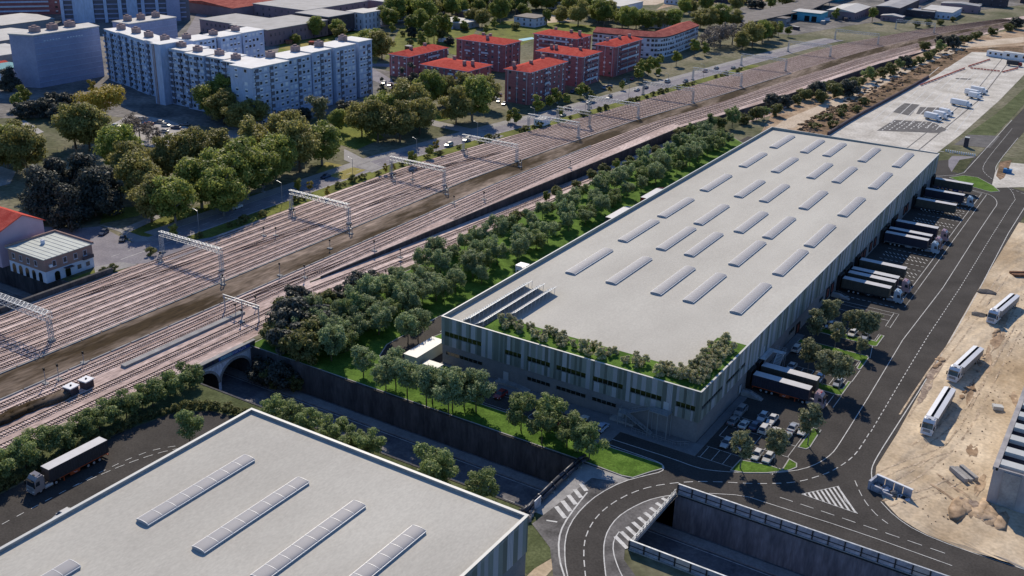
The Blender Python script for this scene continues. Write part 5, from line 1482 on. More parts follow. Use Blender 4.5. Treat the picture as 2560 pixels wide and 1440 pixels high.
for i, p in enumerate(sc):
    x, y = G(p[0], p[1]); tree(rt.choice(['scrub','scrub','scrub','dusk','green']), 'dark scrub tree along the dirt track, '+(ORD[i] if i < 20 else ORD[len(sc)-1-i].replace('left','right') if len(sc)-1-i < 20 else 'in the middle of the line'), x, y, rt.uniform(.75,1.2), 'scrub line by the dirt track')
for p in [(2050,300),(2080,318),(2100,290),(2140,280),(2035,322),(2070,300),(2110,275),(2160,262)]:
    x, y = G(p[0], p[1]); tree('bush', 'low dark bush on the brown slope beside the pale yard, '+('near end' if p[1] > 295 else 'far end'), x, y, rt.uniform(1.2,1.9), 'bushes on the brown slope', 'bush', 'bush')
# hedge bushes between street and railway
y = -14
GY = [(11,'before the first full gantry'),(65,'between the first and second white gantries'),(119,'between the second and third white gantries'),(163,'between the third and fourth white gantries'),(212,'between the fourth and fifth white gantries'),(262,'near the gantries of the nearest brick house'),(311,'just past the nearest brick house gantry'),(364,'before the white curved building'),(999,'past the white curved building')]
while y < 420:
    if rt.random() < .55:
        tree('bush', 'small hedge bush between street and tracks, '+[g for v, g in GY if y < v][0], left(y)-rt.uniform(1.2,3.2), y, rt.uniform(.6,1.15), 'broken hedge along the railway', 'bush', 'bush')
    y += rt.uniform(2, 6)
for i, p in enumerate(sorted([(775,480,.9),(435,600,.7),(820,495,.8),(965,435,.8),(985,432,.8),(1030,415,.85),(1090,380,1.0),(1075,395,.8),(1400,295,.8),(1525,235,.8),(1645,195,.8),(1270,310,.9),(1555,225,.7),(745,480,.7)])):
    x, y = G(p[0], p[1]); tree('yellow' if rt.random() < .5 else 'lime', 'slim young street tree by the tracks, '+ORD[i], x, y, p[2], 'young street trees')
# town trees
T = lambda k, l, pts, g, s=1.0: trees(k, l, pts, s, g)
T('plane', 'huge plane tree in the dense row along the street', [(350,510),(440,560,.9),(505,520),(570,510),(620,490,1.05),(690,452),(750,430),(805,412,1.05),(380,555,.8),(660,470,.9),(560,540,.85)], 'plane trees along the street')
T('olive', 'tall tree in the park row behind the street planes', [(330,470),(300,430),(420,455,.9),(480,440),(540,420),(640,400,.95),(720,385,.9)], 'olive trees of the park row')
T('dark', 'very dark conifer in the mass behind the pink house', [(120,545,1.05),(180,570,1.0),(240,540,1.0),(150,490),(215,490,1.0),(95,500,.9),(270,500,.8)], 'dark conifers behind the pink house')
T('olive', 'broad tree at the left edge of the picture', [(20,420),(70,440),(40,395,.9),(-20,440),(190,372,1.05),(225,378,.95)], 'olive trees at the left edge')
T('umbrella', 'flat-topped yellow tree before the blank grey block', [(262,335,1.0)], None)
T('yellow', 'bright yellow tree at the foot of the blank grey block', [(232,240,1.7)], None)
T('bare', 'greyish leafless tree in the pale car park by the apartments', [(350,350),(385,358,.9),(330,325,.8)], 'leafless trees of the car park')
T('dusk', 'purplish dark tree in the shaded group left of the car park', [(120,292,1.1),(150,300,1.1),(95,285),(170,280,1.0),(130,270),(60,295)], 'dark trees left of the car park')
T('lime', 'small yellow-green tree before the blank grey block left edge', [(62,262,1.2),(45,275,1.1)], 'yellow-green pair at left')
T('dark', 'round dark tree standing at the left edge near the sheds', [(28,228,.7)], None)
T('olive', 'large tree at the foot of the near apartment block', [(560,310,.85),(600,330,.8),(640,318,.75)], 'trees before the near apartment block')
T('plane', 'leafy tree before the middle apartment block', [(530,300,.85),(575,290,.9),(620,285,.8)], 'trees before the middle apartment block')
T('vase', 'pale vase-shaped tree before the near apartment block', [(796,322,.9)], None)
T('plane', 'slender green tree between the pale vase tree and the lawn', [(846,330,.62)], None)
T('dusk', 'dark shrub tree against the near apartment block corner', [(868,298,1.1),(745,305,.9),(760,300,.8),(718,312,.9)], 'dark shrubs at the apartment wall')
T('olive', 'large plane tree around the bright lawn', [(905,340,.9),(945,352,.95),(1000,352,1.0),(1050,335,1.0),(960,318,.95),(1020,310)], 'olive planes round the bright lawn')
T('olive', 'large tree in the row before the low red house', [(1075,270,.85),(1110,262,.85),(1140,312,.9),(1180,300,1.0),(1215,270,.9),(1160,262,.9)], 'trees before the low red house')
T('conifer', 'dark conifer beside the low red house left corner', [(1005,232,1.0),(1030,225,1.1),(985,240,.7),(955,238,.7)], 'conifers at the low red house')
T('lime', 'light street tree before the red houses', [(1344,285,1.25),(1375,275,1.2),(1388,262,1.3),(1415,268,1.0),(1450,245,1.1),(1478,252,.9),(1465,240,.9),(1290,312,1.0),(1275,305,.8)], 'street trees before the red houses')
T('lime', 'street tree before the white curved building', [(1598,195,1.3),(1620,190,1.4),(1595,205,1.1),(1640,180,1.2),(1690,165,1.4),(1735,140,1.5),(1762,138,1.1),(1650,165,1.0)], 'street trees before the white curved building')
T('bare', 'grey-brown tree at the end of the white curved building', [(1768,125,1.5),(1800,118,1.7),(1830,112,1.5),(1785,108,1.5)], 'grey trees by the white curved building')
T('olive', 'round green tree beyond the white curved building', [(1855,125,.8),(1880,118,.8),(1905,108,.8),(1920,100,.7),(1770,75,.9),(1800,70,.9),(1750,70,.8),(1835,70,.8),(1870,105,.7)], 'trees beyond the white curved building')
T('plane', 'tree behind the white curved building roof', [(1570,75,.75),(1590,72,.8),(1620,75,.8),(1650,72,.8),(1555,68,.7),(1680,72,.75),(1605,65,.7)], 'trees behind the white curved roof')
T('poplar', 'tall pale green poplar in the allotments', [(1028,92,1.0),(1085,108,1.0),(1105,100,1.1),(1120,92,1.0),(1070,105,.9)], 'poplars in the allotments')
T('plane', 'dark green tree in the allotments behind the apartment block', [(990,58,.9),(1010,48,1.0),(1040,50,1.0),(1060,60,1.0),(960,62,.7),(1075,48,.9),(975,70,.7),(1050,75,.8),(930,150,.8),(955,150,.9),(925,140,.8),(788,95,.7),(845,92,.6),(850,100,.6),(735,108,.35),(742,110,.35)], 'trees in the allotments')
T('plane', 'dark tree in the distant wood along the top edge', [(1100,35,1.0),(1130,45,.9),(1150,28,1.0),(1180,62,.7),(1200,30,1.0),(1205,68,.8),(1250,58,.8),(1260,35,.8),(1290,25,1.0),(1310,28,1.0),(1340,22,.9),(1365,30,1.0),(1390,22,.9),(1425,40,.9),(1440,30,.9),(1445,65,1.1),(1480,45,1.0),(1495,58,1.0),(1510,65,1.0),(1520,50,.9),(1085,25,.9),(1110,15,.9),(1170,12,.9),(1220,12,.9),(1270,10,.9)], 'distant wood along the top edge')
T('lime', 'light tree on the far meadow', [(1170,60,1.3),(1235,70,1.1),(1140,70,1.2),(1160,78,1.0),(1215,85,.9),(1425,12,1.3)], 'light trees on the far meadow')
T('dusk', 'dark tree at the edge of the far brown field', [(1730,5,1.2),(1760,8,1.1),(1880,20,.9),(1900,22,.9),(1860,5,.8),(1745,0,1.0)], 'trees of the far brown field')
T('lime', 'rounded pale shrub tree beside the teal building', [(2180,55,1.6),(1945,95,1.5),(1970,92,1.2),(2088,50,1.3),(1930,88,1.2)], 'shrubs beside the teal building')
T('scrub', 'far scrub tree beyond the tracks at top right', [(2290,70,.8),(2320,66,.8),(2350,62,.8),(2240,30,1.0),(2380,55,.7),(2450,12,.9)], 'far scrub beyond the tracks')

# allotment and wood filling behind the houses
ra = random.Random(19)
AN = [(700,'left'),(1000,'left'),(1180,'central'),(1350,'right'),(1700,'far right')]
for k in range(46):
    px = ra.uniform(690,1330); py = ra.uniform(40,150)-(px-690)*.03
    if px < 930 and (py > 118 or py < 98): continue
    if px > 1130 and py > 78: continue
    x, y = G(px, py); tree(ra.choice(['lime','bush','scrub','scrub','dusk','bush']), 'garden shrub of the %s allotments, %s row' % ('left' if px < 1000 else 'right', 'rear' if py < 70 else 'middle' if py < 100 else 'front'), x, y, ra.uniform(.6,1.5), 'allotment shrubs', 'garden_shrub', 'shrub')
for k in range(44):
    px = ra.uniform(1090,1980); py = ra.uniform(4,64)
    if 1540 < px < 1700 and py < 45: continue
    x, y = G(px, py); tree(ra.choice(['plane','olive','poplar','plane']), 'tree of the %s wood along the top edge, %s' % ('left' if px < 1300 else 'middle' if px < 1550 else 'right', 'far' if py < 30 else 'near'), x, y, ra.uniform(.5,.85), 'top edge wood')
for k in range(10):
    px = ra.uniform(700,1180); py = ra.uniform(60,140)
    if px < 940: py = ra.uniform(98,118)
    x, y = G(px, py); t = thing('garden_shed', 'tiny shed standing among the allotments behind the apartment block', 'shed', (x,y,.05), ra.uniform(0,3), 'allotment sheds')
    mb = MB(); mb.box(-2,2,-1.5,1.5,0,2.2); mb.build('wall', ra.choice(['rust','white_wall','grey_roof']), t)
    mb = MB(); mb.box(-2.2,2.2,-1.7,1.7,2.2,2.35); mb.build('roof', ra.choice(['pale_roof','grey_roof','tile_old']), t)

for i, (x, y, s) in enumerate(((-105.8,-21.9,.85),(-102.6,-21.8,1.0),(-99.4,-21.9,.9),(-96.0,-21.7,.75))):
    tree('scrub' if i % 2 else 'dusk', 'overgrown scrub hiding the retaining wall beside the bridge arch, '+ORD[i], x, y, s, 'overgrowth on the retaining wall', z=TZ+.1)
for i, (x, y, s) in enumerate(((-108.5,-15.5,.9),(-105,-16.5,1.0),(-102,-18,1.0),(-97,-18.3,.8),(-109,-11,1.1),(-105,-12,1.1))):
    tree('scrub', 'tangled scrub on top of the retaining wall by the bridge, '+ORD[i], x, y, s, 'scrub above the retaining wall')
# ---------------------------------------------------------------- town buildings
def wmesh(w, h, style, glass='glass_dark'):
    mb = MB(); t = .09
    mb.box(-w/2,w/2,-.06,.02,0,t,0); mb.box(-w/2,w/2,-.06,.02,h-t,h,0); mb.box(-w/2,-w/2+t,-.06,.02,t,h-t,0); mb.box(w/2-t,w/2,-.06,.02,t,h-t,0)
    k = {'open':0.0,'half':.45,'shut':.85}[style]
    zt = h-t-(h-2*t)*k
    if k < .84: mb.box(-w/2+t,w/2-t,-.02,.02,t,zt,1)
    if k > 0: mb.box(-w/2+t,w/2-t,-.05,.02,max(t,zt),h-t,2)
    mb.box(-w/2-.1,w/2+.1,-.14,.02,-.1,0,0)
    return mb
WM = {}
def win_mesh(w, h, style, frame='shutter', blind='shutter'):
    k = (w, h, style, frame, blind)
    if k not in WM: WM[k] = wmesh(w, h, style).mesh('window', [frame, 'glass_town', blind])
    return WM[k]
rw = random.Random(77)
def facade(parent, p0, p1, z0, floors, fh, n, w=1.7, h=1.5, frame='shutter', blind='shutter', styles=('open','half','shut','half'), skip=.08, edge=.8, mix=None):
    """windows along a wall running p0 -> p1 with the open side on its right"""
    a = Vector(p0); b = Vector(p1); d = b-a; ln = d.length; ang = math.atan2(d.y, d.x)
    for f in range(floors):
        for i in range(n):
            if rw.random() < skip: continue
            t = (edge+(ln-2*edge)*(i+.5)/n)/ln
            q = a+d*t
            put('window', win_mesh(w, h, rw.choice(styles), frame, blind), parent, (q.x, q.y, z0+f*fh+.9), ang)
def block(parent, x0, x1, y0, y1, h, wall='apt_wall_shade_blue', roofm='apt_roof', over=.25, name='wall'):
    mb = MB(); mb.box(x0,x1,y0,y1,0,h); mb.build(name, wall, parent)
    mb = MB(); mb.box(x0-over,x1+over,y0-over,y1+over,h+.003,h+.45); return mb.build('roof', roofm, parent)
def huts(parent, pts, z, w=3.2, h=2.6, m='hut'):
    for x, y in pts:
        mb = MB(); mb.box(x-w/2,x+w/2,y-w/2,y+w/2,z,z+h); mb.box(x-w*.3,x+w*.1,y-w*.2,y+w*.3,z+h,z+h+.6); mb.build('roof_hut', m, parent)
# near apartment block: five sections with dark joints
t = thing('apartment_block', 'near grey apartment block of five stepped sections with dark joints', 'apartment block')
secs = [(-267.5,139,162.2),(-270.0,163.8,179.2),(-270.6,180.8,194.2),(-269.4,195.8,210.5),(-270.2,214.0,224.0)]
for i, (x1, y0, y1) in enumerate(secs):
    h = 25.6+.35*i
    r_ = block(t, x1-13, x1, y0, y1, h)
    facade(t, (x1+.02,y0), (x1+.02,y1), .2, 9, 2.82, 4 if i == 4 else 7 if i == 0 else 5, edge=.5, skip=.15)
    if i: huts(t, [(x1-9, y0-1.2)], h)
facade(t, (-280.5,138.98), (-267.6,138.98), .2, 9, 2.82, 2, skip=.2)
for (xa, xb, y0, y1) in ((-281,-271.5,162.2,163.8),(-281,-272.5,179.2,180.8),(-281,-272.5,194.2,195.8),(-281,-273.4,210.5,214.0)):
    mb = MB(); mb.box(xa,xb,y0,y1,0,25.2); mb.build('joint', 'apt_recess', t)
# bands between storeys
mb = MB()
for (x1, y0, y1) in secs:
    for f in range(1,9): mb.box(x1,x1+.05,y0+.02,y1-.02,.2+f*2.82-.1,.2+f*2.82+.1)
mb.build('floor_bands', 'apt_blank', t)
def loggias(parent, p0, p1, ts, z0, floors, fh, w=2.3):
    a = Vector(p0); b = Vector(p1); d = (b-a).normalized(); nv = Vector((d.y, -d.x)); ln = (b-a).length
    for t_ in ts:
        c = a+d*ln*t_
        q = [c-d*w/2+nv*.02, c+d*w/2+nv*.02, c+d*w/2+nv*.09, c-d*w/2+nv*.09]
        m_ = MB(); m_.prism([tuple(v) for v in q], z0+.3, z0+floors*fh-.4); m_.build('loggia', 'apt_recess', parent)  # flat dark panel on the wall, painting the shade of a recess
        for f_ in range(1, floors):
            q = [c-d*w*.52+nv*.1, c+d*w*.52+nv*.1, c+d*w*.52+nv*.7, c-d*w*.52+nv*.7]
            m_ = MB(); m_.prism([tuple(v) for v in q], z0+f_*fh-.08, z0+f_*fh+.08); q = [c-d*w*.52+nv*.6, c+d*w*.52+nv*.6, c+d*w*.52+nv*.7, c-d*w*.52+nv*.7]; m_.prism([tuple(v) for v in q], z0+f_*fh+.081, z0+f_*fh+.95); m_.build('balcony', 'apt_wall_shade_blue', parent)
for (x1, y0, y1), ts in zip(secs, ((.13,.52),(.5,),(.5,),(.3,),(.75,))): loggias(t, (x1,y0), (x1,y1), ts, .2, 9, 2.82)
# middle saw-tooth block and its slanting left wing
t = thing('apartment_block', 'middle saw-toothed apartment block with a tall blank stair tower at its left', 'apartment block')
z = 25.8
segs = [(-329.5,-318,148.2),(-316.8,-305,146.4),(-304,-293,147.6),(-292,-282,146.0)]
for i, (x0, x1, y) in enumerate(segs):
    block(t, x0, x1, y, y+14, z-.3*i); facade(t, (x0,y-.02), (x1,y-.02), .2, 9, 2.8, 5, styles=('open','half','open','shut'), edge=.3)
    mb = MB()
    for f in range(9): mb.box(x0+.1,x1-.1,y-.55,y-.02,.2+f*2.8-.1,.2+f*2.8+.75)
    mb.build('balcony_bands', 'apt_wall_shade_blue', t)
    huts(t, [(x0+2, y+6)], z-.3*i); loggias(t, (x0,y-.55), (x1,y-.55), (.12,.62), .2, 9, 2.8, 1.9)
for xx in (-317.4,-304.5,-292.5):
    mb = MB(); mb.box(xx-.6,xx+.6,149.2,160,0,25); mb.build('joint', 'apt_recess', t)
mb = MB(); mb.box(-336.5,-329.9,143.5,158,0,28.2); mb.build('stair_tower', 'apt_wall_shade_blue', t)
mb = MB(); mb.box(-334.6,-333.9,143.3,143.5,0,28.0); mb.box(-335.4,-335.2,143.3,143.5,0,28.0); mb.build('drain_pipes', 'hut', t)
mb = MB(); mb.box(-336.7,-329.7,143.3,158.2,28.2,28.5); mb.build('roof', 'apt_roof', t)
t = thing('apartment_block', 'slanting apartment wing between the blank grey block and the stair tower', 'apartment block')
a = Vector((-397,165.0)); b = Vector((-338,150.0)); d = (b-a).normalized(); nn = Vector((-d.y, d.x)); ln = (b-a).length
for k in range(4):
    p0 = a+d*(ln*k/4+.5)+nn*(.8*(k%2)); p1 = a+d*(ln*(k+1)/4-.5)+nn*(.8*(k%2)); q0 = p0+nn*12; q1 = p1+nn*12
    mb = MB(); mb.prism([tuple(p0),tuple(p1),tuple(q1),tuple(q0)], 0, 25.6+.2*k); mb.build('wall', 'apt_wall_shade_blue', t)
    mb = MB(); mb.prism([tuple(p0-nn*.2),tuple(p1-nn*.2),tuple(q1),tuple(q0)], 25.62+.2*k, 26.1+.2*k); mb.build('roof', 'apt_roof', t)
    facade(t, tuple(p0-nn*.02), tuple(p1-nn*.02), .2, 9, 2.8, 5, styles=('open','half','open','shut'), edge=.3)
    mb = MB()
    for f in range(9): mb.prism([tuple(p0-nn*.5+d*.1),tuple(p1-nn*.5-d*.1),tuple(p1-nn*.02-d*.1),tuple(p0-nn*.02+d*.1)], .2+f*2.8-.1, .2+f*2.8+.75)
    mb.build('balcony_bands', 'apt_wall_shade_blue', t)
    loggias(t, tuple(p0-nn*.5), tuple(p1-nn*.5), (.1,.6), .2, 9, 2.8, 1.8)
    c = (p0+q1)/2; huts(t, [(c.x, c.y)], 26+.2*k)
    if k:
        m0 = a+d*(ln*k/4); mb = MB(); mb.prism([tuple(m0-d*.6+nn*1.2),tuple(m0+d*.6+nn*1.2),tuple(m0+d*.6+nn*9),tuple(m0-d*.6+nn*9)], 0, 25); mb.build('joint', 'apt_recess', t)
# blank block at left
t = thing('apartment_block', 'big grey block with blank windowless banded wall at upper left', 'apartment block')
mb = MB(); mb.prism([(-418,126),(-406,131),(-405.8,169),(-418,172)], 0, 25.5); mb.build('wall', 'apt_blank', t)
mb = MB(); mb.prism([(-418.3,125.6),(-405.6,130.7),(-405.4,169.3),(-418.3,172.3)], 25.503, 26.1); mb.build('roof', 'pale_roof', t)
mb = MB()
for f in range(9): mb.box(-405.9,-405.72,131.2,168.8,2.6+f*2.75,2.75+f*2.75)
mb.build('floor_bands', 'apt_wall_shade_blue', t)
huts(t, [(-413,137),(-413,147),(-414,158)], 26.1, 4.0)
facade(t, (-405.68,135), (-405.68,160), 21.6, 1, 2.8, 14, w=1.0, h=.35, styles=('shut',))
# back rows
t = thing('apartment_block', 'blank grey back block rising behind the slanting wing', 'apartment block')
block(t, -414, -401, 184, 216, 25.5, 'apt_blank', 'pale_roof'); huts(t, [(-409,190),(-408,198),(-408,208)], 26)
mb = MB()
for f in range(9): mb.box(-400.97,-400.9,184.3,215.7,2.6+f*2.75,2.72+f*2.75)
mb.build('floor_bands', 'apt_wall_shade_blue', t)
t = thing('apartment_block', 'windowed back apartment block behind the near one', 'apartment block')
for i, (y0, y1, x1) in enumerate(((170,184.5,-337),(186,200,-335.5),(202,217,-336.5))):
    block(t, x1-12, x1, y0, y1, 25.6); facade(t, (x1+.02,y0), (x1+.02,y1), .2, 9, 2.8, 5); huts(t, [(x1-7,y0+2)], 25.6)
mb = MB(); mb.box(-347,-338,184.5,186,0,25); mb.box(-347,-338,200,202,0,25); mb.build('joint', 'apt_recess', t)
facade(t, (-349,169.98), (-337,169.98), .2, 9, 2.8, 3)

# red brick houses with hipped tile roofs
def hip(parent, x0, x1, y0, y1, z, rise, m, over=.8):
    x0 -= over; x1 += over; y0 -= over; y1 += over
    w = x1-x0; l = y1-y0
    mb = MB()
    if w < l: r0 = ((x0+x1)/2, y0+w/2*.8); r1 = ((x0+x1)/2, y1-w/2*.8)
    else: r0 = (x0+l/2*.8, (y0+y1)/2); r1 = (x1-l/2*.8, (y0+y1)/2)
    A, B, C_, D2 = (x0,y0,z), (x1,y0,z), (x1,y1,z), (x0,y1,z); P = (*r0, z+rise); Q = (*r1, z+rise)
    if w < l:
        mb.poly([A,B,P]); mb.poly([B,C_,Q,P]); mb.poly([C_,D2,Q]); mb.poly([D2,A,P,Q])
    else:
        mb.poly([A,B,Q,P]); mb.poly([B,C_,Q]); mb.poly([C_,D2,P,Q]); mb.poly([D2,A,P])
    r_ = mb.build('roof', m, parent)
    mb = MB(); mb.box(x0+.05,x1-.05,y0+.05,y1-.05,z-.3,z-.02); mb.build('eaves', 'white_wall', r_)
    return r_
def red_house(label, x0, x1, y0, y1, h, floors, ch, balc=(), nw=(3, 6)):
    t = thing('brick_house', label, 'apartment house', group=None)
    mb = MB(); mb.box(x0,x1,y0,y1,0,h-.26); mb.build('wall', 'brick_red', t)
    r_ = hip(t, x0, x1, y0, y1, h, 2.0, 'tile_red')
    fh = (h-.6)/floors
    facade(t, (x0,y0-.02), (x1,y0-.02), .3, floors, fh, nw[0], w=1.4, h=1.5, frame='mauve_wall', blind='shutter', skip=.1)
    facade(t, (x1+.02,y0), (x1+.02,y1), .3, floors, fh, nw[1], w=1.4, h=1.5, frame='mauve_wall', blind='shutter', skip=.12)
    for (fx, fy) in ch:
        x = x0+(x1-x0)*fx; y = y0+(y1-y0)*fy
        mb = MB(); mb.box(x-.7,x+.7,y-.7,y+.7,h+.3,h+3.0); mb.box(x-.85,x+.85,y-.85,y+.85,h+3.0,h+3.2); mb.build('chimney', 'hut', r_)
    for fx in (.12,.5,.9):
        mb = MB(); mb.box(x0+(x1-x0)*fx-.09,x0+(x1-x0)*fx+.09,y0-.16,y0-.02,.2,h-.4); mb.build('downpipe', 'white_wall', t)
        mb = MB(); mb.box(x1+.02,x1+.16,y0+(y1-y0)*fx-.09,y0+(y1-y0)*fx+.09,.2,h-.4); mb.build('downpipe', 'white_wall', t)
    for (side, f0, f1) in balc:
        for f in range(1, floors):
            z = .3+f*fh
            mb = MB()
            if side == 'e': mb.box(x1+.03,x1+1.1,y0+(y1-y0)*f0,y0+(y1-y0)*f1,z,z+.15); mb.box(x1+1.02,x1+1.1,y0+(y1-y0)*f0,y0+(y1-y0)*f1,z+.15,z+1.0)
            else: mb.box(x0+(x1-x0)*f0,x0+(x1-x0)*f1,y0-1.1,y0-.03,z,z+.15); mb.box(x0+(x1-x0)*f0,x0+(x1-x0)*f1,y0-1.1,y0-1.02,z+.15,z+1.0)
            mb.build('balcony', 'white_wall' if f % 2 else 'mauve_wall', t)
    return t
red_house('red brick house with bright roof at left end of the red group, half behind another', -292.5,-279.5,266,302, 11.8, 4, [(.5,.3),(.4,.7)], [('e',.45,.75)])
red_house('low wide red brick house in front of the left one, with dark conifers', -262,-233,254,276, 11.8, 4, [(.35,.7),(.75,.35),(.85,.5)], [('s',.25,.38),('s',.6,.72)], (7,4))
red_house('red brick house in the back row at left with a pale stair strip', -281,-249,313,331, 15.4, 5, [(.35,.6),(.5,.6),(.55,.3)], [('s',.2,.32),('s',.55,.7)], (7,4))
red_house('nearest red brick house, tall narrow, closest to the railway', -209.5,-195.5,252.5,289, 16.2, 6, [(.2,.1),(.5,.35),(.3,.8)], [('e',.38,.5)], (3,8))
red_house('red brick house in the centre of the group behind the nearest one', -223.5,-195.5,306,327, 16.2, 6, [(.2,.3),(.5,.6),(.3,.3),(.75,.5)], [('e',.2,.8),('s',.62,.72)], (6,4))
red_house('rearmost red brick house behind the central one', -254,-225.5,354,372, 16.2, 6, [(.3,.6),(.7,.5),(.9,.5)], [('s',.15,.85)], (7,4))
red_house('red brick house at right end of the group next to the white curved building', -206.5,-194.5,342,376, 16.8, 6, [(.3,.2),(.5,.5),(.6,.8)], [('e',.2,.85)], (3,3))
# curved white office building
t = thing('office_building', 'long white curved office building with a reddish tiled roof', 'office building')
out = smooth_poly([(-240,402),(-222,405),(-204,409),(-198.5,414),(-197,424),(-198,446),(-200,474)], 2)
def offset(pts, dd):
    q = []
    for i in range(len(pts)):
        a = Vector(pts[max(0,i-1)]); b = Vector(pts[min(len(pts)-1,i+1)]); d = (b-a).normalized(); q.append((pts[i][0]-d.y*dd, pts[i][1]+d.x*dd))
    return q
inn = offset(out, 13); rid = offset(out, 6.5); eav = offset(out, -.7); eav2 = offset(out, 13.7)
mb = MB(); mb.loft([[(*out[i],0),(*out[i],12.6),(*inn[i],12.6),(*inn[i],0)] for i in range(len(out))]); mb.build('wall', 'white_wall', t)
mb = MB(); mb.loft([[(*eav[i],12.75),(*rid[i],15.0),(*eav2[i],12.75)] for i in range(len(out))]); mb.build('roof', 'tile_old', t)
mb = MB(); mb.loft([[(*offset(out,-.35)[i],11.9),(*offset(out,-.02)[i],11.9),(*offset(out,-.02)[i],12.5),(*offset(out,-.35)[i],12.5)] for i in range(len(out))]); mb.build('eave_band', 'dark_wall', t)
for f in range(4):
    for i in range(len(out)-1):
        a, b = Vector(out[i]), Vector(out[i+1]); n = max(1, round((b-a).length/2.6))
        ang = math.atan2(b.y-a.y, b.x-a.x)
        for k in range(n):
            if rw.random() < .12: continue
            q = a.lerp(b, (k+.5)/n); put('window', win_mesh(1.6, 1.4, rw.choice(['open','open','half']), 'dark_wall', 'shutter'), t, (q.x+.03*math.sin(ang), q.y-.03*math.cos(ang), 1.2+f*2.9), ang)
    mb = MB(); o2 = offset(out, -.12)
    mb.loft([[(*o2[i],.7+f*2.9),(*out[i],.7+f*2.9),(*out[i],.95+f*2.9),(*o2[i],.95+f*2.9)] for i in range(len(out))]); mb.build('sill_band', 'shutter', t)

# pink house and flat-roofed corner house at left
t = thing('pink_house', 'pink gabled house with red tiled roof at left edge', 'house')
mb = MB(); mb.box(-226,-207,-24,-9,0,10.6); mb.loft([[(-226,-24,10.6),(-226,-9,10.6),(-226,-15.5,13.8)],[(-207,-24,10.6),(-207,-9,10.6),(-207,-15.5,13.8)]]); mb.build('wall', 'pink_wall', t)
mb = MB()
mb.loft([[(-226.5,-15.5,14.1),(-226.5,-24.6,10.45),(-226.5,-24.6,10.2),(-226.5,-15.5,13.82)],[(-206.6,-15.5,14.1),(-206.6,-24.6,10.45),(-206.6,-24.6,10.2),(-206.6,-15.5,13.82)]])
mb.loft([[(-226.5,-15.48,14.1),(-226.5,-8.4,10.45),(-226.5,-8.4,10.2),(-226.5,-15.48,13.82)],[(-206.6,-15.48,14.1),(-206.6,-8.4,10.45),(-206.6,-8.4,10.2),(-206.6,-15.48,13.82)]])
mb.build('roof', 'tile_red', t)
for x in (-223,-218.5,-214,-210):
    for z in (1.2,4.4,7.6): put('window', win_mesh(1.1,1.6,rw.choice(['half','shut']),'shutter','dark_wall'), t, (x,-24.03,z), 0)
t = thing('corner_house', 'low corner house with pale ridged flat roof, tan upper wall and white arcade', 'house')
mb = MB(); mb.box(-203,-186.4,-24,-8.2,0,3.4,0); mb.box(-203.0,-186.4,-24,-8.2,3.4,7.2,1); mb.build('wall', ['white_wall','tan_wall'], t)
mb = MB(); mb.box(-203.5,-185.9,-24.5,-7.7,7.2,7.38)
r_ = mb.build('roof', 'tin_roof', t)
for k in range(9):
    mb = MB(); y = -23.6+k*1.85; mb.box(-203.4,-186,y-.06,y+.06,7.383,7.47); mb.build('roof_ridge', 'pale_roof', r_)
mb = MB(); mb.box(-203.4,-202.9,-24.4,-7.8,7.39,8.0); mb.box(-202.9,-186,-8.2,-7.75,7.39,7.9); mb.build('parapet', 'tan_wall', r_)
mb = MB(); mb.box(-197.5,-196.6,-17,-16.2,7.39,8.6); mb.build('chimney', 'white_wall', r_)
for x in (-200.5,-197.2,-193.8,-190.4): put('window', win_mesh(1.2,1.7,rw.choice(['half','open','shut']),'white_wall','dark_wall'), t, (x,-24.03,4.4), 0)
for y in (-21.0,-17.5,-14.0,-10.8): put('window', win_mesh(1.2,1.7,rw.choice(['half','open','shut']),'white_wall','dark_wall'), t, (-186.37,y,4.4), math.pi/2)
def arch_door(parent, x, y, ang, w, h, m='glass_dark'):
    mb = MB(); pts = [(-w/2,0),(w/2,0),(w/2,h*.7)]+[(w/2*math.cos(a), h*.7+h*.3*math.sin(a)) for a in [math.pi*i/6 for i in range(1,6)]]+[(-w/2,h*.7)]
    mb.loft([[(px,-.05,pz) for px, pz in pts],[(px,.05,pz) for px, pz in pts]]); mb.build('door', m, parent, loc=(x,y,.05), rz=ang)
for x in (-201,-198,-195,-192,-189): arch_door(t, x, -24.02, 0, 1.6, 2.8)
for y in (-20.5,-17.0): arch_door(t, -186.38, y, math.pi/2, 1.7, 2.7)
for y in (-13.2,-10.3): put('window', win_mesh(1.5,1.5,'open','white_wall','dark_wall'), t, (-186.37,y,1.0), math.pi/2)
mb = MB(); mb.box(-186.3,-184.9,-18.3,-15.6,2.95,3.1); mb.build('awning', 'dark_wall', t)
mb = MB(); mb.box(-186.3,-185.4,-12.0,-8.6,3.5,3.65); mb.box(-185.48,-185.4,-12.0,-8.6,3.65,4.6); mb.build('balcony', 'dark_wall', t)
mb = MB(); mb.box(-186.3,-185.7,-22.8,-22.0,4.6,5.3); mb.build('air_conditioner', 'shutter', t)

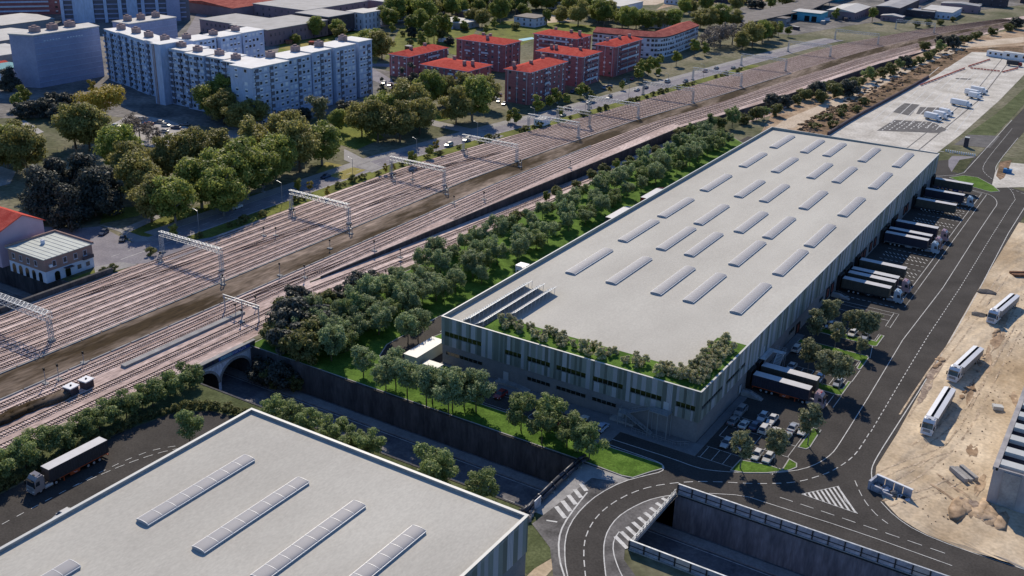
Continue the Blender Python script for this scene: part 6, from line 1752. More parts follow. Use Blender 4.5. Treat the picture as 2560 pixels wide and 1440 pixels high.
# works and sheds behind
def works(name, label, cat, x0, x1, y0, y1, h, wall, roofm, e=(2,6), s=(2,4), w=1.2, wh_=1.4, frame='dark_wall', pitched=0, extra=None):
    t = thing(name, label, cat)
    mb = MB(); mb.box(x0,x1,y0,y1,0,h); mb.build('wall', wall, t)
    if pitched:
        mb = MB(); xm = (x0+x1)/2
        mb.loft([[(x0-.4,y0-.4,h+.01),(xm,y0-.4,h+pitched),(x1+.4,y0-.4,h+.01)],[(x0-.4,y1+.4,h+.01),(xm,y1+.4,h+pitched),(x1+.4,y1+.4,h+.01)]]); mb.build('roof', roofm, t)
    else:
        mb = MB(); mb.box(x0-.3,x1+.3,y0-.3,y1+.3,h+.01,h+.5); mb.build('roof', roofm, t)
    fh = h/max(1, e[0])
    if e[1]: facade(t, (x1+.02,y0), (x1+.02,y1), .2, e[0], fh, e[1], w=w, h=min(wh_,fh-1.2), frame=frame, blind='apt_recess')
    if s[1]: facade(t, (x0,y0-.02), (x1,y0-.02), .2, s[0], h/max(1,s[0]), s[1], w=w, h=min(wh_,h/max(1,s[0])-1.2), frame=frame, blind='apt_recess')
    return t
works('factory', 'mauve two-storey works with strip windows left of the far street', 'factory', -474,-441,298,330,8,'mauve_wall','grey_roof',(2,8),(2,8))
works('factory', 'mauve brick works with small windows at the far street corner', 'factory', -436,-404,288,343,9.5,'mauve_wall','grey_roof',(2,14),(2,8),.9,1.6)
works('factory', 'dark brown works between the mauve one and the white tower', 'factory', -434,-405,345,371,11,'dark_wall','grey_roof',(2,5),(0,0))
works('office_building', 'narrow white tower house with dark slit windows by the far street', 'office building', -414,-399,373,391,11,'white_wall','pale_roof',(3,4),(3,4),.8,2.0)
works('factory', 'long white factory with blue-shaded band windows at top', 'factory', -421,-405,400,475,8.5,'white_wall','pale_roof',(2,20),(2,3),2.6,1.3)
works('shed', 'long red-roofed shed at top left of centre', 'shed', -560,-500,352,400,7,'mauve_wall','tile_old',(0,0),(0,0),pitched=2.5)
works('factory', 'grey-roofed works at the top behind the mauve works', 'factory', -500,-450,372,440,8,'mauve_wall','grey_roof',(2,10),(2,8))
works('factory', 'low grey works behind the long white factory', 'factory', -470,-432,450,520,7,'mauve_wall','pale_roof',(1,8),(1,6))
works('shed', 'white-roofed shed at the top left edge', 'shed', -592,-557,212,250,5.5,'grey_roof','pale_roof',(0,0),(0,0),pitched=1.0)
works('shed', 'second white-roofed shed below the first at left edge', 'shed', -548,-512,178,212,5,'grey_roof','pale_roof',(0,0),(0,0),pitched=.8)
works('shed', 'small pale-roofed shed at the left edge above the yellow-green trees', 'shed', -500,-470,150,176,5,'grey_roof','pale_roof',(0,0),(1,4))
works('house', 'small house with orange roof at the left edge', 'house', -462,-450,133,146,4,'white_wall','tile_red',(1,2),(1,2),pitched=1.6)
works('shed', 'teal-roofed kiosk at the left edge beside the blank block', 'shed', -446,-432,128,142,6,'white_wall','teal_band',(1,2),(1,2))
# tall slabs at top left
t = thing('tower_block', 'tall pale slab tower with deep dark window strips at top left', 'tower block')
a = Vector((-566,262)); b = Vector((-514,326)); d = (b-a).normalized(); nn = Vector((-d.y, d.x)); ln = (b-a).length
def slab(u0, u1, v0, v1, h, m, nm):
    p = [a+d*u0+nn*v0, a+d*u1+nn*v0, a+d*u1+nn*v1, a+d*u0+nn*v1]
    mb = MB(); mb.prism([tuple(q) for q in p], 0, h); mb.build(nm, m, t)
slab(0, ln, 1.5, 16, 42, 'apt_recess', 'wall')
u = 0; k = 0
for wd, m in ((2,'apt_wall_shade_blue'),(5.5,None),(13,'apt_wall_shade_blue'),(6.5,None),(2,'apt_wall_shade_blue'),(7,None),(2.5,'apt_wall_shade_blue'),(3,None),(7,'apt_wall_shade_blue'),(2.5,None),(2.2,'apt_wall_shade_blue'),(7,None),(2,'apt_wall_shade_blue'),(5,None),(9,'apt_blank'),(4,None)):
    if m: slab(u, min(ln,u+wd), 0, 1.5-.01, 42, m, 'pier')
    else:
        for f in range(13): slab(u, min(ln,u+wd), .7, 1.49, 0, m, 'x') if False else None
        mb = MB()
        for f in range(13):
            p = [a+d*(u+.1)+nn*.6, a+d*(min(ln,u+wd)-.1)+nn*.6, a+d*(min(ln,u+wd)-.1)+nn*1.48, a+d*(u+.1)+nn*1.48]
            mb.prism([tuple(q) for q in p], f*3.1+2.2, f*3.1+3.0)
        mb.build('balconies', 'apt_blank', t)
    u += wd
t = thing('apartment_block', 'dark red apartment house with balconies at top left corner', 'apartment block')
a = Vector((-640,240)); b = Vector((-596,294)); d = (b-a).normalized(); nn = Vector((-d.y, d.x)); ln = (b-a).length
slab(0, ln, 0, 14, 24, 'brick_red', 'wall')
for f in range(7):
    p = [a+d*12-nn*.9, a+d*(ln-16)-nn*.9, a+d*(ln-16)-nn*.02, a+d*12-nn*.02]
    mb = MB(); mb.prism([tuple(q) for q in p], f*3.1+2.0, f*3.1+3.1); mb.build('balcony', 'white_wall' if f % 2 else 'apt_wall_shade_blue', t)
facade(t, tuple(a+d*(ln-14)-nn*.02), tuple(b-nn*.02), .2, 7, 3.1, 3, frame='dark_wall')
facade(t, tuple(a-nn*.02), tuple(a+d*11-nn*.02), .2, 7, 3.1, 3, frame='dark_wall')
# top right sheds
t = thing('platform_shed', 'long dark railway shed roof at the top right of centre', 'shed')
mb = MB(); mb.prism([(-213,578),(-195,546),(-181,660),(-186,740),(-203,740)], 5.2, 6.0); mb.build('roof', 'dark_roof', t)
for k in range(12):
    mb = MB(); y = 556+k*15; x = -195.5+k*.9
    mb.box(x-.2,x+.2,y-.2,y+.2,0,5.2); mb.build('post', 'steel', t)
mb = MB(); mb.prism([(-211,580),(-199,575),(-192,720),(-202,730)], 0, 5.1); mb.build('wall', 'dark_wall', t)
t = thing('depot', 'small teal-blue depot with dark doorways beside the tracks', 'depot')
mb = MB(); mb.box(-189,-166,632,650,0,5.6); mb.build('wall', 'teal_wall', t)
mb = MB(); mb.box(-189.2,-165.8,631.8,650.2,5.6,6.3); mb.build('cornice', 'teal_band', t)
mb = MB(); mb.box(-188.6,-166.4,632.4,649.6,6.3,6.5); mb.build('roof', 'pale_roof', t)
for x in (-186,-176.5,-171): mb = MB(); mb.box(x-1.9,x+1.9,631.85,631.98,0,4.0); mb.build('door', 'black', t)
works('shed', 'pale curved-roof hall behind the teal depot', 'hall', -170,-148,660,706,6,'mauve_wall','pale_roof',(1,8),(1,4),pitched=1.8)
works('shed', 'grey dark-walled hall right of the pale hall', 'hall', -140,-122,690,760,9,'dark_wall','grey_roof',(0,0),(0,0),pitched=1.0)
works('shed', 'white-walled flat shed at the top right', 'shed', -112,-88,722,760,5,'white_wall','pale_roof',(1,6),(1,6))
works('shed', 'dark shed at the top right far edge', 'shed', -60,-20,880,930,7,'dark_wall','dark_roof',(0,0),(0,0))
works('factory', 'teal-green works at the top edge right of centre', 'factory', -215,-190,760,800,8,'teal_band','grey_roof',(2,6),(2,5))
works('shed', 'low dark roofed shed behind the teal-green works', 'shed', -160,-130,800,850,6,'mauve_wall','grey_roof',(0,0),(0,0))
works('house', 'bluish ruined house in the wood at top centre', 'house', -335,-318,462,480,6,'white_wall','dark_roof',(2,3),(2,3))
works('house', 'small grey house by the sandy lot at the top', 'house', -262,-246,520,536,6,'white_wall','dark_roof',(2,3),(2,3))
works('shed', 'pale low shed among trees at the top centre', 'shed', -372,-350,420,440,4,'grey_roof','pale_roof',(0,0),(0,0))
works('shed', 'white-roofed depot shed at the top edge left of the wood', 'shed', -330,-300,560,600,6,'white_wall','pale_roof',(0,0),(0,0))

# small buildings filling the far edge
for i, (px, py, lx, ly, h, w_, r_, l) in enumerate([(1900,88,14,9,4,'white_wall','grey_roof','small white hut among dark wrecks left of the teal depot'),(1940,60,18,10,5,'grey_roof','dark_roof','grey shed between dark platform roof and teal depot'),(2230,52,16,9,4,'mauve_wall','pale_roof','pale-roofed hut right of the dark-walled hall'),(2300,42,22,10,5,'dark_wall','grey_roof','dark shed right of the white flat shed'),(2400,28,30,12,6,'mauve_wall','grey_roof','long grey shed near the right end of the tracks'),(2470,14,30,14,7,'dark_wall','dark_roof','dark hall at the top right corner'),(1395,22,16,9,5,'white_wall','pale_roof','pale house in the wood left of the sandy lot'),(1245,28,18,10,5,'white_wall','tile_old','reddish roofed house in the top wood'),(1165,42,14,9,4,'mauve_wall','pale_roof','pale hut at the edge of the allotments'),(1060,22,20,12,6,'grey_roof','pale_roof','white-roofed hall at the top of the allotments'),(960,18,30,12,7,'white_wall','grey_roof','grey-roofed hall beyond the long white factory'),(820,12,26,16,8,'mauve_wall','tile_old','red-roofed works at the top edge'),(690,8,30,20,9,'mauve_wall','grey_roof','grey-roofed works at the top edge left of the red one'),(1690,10,18,9,4,'white_wall','grey_roof','low hut on the far brown field'),(1820,6,26,12,5,'dark_wall','grey_roof','low dark shed on the far brown field'),(560,16,30,16,8,'grey_roof','tile_old','red-tiled hall right of the far slab tower')]):
    x, y = G(px, py); works('shed' if 'house' not in l else 'house', l, 'shed' if 'house' not in l else 'house', x-lx/2, x+lx/2, y-ly/2, y+ly/2, h, w_, r_, (1 if h < 7 else 2, 5), (1 if h < 7 else 2, 4), pitched=0 if i % 2 else 1.2)
for i in range(26):
    px = rw.uniform(1880,2540); py = 92-(px-1880)*.125+rw.uniform(-22,-4)
    x, y = G(px, py); t = thing('scrap_container', 'small scrap container or wreck standing in the yards beyond the far tracks', 'container', (x,y,.05), rw.uniform(0,3), 'scrap in the far yards')
    m_ = rw.choice(['dark_wall','white_wall','rust','grey_roof','teal_band','dark_wall'])
    mb = MB(); mb.box(-3,3,-1.3,1.3,0,2.3); mb.build('body', m_, t)
    mb = MB(); mb.box(-2.9,2.9,-1.2,1.2,2.303,2.42); mb.build('lid', 'pale_roof' if i % 2 else 'dark_roof', t)
# ---------------------------------------------------------------- arched railway bridge over the sunken road
t = thing('railway_bridge', 'stone railway bridge with two arches and graffiti parapet over the sunken road', 'bridge')
ARC = [(-35.6, 4.2), (-25.6, 4.9)]
def arch_z(y):
    for c, r in ARC:
        if abs(y-c) < r: return -5.6+4.1*math.sqrt(max(0, 1-((y-c)/r)**2))
    return TZ
yy = sorted(set([TY0+(TY1-TY0)*i/84 for i in range(85)]+[c+s*r for c, r in ARC for s in (-1,1)]))
mb = MB()
for a, b in zip(yy, yy[1:]):
    za, zb = arch_z(a+1e-4), arch_z(b-1e-4)
    mb.quad((-111.5,a,za),(-111.5,b,zb),(-111.5,b,.05),(-111.5,a,.05))
    mb.quad((-178.3,b,zb),(-178.3,a,za),(-178.3,a,.05),(-178.3,b,.05))
    mb.quad((-178.3,a,za),(-178.3,b,zb),(-111.5,b,zb),(-111.5,a,za),2)  # vault given a dark material to paint in the tunnel's shade
for c, r in ARC:
    for s in (-1, 1): mb.quad((-178.3,c+s*r,TZ),(-111.5,c+s*r,TZ),(-111.5,c+s*r,-5.6),(-178.3,c+s*r,-5.6),2)
mb.build('wall', ['bridge_stone','stone','dark_concrete'], t)
for c, r in ARC:
    mb = MB(); n = 13
    for i in range(n):
        a0, a1 = math.pi*i/n+.01, math.pi*(i+1)/n-.01
        q = [(c+r*math.cos(a0), -5.6+4.1*math.sin(a0)), (c+(r+.6)*math.cos(a0), -5.6+4.7*math.sin(a0)), (c+(r+.6)*math.cos(a1), -5.6+4.7*math.sin(a1)), (c+r*math.cos(a1), -5.6+4.1*math.sin(a1))]
        v = MB(); v.loft([[(-111.52,y,z) for y, z in q],[(-111.32,y,z) for y, z in q]]); v.build('voussoir', 'concrete', t)
mb = MB(); mb.box(-111.9,-111.2,TY0-3,TY1+1.5,.05,1.15); pp = mb.build('parapet', 'dark_concrete', t)
mb = MB(); mb.box(-112.0,-111.1,TY0-3.2,TY1+1.7,1.15,1.32); mb.build('coping', 'concrete', pp)
mb = MB(); mb.box(-111.5,-111.0,TY0-.3,TY1,-.35,.0); mb.build('string_course', 'stone', t)
# sprayed lettering: unreadable tag of block shapes
mb = MB(); mb.box(-111.2,-111.17,-31,-20.6,.12,1.1); mb.build('graffiti', 'graffiti_blue', pp)
mb = MB(); mb.box(-111.17,-111.155,-30.5,-26.6,.2,1.0); mb.build('graffiti', 'graffiti_teal', pp)
mb = MB(); y = -30.2
rg = random.Random(4)
for k in range(9):
    w = rg.uniform(.55,.8)
    mb.box(-111.155,-111.14,y,y+.16,.28,.95); mb.box(-111.155,-111.14,y+w-.16,y+w,.28,.95)
    if k % 3 != 1: mb.box(-111.154,-111.139,y+.16,y+w-.16,.8,.95)
    if k % 2: mb.box(-111.154,-111.139,y+.16,y+w-.16,.28,.42)
    y += w+.28
mb.build('graffiti', 'graffiti_pale', pp)
mb = MB(); y = -40
for k in range(7):
    w = rg.uniform(.6,1.0); mb.box(-111.2,-111.18,y,y+w,.2,rg.uniform(.7,1.0)); y += w+.35
mb.build('graffiti', 'graffiti_dark', pp)
# dark flank wall beyond the bridge on the street side
mb = MB(); mb.box(-179.4,-178.4,-46,-8,0,1.5); thing('parapet_wall', 'dark parapet wall on the street side of the rail bridge', 'wall', me=mb.mesh('parapet_wall', 'dark_concrete'))

# ---------------------------------------------------------------- catenary gantries
def gantry(label, x0, x1, y, h=7.0, dz=1.3, dy=1.1, group='catenary gantries over the tracks', m='galv'):
    t = thing('catenary_gantry', label, 'gantry', (0,0,0), 0, group)
    n = max(6, int((x1-x0)/1.5))
    mb = MB()
    for s in (-1, 1):
        for z in (h, h-dz): mb.bar((x0,y+s*dy/2,z),(x1,y+s*dy/2,z),.12)
    for k in range(n):
        a = x0+(x1-x0)*k/n; b = x0+(x1-x0)*(k+1)/n
        for s in (-1, 1):
            mb.bar((a,y+s*dy/2,h-dz),((a+b)/2,y+s*dy/2,h),.075); mb.bar(((a+b)/2,y+s*dy/2,h),(b,y+s*dy/2,h-dz),.075)
        mb.bar((a,y-dy/2,h),(b,y+dy/2,h),.10); mb.bar((a,y+dy/2,h),(b,y-dy/2,h),.10); mb.bar((a,y-dy/2,h-dz),(a,y+dy/2,h-dz),.10)
        mb.bar((a,y-dy/2,h),(a,y+dy/2,h),.10)
    mb.build('lattice_beam', m, t)
    for x in (x0+.3, x1-.3):
        l = MB()
        for sx in (-.35,.35):
            for sy in (-.5,.5): l.bar((x+sx,y+sy,0),(x+sx*.9,y+sy,h-dz),.13)
        k = 0; z = .3
        while z < h-dz-.8:
            for sy in (-.5,.5): l.bar((x-.35,y+sy,z),(x+.35,y+sy,z+.8),.08)
            for sx in (-.35,.35): l.bar((x+sx,y-.5,z),(x+sx,y+.5,z+.8),.08)
            z += .8
        l.build('leg', m, t)
        f = MB(); f.box(x-.7,x+.7,y-.8,y+.8,0,.5); f.build('footing', 'concrete', t)
    q = x0+3
    while q < x1-2:
        d = MB(); d.bar((q,y,h-dz),(q,y,h-dz-1.1),.07); d.bar((q,y,h-dz-1.0),(q+1.0,y,h-dz-.7),.05); d.build('dropper', m, t); q += 4.2
    return t
gantry('largest lattice gantry reaching in over the tracks at the left picture edge', -181, -153.2, -46.5, 7.6, 1.6, 2.2)
for y, x0, x1, l in ((11.2,-180.0,-154,'white lattice gantry beside the corner house and street junction'),(65,-177.4,-151.2,'white lattice gantry below the dense plane tree row'),(119,-176.3,-150.8,'white lattice gantry in front of the dry grass corner'),(163.6,-173.6,-146.8,'white lattice gantry in front of the round lawn trees'),(212,-171.2,-145,'white lattice gantry left of the nearest red brick house'),(232.6,-168,-150.6,'dark short gantry between two white ones near the nearest red house'),(262.4,-167.6,-140.4,'white lattice gantry before the nearest red brick house'),(311,-161.6,-133.2,'dark lattice gantry before the right-hand red brick house'),(364,-156.4,-127.6,'white lattice gantry before the white curved building'),(424,-150.8,-122.8,'white lattice gantry past the white curved building'),(490,-144,-116,'far lattice gantry before the long dark shed'),(560,-134,-104,'far lattice gantry beside the teal depot'),(640,-112,-84,'farthest lattice gantry near the right end of the tracks')):
    gantry(l, x0, x1, y, 7.0, 1.3, 1.1, m='galv' if not l.startswith('dark') else 'steel')
def post(label, px, py, h, xy=None, group='signal posts along the tracks', double=False):
    x, y = xy if xy else G(px, py)
    t = thing('signal_post', label, 'signal post', (x, y, 0), 0, group)
    mb = MB()
    for s in ((-.55,.55) if double else (0,)): mb.bar((s,0,0),(s,0,h),.22 if double else .13)
    if double: mb.bar((-.55,0,h*.7),(.55,0,h*.7),.16)
    mb.build('post', 'steel', t)
    mb = MB(); mb.box(-.22,.22,-.15,.15,h,h+.65); mb.build('signal_head', 'black', t)
    mb = MB(); mb.box(-.8,.8,-.5,.5,0,.35); mb.build('base', 'concrete', t)
for i, (px, py) in enumerate([(735,545),(877,585),(985,455),(1117,487),(1165,390),(1300,418),(402,655),(558,712),(1390,258),(1475,268)]):
    post('dark twin post at the %s edge of the tracks, %s gantry pair' % ('street' if i % 2 == 0 else 'brown strip', ['second','third','fourth','first full','dark short'][i//2]), px, py, 2.6, None, 'dark twin posts by the gantries', True)
SP = [(700,690,3.5),(762,695,3.5),(825,622,2.5),(936,628,3),(1001,645,2.5),(115,960,3.5),(148,950,3.5),(210,908,2.5),(658,480,2.5),(905,720,2.5),(965,700,2.5),(1032,450,2.5),(1135,510,2.5),(1210,500,2.5),(590,790,3),(640,770,3),(605,805,3.2),(660,590,2.4),(690,590,2.4),(1425,420,2.4)]
for px, py, h in SP:
    post('slim signal post between the railway tracks, '+ORD[min(19,sorted(SP).index((px,py,h)))], px, py, h)
t = thing('portal_frame', 'tangled pale steel portal across the near tracks above the bridge', 'portal frame')
mb = MB()
for x in (-133,-126.5,-120.5): mb.bar((x,-8,0),(x,-8,4.4),.25)
for z in (4.4,3.6): mb.bar((-133.5,-8,z),(-120,-8,z),.18)
for k in range(9): mb.bar((-133.5+k*1.5,-8,3.6),(-132.7+k*1.5,-8,4.4),.1)
mb.build('frame', 'galv', t)
for (px, py), l in (((180,985),'white-topped relay cabinet beside the dark soil mound, left one'),((218,968),'white-topped relay cabinet beside the dark soil mound, right one')):
    x, y = G(px, py)
    t = thing('relay_cabinet', l, 'relay cabinet', (x,y,0), .1, 'relay cabinets by the near tracks')
    mb = MB(); mb.box(-1.1,1.1,-1.1,1.1,0,1.9); mb.build('case', 'dark_wall', t)
    mb = MB(); mb.box(-1.3,1.3,-1.3,1.3,1.9,2.15); tp = mb.build('lid', 'white_paint', t)
    mb = MB(); mb.cyl((0,0,2.15),(0,0,2.4),.25,.2,8); mb.build('vent', 'black', tp)
mb = MB()
for k, (px, py, s) in enumerate([(30,1040,2.2),(70,1022,2.4),(110,1008,2.3),(145,998,2.0),(10,1052,2.0)]):
    x, y = G(px, py); mb.blob((x,y,.2),(s*1.0,s*2.2,1.1),k,0,.2)
struct('soil_mound', mb, 'soil', None, True)

# ---------------------------------------------------------------- barriers along the sunken road
def barrier(label, x0, x1, y, h, lean=0.0):
    t = thing('noise_barrier', label, 'barrier')
    rb_ = random.Random(int(x0*7+y)); x = x0
    pm = []
    for m in ('barrier','barrier_worn'):
        b = MB(); b.box(.08,2.92,-.05,.05,0,h*.48); b.box(.08,2.92,-.04,.06,h*.5,h); pm.append(b.mesh('panel', m))
    ps = MB(); ps.box(-.11,.11,-.24,.12,0,h+.2); psm = ps.mesh('post', 'chassis_black')
    n = int((x1-x0)/3)
    for k in range(n+1):
        put('post', psm, t, (x0+3*k, y, .05))
        if k < n: put('panel', pm[0] if rb_.random() < .86 else pm[1], t, (x0+3*k, y, .12))
    r = MB(); r.box(x0,x0+3*n,y-.13,y-.06,.12+h*.46,.12+h*.53); r.build('mid_rail', 'chassis_black', t)
    r = MB(); r.box(x0,x0+3*n,y-.16,y+.16,h+.25,h+.36); r.build('top_rail', 'galv', t)
    r = MB(); r.box(x0,x0+3*n,y-.3,y+.3,.04,.3); r.build('kerb', 'concrete', t)
    return t
barrier('long metal noise barrier along the road on the far side of the sunken road', 4.6, 121, -20.0, 2.0)
barrier('metal noise barrier on the near side of the sunken road at bottom right', 4.6, 121, -41.7, 1.8)
# torn railing at the bridge east edge
t = thing('bridge_railing', 'battered steel railing along the zebra-striped bridge edge', 'railing')
mb = MB()
for k in range(15):
    y = -41+k*1.45; mb.bar((4.3,y,0),(4.3+random.uniform(-.15,.15),y,1.25),.10)
mb.build('posts', 'steel', t)
for z in (.45,.85,1.2):
    mb = MB(); mb.bar((4.3,-41,z),(4.35,-20.4,z+random.uniform(-.05,.05)),.09); mb.build('rail', 'galv', t)
mb = MB(); mb.box(4.05,4.55,-41,-20.4,0,.35); mb.build('kerb', 'concrete', t)
# dark pipe bundle on the west edge
t = thing('pipe_bundle', 'bundle of dark thick pipes running along the west edge of the road bridge', 'pipes')
for x, z, r, bend in ((-16.2,.75,.42,0),(-17.1,.55,.45,.3),(-16.7,1.35,.36,-.2)):
    mb = MB(); pts = [(x-bend,-43.5,z-.3),(x,-40,z),(x+bend*.5,-30,z+.15),(x,-22,z+.1),(x+.2,-19.6,z-.1)]
    for a, b in zip(pts, pts[1:]): mb.cyl(a, b, r, r, 10)
    p_ = mb.build('pipe', 'pipe_dark', t, True)
    mb = MB()
    for yy_ in (-38,-33,-28,-24): mb.cyl((x,yy_-.15,z+.05),(x,yy_+.15,z+.05),r+.1,r+.1,10)
    mb.build('flange', 'pipe_dark', p_)
mb = MB(); mb.box(-15.9,-15.75,-41.2,-38.8,.1,2.3); mb.build('sign_plate', 'barrier', t)
for yy_ in (-39,-33.5,-28,-22.5):
    mb = MB(); mb.box(-17.7,-15.7,yy_-.3,yy_+.3,0,.25); mb.build('saddle', 'concrete', t)
mb = MB(); rr = random.Random(9)
for k in range(26): mb.blob((rr.uniform(-18,-14.6),rr.uniform(-45,-41),rr.uniform(.1,.5)),(rr.uniform(.3,.8),rr.uniform(.3,.8),rr.uniform(.2,.7)),k,0,.35,6,4)
o = thing('rubble_heap', 'dark heap of rubble at the near end of the pipe bundle', 'rubble', me=mb.mesh('rubble_heap','rubble'))
mb = MB(); mb.cyl((-12.5,-46.5,.4),(-10.2,-49,.4),.35,.3,8); thing('drain_pipe', 'short orange pipe stub on sand beside the nearest warehouse corner', 'pipe', me=mb.mesh('drain_pipe','chassis_orange')) if False else None

# wrecked barrier at the sand corner
t = thing('broken_barrier', 'wrecked pale barrier with dark debris at the corner of the sand', 'barrier')
A = Vector(G(2172,1222)); B = Vector(G(2262,1262)); d = (B-A).normalized(); nn = Vector((-d.y,d.x)); ln = (B-A).length
def seg(u0, u1, v0, v1, z0, z1, m, nm, k=0.0):
    p = [A+d*u0+nn*v0, A+d*u1+nn*v0, A+d*u1+nn*v1, A+d*u0+nn*v1]
    mb = MB(); mb.prism([tuple(q) for q in p], z0, z1); mb.build(nm, m, t)
for k in range(4): seg(ln*k/4+.1, ln*(k+1)/4-.1, 2.6, 2.9, 0, 2.1-.15*(k%2), 'barrier', 'panel')
seg(0, ln, 2.5, 3.0, 2.15, 2.3, 'white_paint', 'top_rail')
for k in range(2): seg(.4+ln*.3*k, .3+ln*.3*(k+1), -.2, .25, 0, 1.3-.5*k, 'barrier', 'panel')
seg(-.2, .3, -.3, 2.9, 0, 2.0, 'barrier', 'end_panel')
rr = random.Random(12); mb = MB()
for k in range(46):
    q = A+d*rr.uniform(.5,ln)+nn*rr.uniform(.2,2.4); s = rr.uniform(.2,.7)
    mb.blob((q.x,q.y,rr.uniform(.1,.7)),(s,s*rr.uniform(.5,1.2),s*rr.uniform(.4,1)),k,k%3,.4,6,4)
o = mb.build('debris', ['black','rubble','graffiti_pale'], t); o['kind'] = 'stuff'

# unfinished concrete hall at the right edge
t = thing('concrete_hall', 'unfinished concrete hall with pale roof beams at the right edge', 'hall')
mb = MB(); mb.box(57,110,12,12.4,0,8.2); mb.build('wall', 'stone', t)
for k in range(5):
    mb = MB(); x = 58.5+k*8; mb.box(x,x+3.2,11.8,11.98,.4,7.8); mb.build('wall_panel', 'concrete', t)
mb = MB(); mb.box(56.6,57,12,86,0,7.6); mb.box(56.4,57.4,12.0,86,7.6,8.3); mb.build('side_wall', 'stone', t)
for k in range(13):
    mb = MB(); y = 13.5+k*5.8; mb.loft([[(57.5,y,7.5),(57.5,y+2.3,7.5),(57.5,y+2.3,8.4),(57.5,y,8.4)],[(110,y,7.5),(110,y+2.3,7.5),(110,y+2.3,8.4),(110,y,8.4)]]); mb.build('roof_beam', 'coping', t)
mb = MB(); mb.box(57.2,110,12.5,86,4.9,5.1); mb.build('deck', 'dark_wall', t)
mb = MB(); mb.box(57,110,85.6,86,0,7.5); mb.build('end_wall', 'dark_concrete', t)
# small things on the sand
def planks(label, px, py, rz, n, ln, m):
    x, y = G(px, py); t = thing('slab_stack', label, 'slabs', (x,y,sandz(x,y)-.03), rz)
    for k in range(n):
        mb = MB(); mb.box(-ln/2,ln/2,-1.6+k*1.2,-.75+k*1.2,0,.9-.25*(k%2)); mb.build('slab', m, t)
    return t
planks('pair of pale concrete slabs lying on sand near the unfinished hall', 2407, 1192, -.75, 3, 5.0, 'concrete')
planks('small white slabs on the sand beside the hall wall', 2492, 1020, .3, 2, 2.2, 'coping')
planks('dark plank pile on the sand at the far right edge', 2552, 690, .6, 3, 6.0, 'rust')
def heap(label, px, py, r, h, m, sd):
    x, y = G(px, py); mb = MB(); mb.blob((0,0,.0),(r,r*.8,h),sd,0,.18,12,6)
    thing('heap', label, 'heap', (x,y,.0), 0, None, mb.mesh('heap', m, True))
heap('dark gravel heap left of the farthest white tipper', 2450, 790, 2.6, .7, 'dark_concrete', 1)
heap('second dark gravel heap beside the far tipper', 2468, 732, 2.8, .7, 'dark_concrete', 2)
for px, py, r, sd in ((2400,1180,3,3),):
    pass
# stained dark earth patches and mud ridges on the sand, as low relief
def stain(name, m, lst, z):
    mb = MB()
    for k, (px, py, rx, ry, a) in enumerate(lst):
        x, y = G(px, py); rr = random.Random(k+5); n = 18; q = []
        for i in range(n):
            t = 2*math.pi*i/n; u = rx*rr.uniform(.65,1.15)*math.cos(t); v = ry*rr.uniform(.65,1.15)*math.sin(t)
            q.append((x+u*math.cos(a)-v*math.sin(a), y+u*math.sin(a)+v*math.cos(a)))
        c_ = (x, y)
        for ring in range(4):
            f0, f1 = ring/4, (ring+1)/4
            for i in range(n):
                A4 = [(c_[0]+(p[0]-c_[0])*f_, c_[1]+(p[1]-c_[1])*f_) for f_, p in ((f0,q[i]),(f1,q[i]),(f1,q[(i+1)%n]),(f0,q[(i+1)%n]))]
                mb.quad(*[(p[0], p[1], sandz(*p)+.035+k*.004) for p in A4])
    struct(name, mb, m)
stain('dark_earth', 'mud', [(2335,930,1.2,9,0),(2318,968,1.0,6,0),(2305,995,.8,4,0),(2440,1275,5,2.2,-.6),(2478,1292,2.5,1.6,-.6)], .052)
stain('rutted_earth', 'dirt', [(2425,985,.7,9,.1),(2470,905,.9,10,.15),(2495,850,1.6,9,0),(2510,800,1.2,8,0),(2385,1220,.5,6,.9),(2430,1130,1.3,3,.2),(2535,1000,.8,4,.2),(2450,1215,1.0,5,0),(2360,1235,.4,5,1.0)], .056)
for i in range(0):
    pass
mb = MB(); rr = random.Random(31)
for k in range(260):
    px = rr.uniform(2000,2420); py = 345-(px-1985)*.53+rr.uniform(-28,14)
    x, y = G(px, py); mb.blob((x,y,.1),(rr.uniform(.5,1.8),rr.uniform(.5,2.4),rr.uniform(.3,.9)),k,0,.4,7,4)
o = thing('rubble_bank', 'ragged brown rubble bank along the dark edge of the pale yard', 'rubble', me=mb.mesh('rubble_bank','brown_scrub')); o['kind'] = 'stuff'
mb = MB(); pts = smooth_poly(GP([(2070,338),(2130,300),(2200,262),(2260,230),(2320,195)]), 2)
for a, b in zip(pts, pts[1:]):
    d = (Vector(b)-Vector(a)).normalized(); n2 = Vector((-d.y,d.x))*.5
    mb.loft([[(a[0]-n2.x,a[1]-n2.y,0),(a[0]+n2.x,a[1]+n2.y,0),(a[0]+n2.x*.8,a[1]+n2.y*.8,1.5),(a[0]-n2.x*.8,a[1]-n2.y*.8,1.5)],[(b[0]-n2.x,b[1]-n2.y,0),(b[0]+n2.x,b[1]+n2.y,0),(b[0]+n2.x*.8,b[1]+n2.y*.8,1.5),(b[0]-n2.x*.8,b[1]-n2.y*.8,1.5)]])
thing('yard_fence', 'long dark solid fence between brown slope and pale yard', 'fence', me=mb.mesh('yard_fence','dark_wall'))
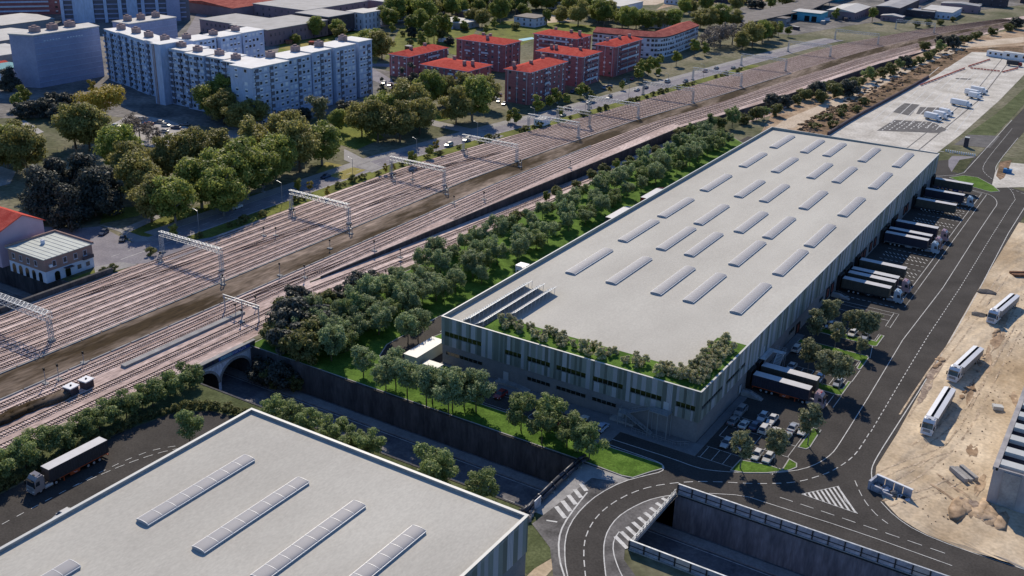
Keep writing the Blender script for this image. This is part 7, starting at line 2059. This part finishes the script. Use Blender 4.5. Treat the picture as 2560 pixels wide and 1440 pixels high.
# red plastic barriers across the yard
def redline(label, p0, p1, n):
    t = thing('safety_barrier', label, 'barrier', group='red barriers on the pale yard')
    a = Vector(G(*p0)); b = Vector(G(*p1))
    for k in range(n):
        q = a.lerp(b, (k+.5)/n); d = (b-a).normalized(); w = (b-a).length/n*.42
        mb = MB(); mb.bar((q.x-d.x*w,q.y-d.y*w,.8),(q.x+d.x*w,q.y+d.y*w,.8),.35); mb.bar((q.x-d.x*w,q.y-d.y*w,.4),(q.x+d.x*w,q.y+d.y*w,.4),.3); mb.build('barrier_unit','plastic_red',t)
redline('red barrier line running up the left side of the pale yard', (2300,215), (2412,172), 14)
redline('red barrier line crossing the far part of the pale yard', (2425,172), (2500,180), 9)
redline('red barrier line at the far right of the pale yard', (2505,182), (2545,172), 5)
redline('red debris barrier row near the site cabin', (2420,168), (2475,150), 6)
t = thing('gate_pillar', 'tall dark concrete pillar by the paved corner past the warehouse', 'pillar', (*G(2414,367),0))
mb = MB(); mb.box(-.9,.9,-.9,.9,0,4.2); mb.build('shaft', 'dark_wall', t)
mb = MB(); mb.box(-1.0,1.0,-1.0,1.0,4.2,4.4); mb.build('cap', 'coping', t)
t = thing('bollard_row', 'row of small white posts at the edge of the paved corner', 'bollards')
for k in range(14):
    x, y = G(2365+k*5.5, 379+k*.85); mb = MB(); mb.box(x-.25,x+.25,y-.25,y+.25,0,.9); mb.build('bollard', 'white_paint', t)
t = thing('blue_tank', 'small blue tank on the gravel lot at the right edge', 'tank', (*G(2518,432),.07))
mb = MB(); mb.box(-1.6,1.6,-1,1,0,1.6); mb.build('body','plastic_blue',t)
mb = MB(); mb.cyl((0,0,1.6),(0,0,1.9),.4,.4,8); mb.build('lid','black',t)
# street lamps along the street
for y in range(30, 400, 38):
    t = thing('street_lamp', 'thin dark lamp post along the street beside the railway', 'street lamp', (left(y)-6.2, y, 0), 0, 'street lamps')
    mb = MB(); mb.bar((0,0,0),(0,0,7.5),.12); mb.bar((0,0,7.5),(-1.6,0,7.9),.1); mb.build('post','steel',t)
    mb = MB(); mb.box(-2.1,-1.5,-.15,.15,7.85,8.0); mb.build('lamp_head','galv',t)
box_unit('track_hut', 'small bluish trackside hut beside the fourth gantry', 'hut', 1355, 312, 0, 4.5, 7, 3.0, 'shutter', 'pale_roof')

mb = MB(); rr = random.Random(44)
for k in range(220):
    y = rr.uniform(-3,150); x = rr.uniform(44,54)
    if rr.random() < .5: x = 50+rr.gauss(0,2.2)
    s = rr.uniform(.06,.24); mb.blob((x,y,sandz(x,y)+s*.2),(s,s*rr.uniform(.6,1.3),s*.6),k,0,.35,5,3)
struct('stones', mb, 'dirt')['kind'] = 'stuff'
mb = MB()
for k, (px, py, rx, ry, h_) in enumerate([(2452,905,.9,6,.7),(2492,830,1.0,6,.8),(2410,985,.8,6,.6),(2520,770,1.0,5,.8),(2430,1280,3.2,1.4,1.0),(2470,1300,2.2,1.1,.8),(2350,905,.9,4,.5)]):
    x, y = G(px, py)
    for i in range(7):
        mb.blob((x+rr.gauss(0,rx*.5),y+rr.gauss(0,ry*.5),.1),(rx*rr.uniform(.5,1),rx*rr.uniform(.8,1.8),h_*.7*rr.uniform(.5,1)),k*9+i,0,.3,9,5)
struct('earth_mound', mb, 'dirt', None, True)
